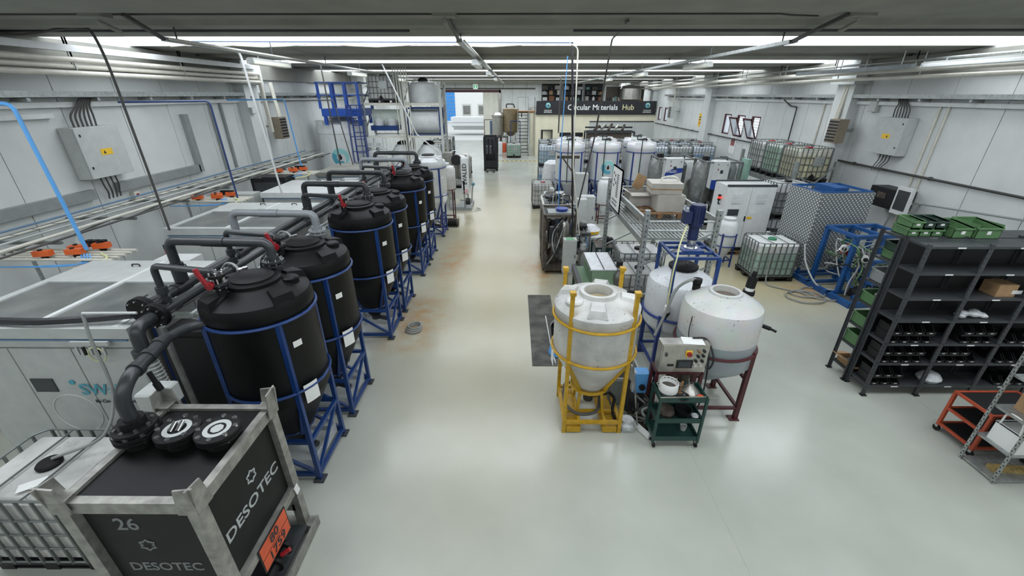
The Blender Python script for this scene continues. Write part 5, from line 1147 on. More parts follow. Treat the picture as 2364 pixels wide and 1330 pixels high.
v2 = E('steel_vessel', 'grey dished steel vessel with manhole between the two evaporators', 'vessel', (7.5, 18.4, 0)); MB().lathe([(0, .7), (.3, .7), (.6, 1.1), (.62, 2.0), (.5, 2.25), (.2, 2.38), (0, 2.38)], 32).build('shell', LGREY, v2); MB().cyl((0, 0, 2.36), (0, 0, 2.46), .18).build('manhole', BLK, v2); MB().cyl((0, -.7, 1.4), (0, -.55, 1.4), .2).build('side_flange', STEEL, v2)
for a in range(4): MB().bar((.5 * math.cos(a * PI / 2 + .7), .5 * math.sin(a * PI / 2 + .7), 0), (.5 * math.cos(a * PI / 2 + .7), .5 * math.sin(a * PI / 2 + .7), 1.2), .06).build('leg', MAROON, v2)
v3 = E('steel_vessel', 'second grey dished vessel right of the evaporator cabinet', 'vessel', (8.5, 17.4, 0)); MB().lathe([(0, .7), (.3, .7), (.55, 1.1), (.56, 2.1), (.45, 2.35), (.2, 2.45), (0, 2.45)], 32).build('shell', MGREY, v3); MB().cyl((0, 0, 2.43), (0, 0, 2.52), .16).build('manhole', BLK, v3)
for a in range(4): MB().bar((.45 * math.cos(a * PI / 2 + .7), .45 * math.sin(a * PI / 2 + .7), 0), (.45 * math.cos(a * PI / 2 + .7), .45 * math.sin(a * PI / 2 + .7), 1.2), .06).build('leg', BLK, v3)
gp = cabinet('pale green control panel at the corner of the right rack', 8.55, 15.6, .12, .5, .9, mat('pale_green_paint', '8fb3a2', .45), z=1.75)
line_thing('steel_post', 'grey post under the pale green control panel', 'post', [(8.6, 15.85, 0), (8.6, 15.85, 1.75)], .04, GALV)
# ------------------------------------------------------------------ right-hand tote rack
rr = E('tote_rack', 'galvanised two-level rack holding totes against the right wall', 'rack', (9.3, 14.05, 0))
W, D = 1.3, 3.5
for x in (0, W):
    for y in (0, D): MB().box((x, y, 1.4), (.1, .1, 2.8)).build('upright', GALV, rr)
for x in (0, W): MB().bar((x, 0, 1.98), (x, D, 1.98), .06, .16).build('beam', GALV, rr)
for y in (0, D):
    MB().bar((0, y, 1.35), (W, y, 2.65), .04).build('brace', GALV, rr); MB().bar((0, y, 2.65 - .7), (W, y, .65), .04).build('brace', GALV, rr); MB().bar((0, y, 2.55), (W, y, 1.3), .04).build('brace', GALV, rr)
for k in range(7): MB().bb((.02, .05 + k * .5, 2.03), (W - .02, .35 + k * .5, 2.06)).build('deck_board', GALV, rr)
for i, (y, q) in enumerate(((14.65, 'cream'), (15.75, 'mint'), (16.85, 'white'))): ibc(9.95, y, 2.065, 0, ('nearest tote of pale yellow liquid on the right rack upper deck', 'middle tote of green liquid on the right rack upper deck', 'farthest white tote on the right rack upper deck')[i], 'totes on the right rack', q, cap=RED)
for i, y in enumerate((14.65, 15.8, 16.95)): ibc(9.95, y, 0, 0, '%s tote under the right rack deck' % ('nearest', 'middle', 'farthest')[i], 'totes under the right rack', 'white')
# ------------------------------------------------------------------ white double-door cabinet
wc = E('electrical_cabinet', 'large white double-door electrical cabinet with red signal lamp', 'cabinet', (6.6, 12.85, .12))
MB().bb((0, .03, .12), (1.52, .85, 2.12)).build('body', WPAINT, wc); MB().bb((0, 0, 0), (1.52, .85, .12)).build('plinth', BLK, wc)
for k in range(2):
    d = MB().bb((.005 + .76 * k, 0, .14), (.755 + .76 * k, .03, 2.08)).build('door', WPAINT, wc)
    v = MB().bb((.2 + .76 * k, -.015, 1.58), (.5 + .76 * k, 0, 1.9)).build('vent_grille', WPLAS, d)
    for q in range(6): MB().bb((.22 + .76 * k, -.022, 1.61 + q * .045), (.48 + .76 * k, -.013, 1.63 + q * .045)).build('vent_slat', WPLAS, v)
for y in (0, .8): MB().bb((0, y, 2.1), (1.52, y + .06, 2.16)).build('lifting_rail', DGREY, wc)
s_ = MB().bb((.12, -.015, 1.18), (.5, 0, 1.42)).build('screen_bezel', LGREY, wc); MB().bb((.14, -.02, 1.2), (.48, -.012, 1.4)).build('display', SCREEN, s_)
MB().bb((.71, -.03, 1.02), (.74, -.002, 1.18)).build('handle', BLK, wc); MB().bb((.79, -.004, 1.08), (.95, -.001, 1.16)).build('warning_label', YLABEL, wc); MB().bb((.85, -.004, 1.25), (1.05, -.001, 1.36)).build('paper_label', PAPER, wc); MB().disc((.3, -.02, 1.06), .03, .03, 'y').build('emergency_button', RED, wc)
l = MB().cyl((-.06, .3, 1.5), (-.06, .3, 1.62), .02).build('signal_lamp', BLK, wc); MB().cyl((-.06, .3, 1.74), (-.06, .3, 1.8), .045).build('lamp_segment', BLK, l); MB().cyl((-.06, .3, 1.68), (-.06, .3, 1.74), .045).build('lamp_segment', LEDR, l); MB().cyl((-.06, .3, 1.62), (-.06, .3, 1.68), .045).build('lamp_segment', BLK, l); MB().bar((0, .3, 1.5), (-.06, .3, 1.5), .03).build('lamp_bracket', BLK, l)
pallet('wooden pallet under the white electrical cabinet', 7.36, 13.25, 0, 1.5, .9)
st_ = small_tank('little white cone tank on a navy stand before the white cabinet', (6.4, 11.95, 0), .27, .62, 1.42, WPLAS, NAVY, band=1.0)
ibc(7.29, 11.15, 0, PI, 'tote with pale green water in the middle of the floor beside the blue skid', liquid='green', cap=mat('green_cap', '2f7d55', .4))
ibc(6.38, 15.25, 0, 0, 'white tote in front of the evaporators behind the middle rack', liquid='lblue')
ibc(8.85, 13.55, 0, 0, 'lower grey tote behind the white electrical cabinet', liquid='dark'); ibc(8.85, 13.55, 1.15, 0, 'upper grey tote behind the white electrical cabinet', liquid='grey')
dm = E('dome_tank', 'small white dome tank behind the front tote near the evaporator', 'tank', (6.2, 16.0, 0)); MB().lathe([(0, .02), (.3, .02), (.32, .9), (.26, 1.1), (.1, 1.2), (0, 1.2)], 28).build('shell', WPLAS, dm); MB().cyl((0, 0, 1.18), (0, 0, 1.26), .08).build('cap', WPLASD, dm)
pw = E('bottle_crate', 'black crate of white bottles and fittings behind the green tote', 'crate', (8.0, 12.3, 0)); MB().bb((-.3, -.25, 0), (.35, .3, .75)).build('crate', DGREY, pw)
for k in range(4): MB().cyl((-.18 + .14 * k, -.05 + .1 * (k % 2), .75), (-.18 + .14 * k, -.05 + .1 * (k % 2), .98), .05).build('bottle', (PAPER, CHROME, BLK, PAPER)[k], pw)
wf = E('wire_frame_trolley', 'empty rusty wire tray frame lying behind the dished tanks', 'frame', (4.3, 7.6, 0)); q = MB()
MB().frame((-.45, -.5, .02), (.45, .5, .45), .022).build('frame', RUSTY, wf)
for k in range(6): MB().bar((-.45, -.42 + k * .17, .45), (-.45, -.42 + k * .17, .38), .014).build('wire', RUSTY, wf); MB().bar((.45, -.42 + k * .17, .45), (.45, -.42 + k * .17, .38), .014).build('wire', RUSTY, wf)
MB().box((.0, .25, .47), (.3, .12, .05)).build('black_handle', BLACKR, wf)
hc2 = E('hose_coil', 'grey hose lying in loose loops on the floor beside the green tote', 'hose', (0, 0, .02))
pts = []
for k in range(75):
    a = k * .25; cx = 7.45 + .012 * k * .9; cy = 9.75 - .25 * math.sin(k * .09); r = .36 + .1 * math.sin(k * .21); pts.append((cx + r * 1.15 * math.cos(a), cy + r * .8 * math.sin(a), .01 + .004 * (k % 5)))
MB().tube(spline([(7.0, 10.55, .9), (6.98, 10.5, .4), (6.98, 10.4, .05), (7.2, 10.2, .01)], 5) + pts + [Vector((8.3, 9.6, .01))], .018, 6).build('hose', HOSE, hc2)
line_thing('hose', 'pale hose arching from the green tote down to the blue skid', 'hose', spline([(7.95, 10.75, 1.1), (7.98, 10.5, .6), (8.2, 10.1, .12), (8.7, 9.85, .1)], 7), .022, LGREY)
# ------------------------------------------------------------------ blue skid machine with tread plate guards
def tread():
    m = bpy.data.materials.new('glint_dotted_sheet'); m.use_nodes = True; nt = m.node_tree; b = nt.nodes['Principled BSDF']
    N = nt.nodes.new; L = nt.links.new
    tc = N('ShaderNodeTexCoord'); sp = N('ShaderNodeSeparateXYZ'); L(tc.outputs['Object'], sp.inputs[0])
    def mt(op, a, c):
        x = N('ShaderNodeMath'); x.operation = op
        for i, q in enumerate((a, c)):
            if isinstance(q, (int, float)): x.inputs[i].default_value = q
            elif q is not None: L(q, x.inputs[i])
        return x.outputs[0]
    u = mt('ADD', sp.outputs['X'], sp.outputs['Y'])
    d = mt('MULTIPLY', mt('SINE', mt('MULTIPLY', u, 58.), None), mt('SINE', mt('MULTIPLY', sp.outputs['Z'], 58.), None))
    r = N('ShaderNodeValToRGB'); r.color_ramp.elements[0].position = .3; r.color_ramp.elements[1].position = .5
    r.color_ramp.elements[0].color = lin('747878'); r.color_ramp.elements[1].color = lin('e2e4e2'); L(d, r.inputs['Fac']); L(r.outputs['Color'], b.inputs['Base Color'])  # pale dots put the glint of tread studs into the colour
    b.inputs['Metallic'].default_value = .2; b.inputs['Roughness'].default_value = .35
    return m
TREAD = tread()
bs_ = E('press_skid', 'blue steel skid machine with dotted metal guards, hoses and pumps', 'machine', (8.25, 9.05, 0), .1)
W, D = 1.75, 3.0
MB().bb((0, 0, 0), (W, .1, .14)).bb((0, D - .1, 0), (W, D, .14)).bb((0, .1, 0), (.1, D - .1, .14)).bb((W - .1, .1, 0), (W, D - .1, .14)).build('skid_frame', BLUE2, bs_)
for y in (.7, 1.4, 2.1): MB().bar((0, y, .1), (W, y, .1), .08).build('skid_beam', BLUE2, bs_)
for x in (.25, .95, 1.6):
    for y in (.65, 1.55): MB().bar((x, y, .1), (x, y, 1.62), .1).build('upright', BLUE2, bs_)
for y in (.65, 1.55): MB().bar((.2, y, 1.62), (1.65, y, 1.62), .09).build('top_rail', BLUE2, bs_)
for x in (.25, .95, 1.6): MB().bar((x, .65, 1.62), (x, 1.55, 1.62), .08).build('top_rail', BLUE2, bs_)
for x in (.3, .9): MB().bar((x, .2, .12), (x, .65, .75), .07).build('stay', BLUE2, bs_)
MB().bar((.25, .65, .75), (1.6, .65, .75), .08).build('mid_rail', BLUE2, bs_)
MB().bb((.0, 1.8, .35), (.03, 3.0, 2.45)).build('guard_sheet', TREAD, bs_); MB().bb((.0, 1.78, .35), (1.5, 1.81, 2.45)).build('guard_sheet', TREAD, bs_)
MB().frame((.07, 1.88, .1), (1.5, 3.0, 2.44), .06).build('guard_frame', BLUE2, bs_); MB().bb((.5, 2.0, 2.2), (.9, 2.7, 2.55)).build('cylinder_housing', BLUE2, bs_)
for k, (x, y, z) in enumerate(((.28, .95, 1.25), (.55, .55, 1.1), (1.2, .42, .95))):
    p = MB().cyl((x - .07, y - .1, z), (x + .02, y, z), .085, n=18).build('flow_meter', PAPER, bs_); MB().cyl((x - .09, y - .125, z), (x - .07, y - .1, z), .05).build('meter_face', BLK, p); MB().cyl((x, y, z - .04), (x + .2, y + .02, z - .02), .05).build('meter_body', mat('meter_blue', '5b8fc4', .4), p)
MB().cyl((.5, 1.1, 1.0), (.62, 1.05, 1.28), .12).build('actuator', RED, bs_); MB().box((.78, .5, 1.0), (.22, .1, .28), ry=.2).build('valve_box', CREAM, bs_)
for k in range(12): MB().tube(spline([(.05 + .12 * k, .25 + .1 * (k % 3), .25), (.15 + .1 * k, .35, .55 + .08 * (k % 4)), (.4 + .05 * k, .5 + .1 * (k % 2), .95), (.3 + .09 * k, .8, 1.25)], 5), .018, 6).build('hose', (HOSE, CABLE, GBIN, HOSEB, LGREY, HOSE)[k % 6], bs_)
for k, (x, y) in enumerate(((.4, .35), (.8, 1.1), (1.3, .4), (1.2, 1.2))): MB().cyl((x - .15, y, .28), (x + .15, y, .3), .11).build('pump', (BLK, BLUE2, STEEL, BLK)[k], bs_)
for k in range(4): MB().bb((1.0, .5 + .02 * k, .3 + .28 * k), (1.55, .95, .36 + .28 * k)).build('plate', (DGREY, MGREY, CREAM, DGREY)[k], bs_)
random.seed(5)
for k in range(16):
    a = [(random.uniform(.1, 1.6), random.uniform(.15, 1.5), random.uniform(.2, 1.4)) for _ in range(4)]; MB().tube(spline(a, 5), .016, 6).build('hose', random.choice([HOSE, CABLE, HOSEB, LGREY, GBIN]), bs_)
for k in range(8):
    x, y, z = random.uniform(.2, 1.5), random.uniform(.2, 1.5), random.uniform(.2, 1.1); MB().cyl((x, y, z), (x + .1, y + .04, z + .06), .06).cyl((x - .04, y, z - .02), (x, y, z), .04).build('valve', random.choice([CHROME, BLK, STEEL2, RUSTY, PAPER]), bs_)
for x in (.55, 1.3): MB().bar((x, .3, .1), (x, .3, 1.1), .07).build('upright', BLUE2, bs_)
MB().bar((.5, .3, 1.1), (1.75, .3, 1.1), .07).build('mid_rail', BLUE2, bs_); MB().bb((.5, .1, .55), (1.1, .5, .6)).build('shelf_plate', BLUE2, bs_)
dp2 = E('display_panel', 'white framed display hanging by the black box on the right wall', 'panel', (10.9, 11.6, 1.7)); MB().bb((0, -.25, 0), (.08, .25, .75)).build('housing', WPAINT, dp2); MB().bb((-.01, -.19, .12), (0, .19, .66)).build('display', DGREY, dp2)
MB().bar((.08, 0, .3), (.6, 0, .3), .05).build('arm', LGREY, dp2)
# ------------------------------------------------------------------ charcoal shelving with bins
LV = (.21, .67, 1.06, 1.5, 1.9, 2.33, 2.76)
def shelving(label, x0, y0, n, d=.4, bw=.925):
    o = E('shelving_unit', label, 'shelving', (x0, y0, 0), 0, 'charcoal steel shelving')
    slots = MB()
    for k in range(n + 1):
        for y in (0, d):
            s = 1 if y == 0 else -1; x = k * bw
            MB().bb((x - .035, y - .003, 0), (x + .035, y + .003, 2.79)).bb((x - .003, y, 0), (x + .003, y + s * .05, 2.79)).build('post', SHELF, o); MB().box((x, y, .01), (.09, .07, .02)).build('foot', BLK, o)
            for q in range(36): slots.box((x - .012, y - s * .004, .1 + q * .075), (.012, .003, .02))
        for y in (0, d):
            for z in LV[1:3]: slots.box((k * bw + .015, y - .005, z), (.014, .006, .014))
    slots.build('punched_slot', BLK, o)['kind'] = 'stuff'
    for k in range(n):
        for z in LV:
            p = MB().bb((k * bw + .004, .0, z - .035), (k * bw + bw - .004, d, z)).build('shelf', SHELF, o); MB().bb((k * bw + .42, -.006, z - .03), (k * bw + .54, -.002, z - .01)).build('label_strip', PAPER, p)
    return o
shelving('front run of charcoal shelving full of black bins on the right', 6.15, 5.8, 4)
shelving('rear run of charcoal shelving back to back with the front run', 6.13, 6.24, 4)
MB().bb((6.2, 6.205, .1), (9.8, 6.215, 2.74)).build('shade_sheet', BLK, None); bk_ = bpy.data.objects['shade_sheet']; tag(bk_, 'black sheet imitating the shaded inside of the charcoal shelving', 'panel')  # black colour stands in for the shade deep inside the shelves
# black open-front bins
def bin_proto():
    o = E('picking_bin'); w_, d, h = .145, .3, .13
    m = MB().bb((-w_ / 2, 0, 0), (w_ / 2, d, .006)).bb((-w_ / 2, d - .006, 0), (w_ / 2, d, h)).bb((-w_ / 2, 0, 0), (w_ / 2, .006, .05))
    for s in (-1, 1): m.prism([(0, 0), (d, 0), (d, h), (.11, h), (.04, .05), (0, .05)], s * w_ / 2 - .004, s * w_ / 2 + .004, 'x')
    m.build('tray', BLK, o); MB().bb((-.024, -.003, .02), (.024, 0, .036)).build('label_card', LGREY, o); return o
BP = bin_proto(); first = True
ORDW = ['first', 'second', 'third', 'fourth', 'fifth']
LVN = {3: 'fourth', 2: 'third', 1: 'second', 0: 'lowest'}
for bay, lv, row, n, x_off in ((0, 2, 0, 4, 0), (0, 2, 1, 4, 0), (1, 2, 0, 3, .25), (1, 2, 1, 3, .25), (0, 1, 0, 4, 0), (0, 1, 1, 4, 0), (1, 1, 0, 4, 0), (1, 1, 1, 3, 0), (0, 0, 0, 3, 0), (0, 0, 1, 3, 0), (2, 2, 0, 3, .1), (2, 1, 0, 4, .1), (2, 0, 0, 3, .3)):
    for k in range(n):
        loc = (6.15 + bay * .925 + .13 + x_off + k * .185, 5.82, LV[lv] + .002 + row * .165)
        lab = 'black picking bin, %s from left, %s row, %s shelf, %s bay' % (ORDW[k], ('lower', 'upper')[row], LVN[lv], ORDW[bay])
        if first: o = BP; o.location = loc; first = False
        else: o = copy_tree(BP, loc)
        tag(o, lab, 'bin', 'black picking bins on the charcoal shelving')
        if row: MB().bb((-.09, .02, -.034), (.09, .3, -.004)).build('bin_spacer', BLK, o)
def tub(label, x, y, z, w_, d, h, m, rz=0, group='green storage bins', lab=True):
    o = E('storage_bin', label, 'bin', (x, y, z), rz, group); q = MB(); t = .006; sl = .012
    for s in (-1, 1): q.bb((s * w_ / 2 - t, -d / 2, 0), (s * w_ / 2, d / 2, h)) if s > 0 else q.bb((-w_ / 2, -d / 2, 0), (-w_ / 2 + t, d / 2, h)); 
    q.bb((-w_ / 2, d / 2 - t, 0), (w_ / 2, d / 2, h)).bb((-w_ / 2, -d / 2, 0), (w_ / 2, -d / 2 + t, h * .72)).bb((-w_ / 2, -d / 2, 0), (w_ / 2, d / 2, t)).build('tub', m, o)
    MB().bar((-w_ / 2 - .006, -d / 2 - .006, h * .72), (w_ / 2 + .006, -d / 2 - .006, h * .72), .022).bar((-w_ / 2 - .006, d / 2, h), (w_ / 2 + .006, d / 2, h), .022).bar((-w_ / 2 - .004, -d / 2, h * .78), (-w_ / 2 - .004, d / 2, h), .02).bar((w_ / 2 + .004, -d / 2, h * .78), (w_ / 2 + .004, d / 2, h), .02).build('rim', m, o)
    if lab: MB().bb((-.03, -d / 2 - .004, h * .3), (.03, -d / 2, h * .55)).build('label_card', PAPER, o)
    return o
for k in range(3):
    tub('small green bin, %s of the lower three on top of the charcoal shelving' % ORDW[k], 6.32 + k * .19, 6.45, 2.762, .175, .3, .13, GBIN)
    tub('small %s green bin, %s of the upper three on top of the charcoal shelving' % (('light', 'dark', 'dark')[k], ORDW[k]), 6.34 + k * .19, 6.45, 2.895, .175, .3, .13, (GBIN, GBIN2, GBIN2)[k])
tub('medium green bin beside the six small ones on the charcoal shelving', 7.0, 6.42, 2.762, .3, .42, .2, GBIN); tub('large green bin at the right end of the row on the charcoal shelving', 7.36, 6.4, 2.762, .38, .45, .22, GBIN)
tub('dark green bin stacked on a green one in the rear shelving end', 6.36, 6.44, LV[5] + .135, .3, .3, .13, GBIN2); tub('green bin below the dark one in the rear shelving end', 6.36, 6.44, LV[5] + .002, .3, .3, .13, GBIN)
tub('grey plastic box at the rear shelving end', 6.36, 6.44, LV[4] + .002, .36, .34, .2, MGREY); tub('green bin of white fittings at the rear shelving end', 6.34, 6.44, LV[3] + .002, .36, .34, .18, GBIN)
tub('green bin on the third level of the rear shelving end', 6.34, 6.44, LV[2] + .002, .36, .34, .2, GBIN, lab=False); tub('green bin on the second level of the rear shelving end', 6.34, 6.44, LV[1] + .002, .36, .34, .22, GBIN, lab=False)
for k in range(5): small('white_fitting', 'white plastic fitting, %s one heaped in the green bin' % ORDW[k], 'fitting', lambda o: o.cyl((-.05, 0, .03), (.06, .02, .04), .025).cyl((0, 0, .03), (0, 0, .08), .02), (PAPER, CREAM, LGREY, RUSTY, PAPER)[k], (6.24 + .05 * k, 6.36 + .04 * (k % 3), LV[3] + .1 + .02 * (k % 2)), k)
carton('small tan open carton on the lowest rear shelf end', 6.3, 6.46, LV[0] + .002, .22, .28, .12, CARD, open_=True); carton('brown carton on the fifth level of the right bay', 7.75, 6.0, LV[4] + .002, .3, .25, .2, CARD)
pl_ = E('plastic_bundle', 'bundle of clear bagged parts on the fourth shelf of the second bay', 'bag', (7.45, 5.98, LV[3] + .01)); 
for k in range(7): MB().lathe([(0, 0), (.07, .01), (.08, .04), (.04, .07), (0, .06)], 6, (-.18 + .06 * k, .03 * (k % 3) - .05, .03 * (k % 2))).build('bag', STUFFW, pl_)
bagb = E('plastic_bag', 'grey plastic bag lying on the lowest shelf of the second bay', 'bag', (7.35, 5.97, LV[0])); MB().lathe([(0, 0), (.16, 0), (.2, .06), (.14, .14), (.05, .18), (0, .17)], 12).xf(Matrix.Scale(.8, 4, (0, 1, 0))).build('bag', STUFFW, bagb)
# ------------------------------------------------------------------ near right corner: orange trolley and galvanised shelf
ot = E('orange_trolley', 'orange frame trolley with three black shelves at the right edge', 'trolley', (7.12, 4.72, 0))
hx, hy = .45, .26
for sx in (-1, 1):
    for sy in (-1, 1):
        MB().bar((sx * hx, sy * hy, .1), (sx * hx, sy * hy, .76), .04).build('post', ORT, ot); w_ = MB().cyl((sx * hx - .014, sy * hy, .05), (sx * hx + .014, sy * hy, .05), .05, n=16).build('wheel', BLACKR, ot); MB().box((sx * hx, sy * hy, .09), (.05, .04, .04)).build('fork', GALV, w_)
for z in (.14, .44, .74):
    MB().bb((-hx + .01, -hy + .01, z - .005), (hx - .01, hy - .01, z + .006)).build('shelf', BLK, ot)
    for s in (-1, 1): MB().bar((-hx, s * hy, z), (hx, s * hy, z), .035).build('rail', ORT, ot); MB().bar((s * hx, -hy, z), (s * hx, hy, z), .035).build('rail', ORT, ot)
gs = E('slotted_shelf', 'galvanised slotted-angle shelf with buckets in the near right corner', 'shelving', (6.52, 3.98, 0))
W, D = 1.4, .44; sl = MB()
for x in (0, W):
    for y in (0, D):
        s = 1 if y == 0 else -1; MB().bb((x - .02, y - .002, 0), (x + .02, y + .002, 2.0)).bb((x - .022, y - .02, 0), (x - .018, y + .02, 2.0)).build('post', GALV, gs)
        for k in range(38):
            sl.box((x - .023, y - .008 + .016 * (k % 2), .04 + k * .05), (.003, .01, .022)); sl.box((x - .008 + .016 * (k % 2), y - .003, .04 + k * .05), (.01, .003, .022))
sl.build('punched_slot', BLK, gs)['kind'] = 'stuff'
for z in (.05, .5, 1.0, 1.5): MB().bb((0, 0, z - .03), (W, D, z)).build('shelf', GALV, gs)
wk = E('white_bucket', 'white fabric box with two looped handles on the galvanised shelf', 'basket', (6.82, 4.17, .5)); m = MB(); a, b, h = .25, .16, .28
for s in (-1, 1): m.bb((s * a - .006, -b, 0), (s * a + .006, b, h)); m.bb((-a, s * b - .006, 0), (a, s * b + .006, h))
m.bb((-a, -b, 0), (a, b, .01)).build('box', PAPER, wk); MB().frame((-a, -b, h), (a, b, h + .004), .02).build('rim', WPLAS, wk)
for s in (-1, 1): MB().tube(fillet([(s * a, -.12, h), (s * (a + .02), -.1, h + .22), (s * (a + .02), .1, h + .22), (s * a, .12, h)], .08, 4), .012, 6).build('handle', PAPER, wk)
small('blue_cloth', 'blue cloth bundle beside the white box on the galvanised shelf', 'cloth', lambda o: o.lathe([(0, 0), (.12, 0), (.14, .05), (.08, .13), (0, .12)], 9), LBLUE, (7.2, 4.12, .5))
small('wood_offcut', 'yellowish wood offcuts on the bottom of the galvanised shelf', 'wood', lambda o: o.box((0, 0, .03), (.5, .1, .06), rz=-.1), mat('pale_wood', '9a8450', .7, var=.3, scale=20), (6.9, 4.15, .05))
carton('brown stained carton high on the galvanised shelf', 6.95, 4.2, 1.0, .5, .3, .25, CARD, tape=False)
small('black_case', 'black plastic case on the middle of the galvanised shelf', 'case', lambda o: o.rbox((-.2, -.12, 0), (.2, .12, .12), .02), BLK, (7.55, 4.18, .5)); small('black_tray', 'stack of black trays on the bottom of the galvanised shelf', 'tray', lambda o: o.bb((-.25, -.15, 0), (.25, .15, .03)).bb((-.22, -.13, .03), (.22, .13, .12)), BLK, (7.5, 4.18, .05)); small('white_tub', 'white plastic tub under the black case shelf', 'tub', lambda o: o.rbox((-.16, -.12, 0), (.16, .12, .2), .03), WPLAS, (7.25, 3.78, 0))
# ------------------------------------------------------------------ stacker truck in the aisle
fk = E('stacker_truck', 'black mast stacker truck standing in the aisle before the door', 'forklift', (-1.62, 29.2, 0))
for s in (-1, 1):
    MB().bb((s * .36 - .06, -.1, .1), (s * .36 + .06, .08, 2.35)).build('mast_rail', BLK, fk); MB().bb((s * .22 - .06, -.75, .05), (s * .22 + .06, -.1, .1)).build('fork', DGREY, fk)
    MB().cyl((s * .42 - .05, .1, .13), (s * .42 + .05, .1, .13), .13).build('wheel', BLACKR, fk)
MB().bb((-.42, -.12, 2.22), (.42, .08, 2.36)).bb((-.4, -.14, .25), (.4, -.06, .72)).build('carriage', BLK, fk)
for x in (-.12, .12): MB().cyl((x, -.02, .2), (x, -.02, 2.1), .055).build('lift_cylinder', BLK, fk)
MB().bb((-.48, .1, .12), (.48, 1.1, 1.1)).build('chassis', BLK, fk); MB().bb((-.45, .8, 1.1), (.45, 1.1, 2.1)).build('cab_guard', DGREY, fk); MB().bb((-.38, .2, 1.1), (.1, .7, 1.6)).build('seat', mat('seat_grey', '8b8f92', .6), fk)
MB().frame((-.46, .1, 1.1), (.46, 1.1, 2.2), .05).build('overhead_guard', BLK, fk)
# ------------------------------------------------------------------ stairs, steel vessels and clutter in front of the back wall
st = E('steel_stairs', 'steep grey steel stairs with handrails up to the mezzanine', 'stairs', (.75, 37.0, 0))
for s in (-1, 1):
    MB().bar((s * .46, 0, 0), (s * .46, 2.6, 3.48), .05, .18).build('stringer', MGREY, st); MB().bar((s * .46, 0, 1.0), (s * .46, 2.6, 4.5), .045).build('handrail', GALV, st)
    for k in range(4): MB().bar((s * .46, .3 + k * .7, .4 + k * .93), (s * .46, .3 + k * .7, 1.4 + k * .93), .04).build('baluster', GALV, st)
for k in range(13): MB().bb((-.44, .1 + k * .195, .24 + k * .262), (.44, .38 + k * .195, .28 + k * .262)).build('tread', DGREY, st)
MB().bb((-.5, 2.6, 3.3), (1.0, 3.8, 3.48)).build('landing', mat('landing_board', 'b58a5c', .6), st)
for s in (-1, 1): MB().bar((s * .46, 2.6, 3.48), (s * .46, 2.6, 4.6), .05).build('landing_post', GALV, st); MB().bar((s * .46, 3.7, 0), (s * .46, 3.7, 3.3), .08).build('landing_leg', GALV, st)
MB().bar((-.46, 2.6, 4.58), (.46, 2.6, 4.58), .045).build('handrail', GALV, st)
bt_ = E('fibreglass_tank', 'round brown tank on legs behind the stairs', 'tank', (-.35, 41.3, 0)); MB().lathe([(0, 1.25), (.2, 1.25), (.75, 1.7), (.75, 3.55), (.78, 3.58), (.5, 3.68), (0, 3.7)], 36).build('shell', BROWNT, bt_)
for a in range(4): MB().bar((.6 * math.cos(a * PI / 2 + .78), .6 * math.sin(a * PI / 2 + .78), 0), (.6 * math.cos(a * PI / 2 + .78), .6 * math.sin(a * PI / 2 + .78), 1.75), .1).build('leg', LGREY, bt_)
MB().tube(fillet([(-.4, 0, 3.6), (-.4, 0, 4.0), (.25, 0, 4.0), (.4, 0, 3.6)], .1, 4), .05, 8).build('top_pipe', BLK, bt_); MB().tube(fillet([(.7, -.2, 3.3), (1.0, -.2, 3.3), (1.0, -.2, 2.9)], .1, 4), .05, 8).build('side_pipe', BLK, bt_)
sv = E('steel_reactor', 'polished steel reactor left of the brown tank', 'reactor', (-1.55, 41.0, 0)); MB().lathe([(0, 1.1), (.3, 1.1), (.55, 1.4), (.55, 2.9), (.6, 2.95), (.6, 3.1), (.4, 3.3), (0, 3.35)], 32).build('shell', STEEL, sv); MB().cyl((.2, 0, 3.3), (.2, 0, 4.6), .13).cyl((.2, 0, 4.3), (.2, 0, 4.9), .2).build('agitator', STEEL, sv)
for a in range(4): MB().bar((.45 * math.cos(a * PI / 2 + .78), .45 * math.sin(a * PI / 2 + .78), 0), (.45 * math.cos(a * PI / 2 + .78), .45 * math.sin(a * PI / 2 + .78), 1.5), .08).build('leg', DGREY, sv)
MB().cyl((-.6, .1, 1.2), (-.6, .1, 2.6), .15).build('heat_exchanger', mat('slate_blue', '51627d', .4), sv); MB().frame((-.75, -.5, 0), (.9, .6, 1.2), .07).build('frame', DGREY, sv)
for k, (x, y, w_, d, h, mm, nm) in enumerate(((-1.05, 39.6, .6, .5, .75, ORANGE, 'orange tub'), (-.3, 39.5, .7, .5, .8, DGREY, 'dark pump unit'), (.05, 39.3, .45, .4, .95, LGREY, 'grey steel cabinet'), (.35, 36.45, .35, .5, .95, WOOD, 'brown wooden crate'), (-1.35, 37.6, .6, .6, 1.05, STUFFW, 'white bulk sack'))):
    o = E('floor_item', '%s standing on the floor near the stairs' % nm, 'equipment', (x, y, 0)); MB().rbox((-w_ / 2, -d / 2, 0), (w_ / 2, d / 2, h), .06).build('body', mm, o); MB().bb((-w_ / 2 + .03, -d / 2 + .03, h - .01), (w_ / 2 - .03, d / 2 - .03, h + .03)).build('top', mm, o)
hk = E('blue_lift_frame', 'dark blue lifting frame before the brown tank', 'frame', (.15, 40.2, 0)); MB().bar((-.5, 0, 0), (-.5, 0, 2.6), .07).build('post', NAVY, hk); MB().bar((.35, 0, 0), (.35, 0, 2.6), .07).build('post', NAVY, hk); MB().bar((-.5, 0, 2.6), (.35, 0, 2.6), .07).build('crossbar', NAVY, hk); MB().ring((-.1, -.05, .9), .25, .04, 20, 6, 'y').build('hose_reel', LGREY, hk)
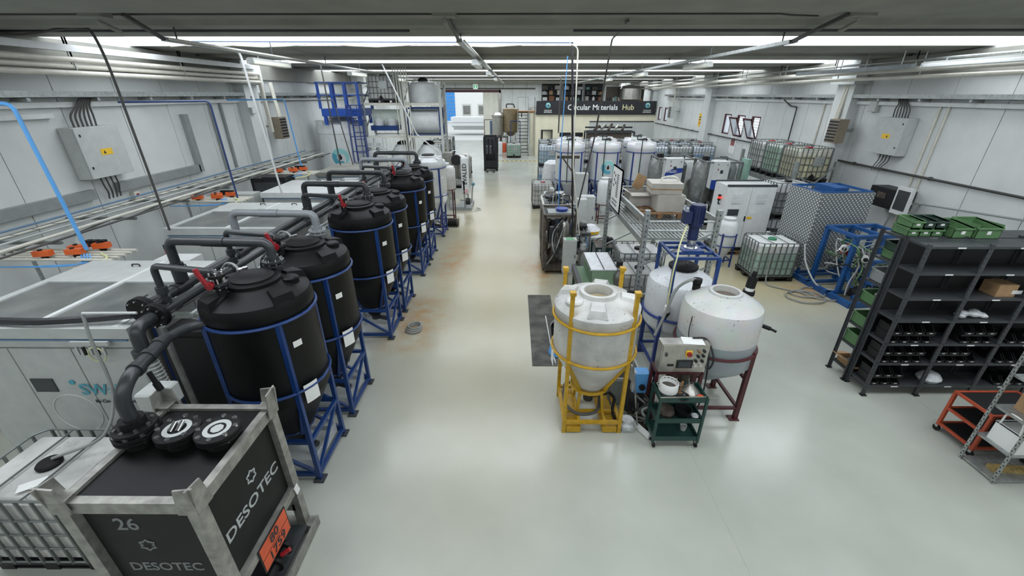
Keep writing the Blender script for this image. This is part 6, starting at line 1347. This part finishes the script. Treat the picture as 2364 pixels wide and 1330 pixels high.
# ------------------------------------------------------------------ goods on the mezzanine
for k, x in enumerate((2.3, 4.1, 5.9)):
    o = E('storage_shelf', 'tall grey shelf of cartons on the mezzanine, %s of three' % ('left', 'middle', 'right')[k], 'shelving', (x, 38.6, MZ + .18), 0, 'shelves on the mezzanine')
    for a in (0, 1.7):
        for b in (0, .5): MB().bar((a, b, 0), (a, b, 2.15), .05).build('post', MGREY, o)
    for z in (.3, .85, 1.3, 1.7, 2.12): MB().bb((0, 0, z - .03), (1.7, .5, z)).build('shelf', DGREY, o)
    MB().bb((0, .5, 0), (1.7, .53, 2.15)).build('back_panel', BLK, o)  # black panel added for the shade behind the mezzanine shelves
bn2 = E('packing_bench', 'long bench along the mezzanine edge loaded with cartons', 'bench', (7.7, 37.5, MZ + .18))
MB().bb((0, 0, .76), (3.0, .6, .8)).build('bench_top', WOOD, bn2)
for a in (.1, 1.5, 2.9):
    for b in (.06, .54): MB().bar((a, b, 0), (a, b, .76), .06).build('leg', DGREY, bn2)
MB().bb((0, .9, 0), (3.2, .95, 1.9)).build('shade_board', RUSTY, bn2)  # dark brown board added for the shade behind the bench
random.seed(11); mm_ = [PAPER, CARD, CARDG, LGREY, DGREY, BLK, RUSTY, WPLAS, mat('teal_plastic', '6e9a97', .5), mat('terracotta_box', '8c5a40', .6), CREAM]
MN = ['white', 'tan', 'pale grey', 'light grey', 'charcoal', 'black', 'rusty brown', 'milky white', 'teal', 'terracotta', 'cream']
for i in range(46):
    if i < 26: 
        k = i % 3; x = (2.3, 4.1, 5.9)[k] + .25 + .55 * (i // 9) + .1 * random.random(); y = 38.8; z = MZ + .18 + (.85, 1.3, 1.7)[(i // 3) % 3]
    else: y = 37.8; z = MZ + .98
    w_, d, h = .2 + .28 * random.random(), .25 + .15 * random.random(), .16 + .2 * random.random()
    if i >= 26: w_, d = .13, .13
    kd = 'can' if i % 4 == 3 else 'carton'
    if i < 26: lab = '%s %s on the %s board of the %s mezzanine shelf' % (MN[i % 11], kd, ('lowest', 'middle', 'upper')[(i // 3) % 3], ('left', 'middle', 'right')[i % 3])
    else: x = 7.85 + .142 * (i - 26); y += .1 * (i % 3); lab = '%s %s on the mezzanine packing bench, %s %s the stairs' % (MN[i % 11], kd, ('first', 'second', 'third', 'fourth', 'fifth', 'sixth', 'seventh', 'eighth', 'ninth', 'tenth')[(i - 26) % 10], ('nearer', 'farther from')[(i - 26) // 10])
    o = E('stored_item', lab, kd, (x, y, z), random.uniform(-.2, .2), 'goods on the mezzanine')
    if i % 4 == 3: MB().lathe([(0, 0), (w_ / 2, 0), (w_ / 2, h * .7), (w_ * .2, h * .9), (w_ * .2, h), (0, h)], 14).build('can', mm_[i % 11], o)
    else: MB().bb((-w_ / 2, -d / 2, 0), (w_ / 2, d / 2, h)).build('carton_body', mm_[i % 11], o)
kt = E('steel_kettle', 'round polished steel kettle on legs at the right end of the mezzanine', 'kettle', (9.55, 37.6, MZ + .18)); MB().lathe([(0, .7), (.6, .75), (.85, .95), (.85, 1.75), (.7, 1.95), (.3, 2.02), (0, 2.02)], 36).build('bowl', STEEL, kt); MB().cyl((-.3, 0, 0), (-.3, 0, .8), .09).cyl((.4, 0, 0), (.4, 0, .8), .09).build('leg', STEEL, kt)
sc = E('machine_carriage', 'dark machine carriage with rollers above the totes before the mezzanine', 'machine', (5.2, 31.5, 0)); MB().frame((0, 0, 0), (3.4, 1.0, 2.35), .1).build('frame', DGREY, sc); MB().bb((.1, .1, 1.9), (3.2, .9, 2.3)).build('bed', RUSTY, sc)
for k in range(5): MB().cyl((.5 + k * .5, -.05, 2.5 + .08 * (k % 2)), (.9 + k * .45, .3, 2.75 + .06 * (k % 3)), .09).build('roller', STEEL if k % 2 else RUSTY, sc)
MB().bb((-.1, .3, 2.6), (3.3, .4, 2.7)).build('beam', BLK, sc)
for k, x in enumerate((3.4, 4.3)): tag(MB().bb((x, 33.0, 1.9), (x + .85, 33.1, 2.2)).build('black_panel_board', BLK), 'black board %s of the machine carriage above the totes' % ('far left', 'just left')[k], 'board'); line_thing('steel_post', 'thin post behind the totes under the %s black board' % ('far left', 'nearer')[k], 'post', [(x + .4, 33.05, 0), (x + .4, 33.05, 1.9)], .03, DGREY)
# ------------------------------------------------------------------ wall services
for s, x, nm in ((1, XL, 'left'), (-1, XR, 'right')):
    z = 4.8 if s > 0 else 4.74
    o = E('cable_tray', 'long grey cable tray on brackets along the %s wall' % nm, 'cable tray', (x, 0, z))
    MB().bb((s * .05, 2, -.06), (s * .3, 34, -.05)).bb((s * .05, 2, -.06), (s * .055, 34, .06)).bb((s * .295, 2, -.06), (s * .3, 34, .06)).build('trough', GALV, o)
    for k in range(22): MB().bb((s * .01, 2.6 + k * 1.42, -.12), (s * .32, 2.66 + k * 1.42, -.06)).build('bracket', GALV, o)
    for k in range(3): MB().cyl((s * (.1 + .07 * k), 2, -.02), (s * (.1 + .07 * k), 34, -.02), .025, n=6).build('cable', CABLE, o)
    MB().bb((s * .01, 2, -.24), (s * .1, 34, -.14)).build('lower_trunking', WPAINT, o)
    m = E('electrical_box', 'grey metal electrical box with a yellow warning label on the %s wall' % nm, 'electrical box', (x + s * .16, 9.4 if s > 0 else 13.2, 3.15))
    MB().bb((-.14, -.53, 0), (.14, .53, 1.03)).build('enclosure', LGREY, m); d = MB().bb((s * .14, -.52, .01), (s * .17, .52, 1.02)).build('door', LGREY, m)
    MB().bb((s * .17, -.12, .45), (s * .174, .16, .58)).build('warning_label', YLABEL, d); MB().prism([(-.06, .48), (-.0, .48), (-.03, .55)], s * .174, s * .176, 'x').build('warning_triangle', INK, d)
    for zz in (.2, .85): MB().bb((s * .17, .42 * s if s < 0 else -.45, zz), (s * .18, .45 * s if s < 0 else -.42, zz + .05)).build('lock', BLK, d)
    for k in range(6): MB().tube(spline([(0, -.3 + .1 * k, 1.02), (0, -.28 + .1 * k, 1.25), (.02, -.1 + .06 * k, 1.42), (.02, .05 + .05 * k, 1.58)], 5), .018, 6).build('cable', CABLE, m)
    for k in range(4): MB().tube(spline([(0, -.2 + .12 * k, 0), (0, -.18 + .12 * k, -.2), (-.05, -.1 + .1 * k, -.35), (-.08, -.1 + .1 * k, -.5)], 5), .016, 6).build('cable', CABLE, m)
def duct(label, x, y0, y1, z0, z1, m=MGREY, t=.12, s=1): return tag(MB().bb((x, y0, z0), (x + s * t, y1, z1)).bb((x, y0 + .01, z0 - .004), (x + s * t * 1.05, y1 - .01, z0)).build('cable_duct', m), label, 'cable duct')
duct('long grey cable duct low on the left wall right of the electrical box', XL + .003, 9.6, 12.35, 2.75, 2.95)
duct('vertical grey cable duct rising on the left wall to the tray', XL + .003, 12.3, 12.48, 2.75, 4.3); duct('near grey cable duct low on the left wall', XL + .003, 4.8, 9.0, 2.72, 2.92)
for k, y in enumerate((13.6, 14.1)): line_thing('conduit', '%s thin grey conduit running down the left wall' % ('nearer', 'farther')[k], 'conduit', [(XL + .05, y, 2.6), (XL + .05, y, 4.6)], .04, MGREY)
def batten(label, loc, L=1.55, rz=0, m=LAMPW, group='fluorescent battens'):
    o = E('fluorescent_batten', label, 'lamp', loc, rz, group); MB().bb((-.06, -L / 2, .05), (.06, L / 2, .1)).build('housing', LGREY, o); MB().rbox((-.075, -L / 2, -.03), (.075, L / 2, .055), .03).build('diffuser', m, o)
    for s in (-1, 1): MB().box((0, s * (L / 2 + .02), .03), (.15, .04, .1)).build('end_cap', LGREY, o); MB().bar((0, s * L * .3, .1), (0, s * L * .3, .16), .02).build('hanger', GALV, o)
    return o
tag(MB().bb((XL + .003, 6.9, 4.37), (XL + .1, 8.85, 4.46)).build('wall_batten', WPAINT), 'white strip lamp on the left wall beside the electrical box', 'lamp')
RW = (('left', -5.6, 7.6, 34, 5.6), ('centre', -.98, 8.4, 40, 5.66), ('right', 4.75, 8.2, 34, 5.62))
for nm, x, y0, y1, z in RW:
    o = E('lighting_trunking', '%s run of hung metal lighting trunking under the roof beams' % nm, 'trunking', (x, 0, z))
    MB().bb((-.05, y0, -.03), (.05, y1, .03)).build('trunking', GALV, o); MB().cyl((.09, y0, 0), (.09, y1, 0), .018, n=6).build('conduit', WPIPE, o); MB().bar((0, y0, .0), (0, 6.95, 5.84 - z), .05).build('drop_bracket', CABLE, o)
    y = y0 + .3
    while y < y1: MB().bar((0, y, .02), (0, y, 5.9 - z), .018).build('hanger', DGREY, o); y += 2.97
bats = [(-5.85, 10.7), (-5.85, 16.5), (-5.85, 22.5), (-1.2, 12.2), (-1.2, 17.8), (-1.2, 24.), (5.0, 12.2), (5.0, 17.6), (5.0, 23.5)]
for k, (x, y) in enumerate(bats): batten('pale fluorescent batten, %s lamp under the %s trunking run' % (('nearest', 'middle', 'farthest')[k % 3], ('left', 'centre', 'right')[k // 3]), (RW[k // 3][1], y, RW[k // 3][4] - .19))
# long pipes high along the walls
for k, (x, z, r, mm, lab) in enumerate(((-8.75, 5.62, .07, WPAINT, 'topmost white square duct high along the left wall'), (-8.7, 5.42, .05, WPIPE, 'upper cream pipe high along the left wall'), (-8.75, 5.3, .045, WPIPE, 'middle cream pipe high along the left wall'), (-8.7, 5.18, .05, WPIPE, 'lowest cream pipe high along the left wall'),
        (10.4, 5.6, .03, GALV, 'thin bright conduit high along the right wall'), (10.4, 5.4, .07, WPIPE, 'thick lagged cream pipe high along the right wall'), (10.6, 5.22, .05, WPIPE, 'lower cream pipe high along the right wall'))):
    o = E('overhead_pipe', lab, 'pipe', (x, 0, z))
    y1 = 15.6 if x < 0 else 38
    (MB().bb((-.07, 2, -.06), (.07, y1, .06)) if k == 0 else MB().cyl((0, 2, 0), (0, y1, 0), r, n=12)).build('pipe', mm, o)
    for q in range(int((y1 - 3) / 3)): MB().bar((0, 3.2 + q * 3, r), (0, 3.2 + q * 3, 5.9 - z), .02).build('hanger', GALV, o)
    if x < 0 and k: MB().tube(fillet([(0, y1 - .1, 0), (0, y1 + .1, 0), (0, y1 + .15, -1.6)], .15, 4), r, 10).build('elbow', mm, o)
rt = batten('bright white strip lamp on the right overhead pipes near the frame edge', (10.05, 10.2, 5.42), 2.6, m=WPAINT); 
od = E('overhead_duct', 'dark steel trunking beside the right overhead pipes', 'trunking', (10.04, 11.8, 5.45)); MB().bb((-.06, 0, -.05), (.06, 4.7, .05)).build('trunking', mat('steel_duct_grey', '6f7476', .3, .6), od)
for q in (.4, 1.6, 2.8): MB().bar((0, q, .05), (0, q, .37), .02).build('hanger', GALV, od); 
# heaters, junction boxes and small wall items
for s, y, x in ((1, 16.4, XL), (-1, 15.0, XR), (-1, 31.2, XR)):
    o = E('unit_heater', '%s air heater with louvres hung on the %s wall column' % (('brown', 'brown', 'far cream')[0 if s > 0 else (1 if y < 20 else 2)], 'left' if s > 0 else 'right'), 'heater', (x + s * .55, y, 3.3))
    MB().bb((-.16, -.24, 0), (.16, .24, .75)).build('casing', mat('heater_tan', '8a7f6d', .5) if y < 20 else LGREY, o)
    for k in range(7): MB().bb((s * .16, -.22, .05 + k * .098), (s * .172, .22, .11 + k * .098)).build('louvre', BLK, o)
    MB().bar((-s * .53, 0, .42), (-s * .2, 0, .42), .06).build('bracket', GALV, o)
    for k in range(2): MB().tube(fillet([(-s * .1, .1 + .1 * k, .1), (-s * .1, .35 + .1 * k, .1), (-s * .25, .4 + .1 * k, 1.9)], .1, 4), .045, 8).build('feed_pipe', WPIPE, o)
jb = MB().bb((XR - .12, 14.2, 4.3), (XR - .02, 14.5, 4.6)).bb((XR - .13, 14.22, 4.32), (XR - .12, 14.48, 4.58)); tag(jb.build('junction_box', LGREY), 'small grey junction box under the right wall tray', 'box')
for k, y in enumerate((16.3, 16.7, 11.9, 12.15)): line_thing('conduit', 'white conduit running down the right wall, %s' % ('nearer one behind the column', 'farther one behind the column', 'nearer one right of the electrical box', 'second one right of the electrical box')[k], 'conduit', [(XR - .04, y, .4), (XR - .04, y, 4.6)], .03, WPIPE)
bp = E('wall_pipe', 'long black pipe clipped along the right wall at mid height', 'pipe', (XR - .09, 0, 2.7)); MB().cyl((0, 5, 0), (0, 36, 0), .032, n=8).build('pipe', mat('black_pipe', '33322f', .5), bp)
for k in range(11): MB().box((.04, 6 + k * 2.8, 0), (.08, .05, .09)).build('clip', DGREY, bp)
bx = E('black_box', 'black metal box hung on the right wall above the shelving', 'box', (XR - .3, 12.3, 1.75)); MB().bb((-.25, -.5, 0), (.25, .5, .55)).build('casing', BLK, bx); MB().bb((-.26, -.1, .25), (-.25, .2, .42)).build('window', RUSTY, bx); MB().bb((.25, -.1, .1), (.29, .1, .4)).build('wall_plate', DGREY, bx)
line_thing('conduit', 'bent grey conduit arching from the wall box over the shelving', 'conduit', fillet([(11.2, 12.2, .9), (11.2, 12.0, 1.95), (11.25, 11.4, 2.05), (11.3, 6.0, 2.55)], .3, 5), .025, HOSE)
line_thing('conduit', 'dark blue cable running down the right wall near the frame edge', 'cable', [(XR - .03, 8.7, .4), (XR - .03, 8.7, 2.7)], .02, DBLUE)
for k, (y, z, w_, h, mm, lab, nm) in enumerate(((31.0 - 3.5, 3.0, .5, .75, YLABEL, 'yellow notice on the right wall between the windows', 'wall_sign'), (22.9, 1.95, .6, .85, PAPER, 'white framed poster low on the right wall by the totes', 'poster'))):
    o = E(nm, lab, 'sign', (XR - .004, y, z)); MB().bb((-.02, -w_ / 2, 0), (0, w_ / 2, h)).build('board', mm, o)
    if k == 0: 
        for q in range(2): MB().bb((-.024, -.18, .5 - q * .14), (-.02, .18, .56 - q * .14)).build('printed_line', INK, o)
        MB().disc((-.022, 0, .2), .08, .004, 'x').build('printed_symbol', ORANGE, o)
    else: MB().bb((-.024, -.2, .4), (-.02, .22, .75)).build('printed_picture', mat('poster_red', '8d5b58', .6, var=.5, scale=8), o)
sw = E('emergency_switch', 'small grey switch box with red button on the left wall', 'switch', (XL + .06, 10.0, 2.45)); MB().bb((-.05, -.08, 0), (.05, .08, .22)).build('housing', CREAM, sw); MB().cyl((.05, 0, .14), (.08, 0, .14), .03).build('button', RED, sw)
jl = E('junction_box', 'grey junction box on the column of the left wall', 'box', (XL + .37, 15.2, 4.2)); MB().bb((-.04, -.12, 0), (.06, .12, .2)).build('housing', LGREY, jl); MB().bb((.06, -.1, .02), (.07, .1, .18)).build('cover', WPAINT, jl)
# ------------------------------------------------------------------ hanging drops
drops = [('dark grey cable dropping from the first beam to the second machine', CABLE, .022, spline([(-9.0, 7.9, 5.72), (-8.2, 7.95, 5.7), (-7.3, 8.0, 5.8), (-7.02, 8.0, 5.55), (-6.98, 8.0, 4.0), (-6.98, 8.0, 2.31)], 6)),
         ('bright blue air tube dropping behind the near machine', PBLUE, .03, fillet([(-9.1, 6.5, 4.66), (-7.3, 6.5, 4.68), (-7.25, 6.55, 2.42)], .12, 4)),
         ('dark blue air tube dropping behind the second machine', DBLUE, .022, fillet([(-9.0, 10.2, 4.64), (-7.05, 10.4, 4.66), (-7.1, 10.5, 2.4)], .1, 4)),
         ('white conduit dropping to the third machine', WPAINT, .026, fillet([(-6.42, 9.4, 5.7), (-6.42, 11.0, 5.7), (-6.38, 11.3, 2.3)], .15, 4)),
         ('pale blue air tube dropping behind the third machine', PBLUE, .022, fillet([(-9.0, 14.1, 4.64), (-7.3, 14.3, 4.66), (-7.2, 14.3, 2.5)], .1, 4)),
         ('dark grey pipe dropping before the big white tank', CABLE, .025, [(-6.75, 16.2, 5.75), (-6.65, 16.2, 2.35)]),
         ('second dark grey pipe dropping before the big white tank', CABLE, .02, fillet([(-8.6, 16.3, 4.6), (-6.55, 16.3, 4.62), (-6.2, 16.3, 2.35)], .1, 4)),
         ('black vertical cable hanging to the rusty skid in the middle', HOSEB, .025, [(1.28, 10.6, 5.85), (1.5, 10.6, 2.4), (1.6, 10.75, .95)]),
         ('dark blue vertical tube hanging beside the black cable', DBLUE, .02, [(1.33, 10.75, 5.5), (1.58, 10.9, 1.8)]),
         ('light blue air tube hanging left of the black cable', PBLUE, .012, [(1.22, 10.85, 5.6), (1.2, 11.3, 3.0), (1.25, 11.5, 1.9)]),
         ('white conduit hanging right of the black cable', WPIPE, .017, fillet([(1.2, 10.4, 5.8), (1.4, 10.5, 5.74), (1.45, 10.5, 3.2), (1.75, 10.6, 1.38)], .1, 4)),
         ('grey conduit slanting down to the clutter by the aisle', CABLE, .02, fillet([(1.75, 7.5, 5.83), (1.95, 9.6, 5.8), (1.95, 10.6, 3.9), (1.7, 11.0, 2.0), (1.6, 11.3, .96)], .1, 4)),
         ('grey pipe hanging left of the blue tube before the mezzanine', CABLE, .035, fillet([(-5.0, 22.0, 5.55), (2.2, 22.0, 5.55), (2.2, 22.0, 3.05)], .12, 4)),
         ('long white slanting tube crossing before the tall rack', WPAINT, .028, [(-5.0, 17.6, 5.84), (-4.1, 18.3, 3.3), (-3.3, 18.75, 2.5)]),
         ('black air pipe along the right wall dropping beside the windows', HOSEB, .025, fillet([(XR - .1, 19.2, 4.6), (XR - .1, 18.6, 4.35), (XR - .1, 18.2, 4.35), (XR - .1, 18.2, 2.75)], .1, 3))]
for lab, m, r, pts in drops: line_thing('hanging_line', lab, 'cable', pts, r, m, 7)
# beam-mounted cables
def wavy(y, z, amp): return [(x * .55, y, z + amp * math.sin(x * 1.3)) for x in range(-15, 8)]
line_thing('beam_cable', 'thin wavy cable clipped under the first roof beam', 'cable', [(q[0], 7.1, 5.855 + .0 * q[2]) for q in wavy(7.1, 5.85, .01)] + [(4.0, 7.1, 5.84), (2.0 * 2.2, 7.1, 5.83)], .012, CABLE, 5)
tw = line_thing('beam_cable', 'pair of pale wavy cables in front of the first skylight', 'cable', wavy(11.35, 5.86, .03)[0:18], .014, WPIPE, 5); line_thing('air_line', 'blue grey air line crossing before the first skylight to the black cable', 'pipe', [(-7, 10.3, 5.84), (1.3, 10.6, 5.84)], .016, mat('blue_grey_line', '6f7f94', .4), 6)
for k, x in enumerate((-6.0, -1.0, 4.9)): tag(MB().box((x, 6.95, 5.83), (.32, .22, .07)).cyl((x, 6.95, 5.75), (x, 7.3, 5.66), .03).build('mounting_plate', CONC), '%s rough mounting plate under the first roof beam' % ('left', 'centre', 'right')[k], 'bracket')
line_thing('beam_rail', 'left dark steel rail under the first roof beam', 'rail', [(-9.2, 8.24, 5.79), (-1.8, 8.24, 5.79)], .025, DGREY, 6); line_thing('beam_rail', 'right dark steel rail under the first roof beam', 'rail', [(1.0, 8.24, 5.79), (9.4, 8.24, 5.79)], .025, DGREY, 6)
line_thing('roof_pipe_stub', 'white pipe stub poking from the roof above the view', 'pipe', [(1.12, 4.3, 5.85), (1.12, 4.75, 5.74)], .03, WPAINT, 10)
line_thing('sprinkler_pipe', 'dark sprinkler pipe hung across the hall before the door', 'pipe', [(-9.0, 44, 5.3), (2.0, 44, 5.3)], .06, CABLE, 8); 
for k in range(5): line_thing('pipe_hanger', '%s hanger of the sprinkler pipe across the hall' % ('leftmost', 'second', 'middle', 'fourth', 'rightmost')[k], 'hanger', [(-8 + 2.3 * k, 44, 5.36), (-8 + 2.3 * k, 44, 5.82)], .015, CABLE, 5)
ex = E('exit_sign', 'small green emergency exit sign hung from the roof before the door', 'sign', (-3.6, 42.0, 5.25)); MB().bb((-.2, -.03, 0), (.2, .03, .38)).build('housing', PAPER, ex); MB().bb((-.16, -.035, .05), (.16, -.03, .33)).build('pictogram_field', mat('exit_green', '3fa36b', .4), ex); MB().bar((0, 0, .38), (0, 0, .57), .02).build('hanger', GALV, ex)
m_ = MB().prism([(-.05, .08), (.02, .08), (.05, .2), (.0, .3), (-.04, .22)], -.037, -.034, 'y').build('running_figure', PAPER, ex)
# small things on the floor by the blacks tanks
for k, y in enumerate(TY): 
    o = E('drip_tray', 'clear plastic drip tray under the %s black tank' % ORD[k], 'tray', (TX, y, .125), 0, 'drip trays under the tanks'); q = MB(); a = .36
    for s in (-1, 1): q.bb((s * a - .006, -a, 0), (s * a + .006, a, .18)); q.bb((-a, s * a - .006, 0), (a, s * a + .006, .18))
    q.bb((-a, -a, 0), (a, a, .01)).build('tub', CLEAR, o)
hcl = E('hose_coil', 'short grey hose coiled on the rusty floor beside the third black tank', 'hose', (-2.25, 7.95, .02))
for k in range(3): MB().ring((.01 * k, .02 * k, .02 + .035 * k), .17 - .012 * k, .02, 24, 6).build('loop', HOSE, hcl)

# ------------------------------------------------------------------ workshop clutter right of the aisle
random.seed(23)
CL = [(1.05, 12.45, .5, .55, 1.3, 'low rusty pump cart with black motor behind the tall rusty skid'), (1.75, 11.5, .45, .6, 1.15, 'small steel filter stand with hoses right of the tall rusty skid'), (1.75, 13.0, .5, .6, 1.5, 'narrow steel frame with canisters behind the filter stand'), (1.2, 16.2, .8, .7, 1.2, 'workbench heaped with dark motors near the aisle'), (2.3, 10.9, .6, .7, .9, 'low bench of tangled hoses left of the middle rack'), (1.05, 14.9, .7, .8, 1.35, 'steel table with grey gearboxes beside the aisle')]
for i, (x, y, w_, d, h, lab) in enumerate(CL):
    o = E('pump_cart', lab, 'machine', (x, y, 0))
    MB().frame((0, 0, .03), (w_, d, h), .045).build('frame', (RUSTY, STEEL2, STEEL2, MGREY, GREEN, STEEL2)[i], o); MB().bb((0, 0, h * .5), (w_, d, h * .5 + .03)).build('shelf', STEEL2, o); MB().bb((0, 0, h), (w_, d, h + .03)).build('top', (RUSTY, STEEL2, MGREY, LGREY, RUSTY, STEEL2)[i], o)
    for k in range(4):
        px, py = w_ * random.uniform(.2, .8), d * random.uniform(.2, .8); z = (h + .03) if k < 2 else h * .5 + .03; r = random.uniform(.07, .13); hh_ = random.uniform(.15, .32)
        if k % 2: MB().cyl((px - .12, py, z + r), (px + .12, py, z + r), r).cyl((px + .12, py, z + r), (px + .16, py, z + r), r * .5).build('motor', random.choice([BLK, DGREY, mat('pump_blue', '2b568f', .4), RUSTY]), o)
        else: MB().lathe([(0, z), (r, z), (r, z + hh_ * .8), (r * .5, z + hh_), (0, z + hh_)], 16, (px, py, 0)).build('canister', random.choice([BLK, STEEL2, LGREY, WPLAS]), o)
    for k in range(6):
        a = [(w_ * random.random(), d * random.random(), h * random.uniform(.3, 1.1)) for _ in range(4)]; MB().tube(spline(a, 5), .014, 6).build('hose', random.choice([HOSE, HOSEB, CABLE, HOSEB, PBLUE]), o)
dk = E('hose_heap', 'heap of dark hoses and fittings left of the stainless control panel', 'hoses', (2.08, 5.1, 0))
for k in range(9):
    a = [(random.uniform(-.2, .2), random.uniform(-.14, .2), .03 + .1 * q + random.uniform(0, .06)) for q in range(5)]; MB().tube(spline(a, 5), .02, 6).build('hose', random.choice([HOSEB, CABLE, HOSEB, HOSE]), dk)
MB().box((0, .05, .02), (.4, .35, .04)).build('base_plate', RUSTY, dk); MB().cyl((.1, .1, .04), (.1, .1, .5), .06).build('filter_cup', BLACKR, dk)
for k, (x, y, lab) in enumerate(((3.25, 11.2, 'barrel with clear hose behind the middle rack end'), (4.4, 9.1, 'grey drum behind the right upright of the middle rack'))):
    o = E('steel_drum', lab, 'drum', (x, y, 0)); MB().lathe([(0, 0), (.28, 0), (.28, .28), (.29, .3), (.28, .32), (.28, .58), (.29, .6), (.28, .62), (.28, .88), (.26, .88), (.26, .86), (0, .86)], 28).build('shell', (MGREY, LGREY)[k], o); MB().cyl((.15, .1, .86), (.15, .1, .9), .04).build('bung', BLK, o)
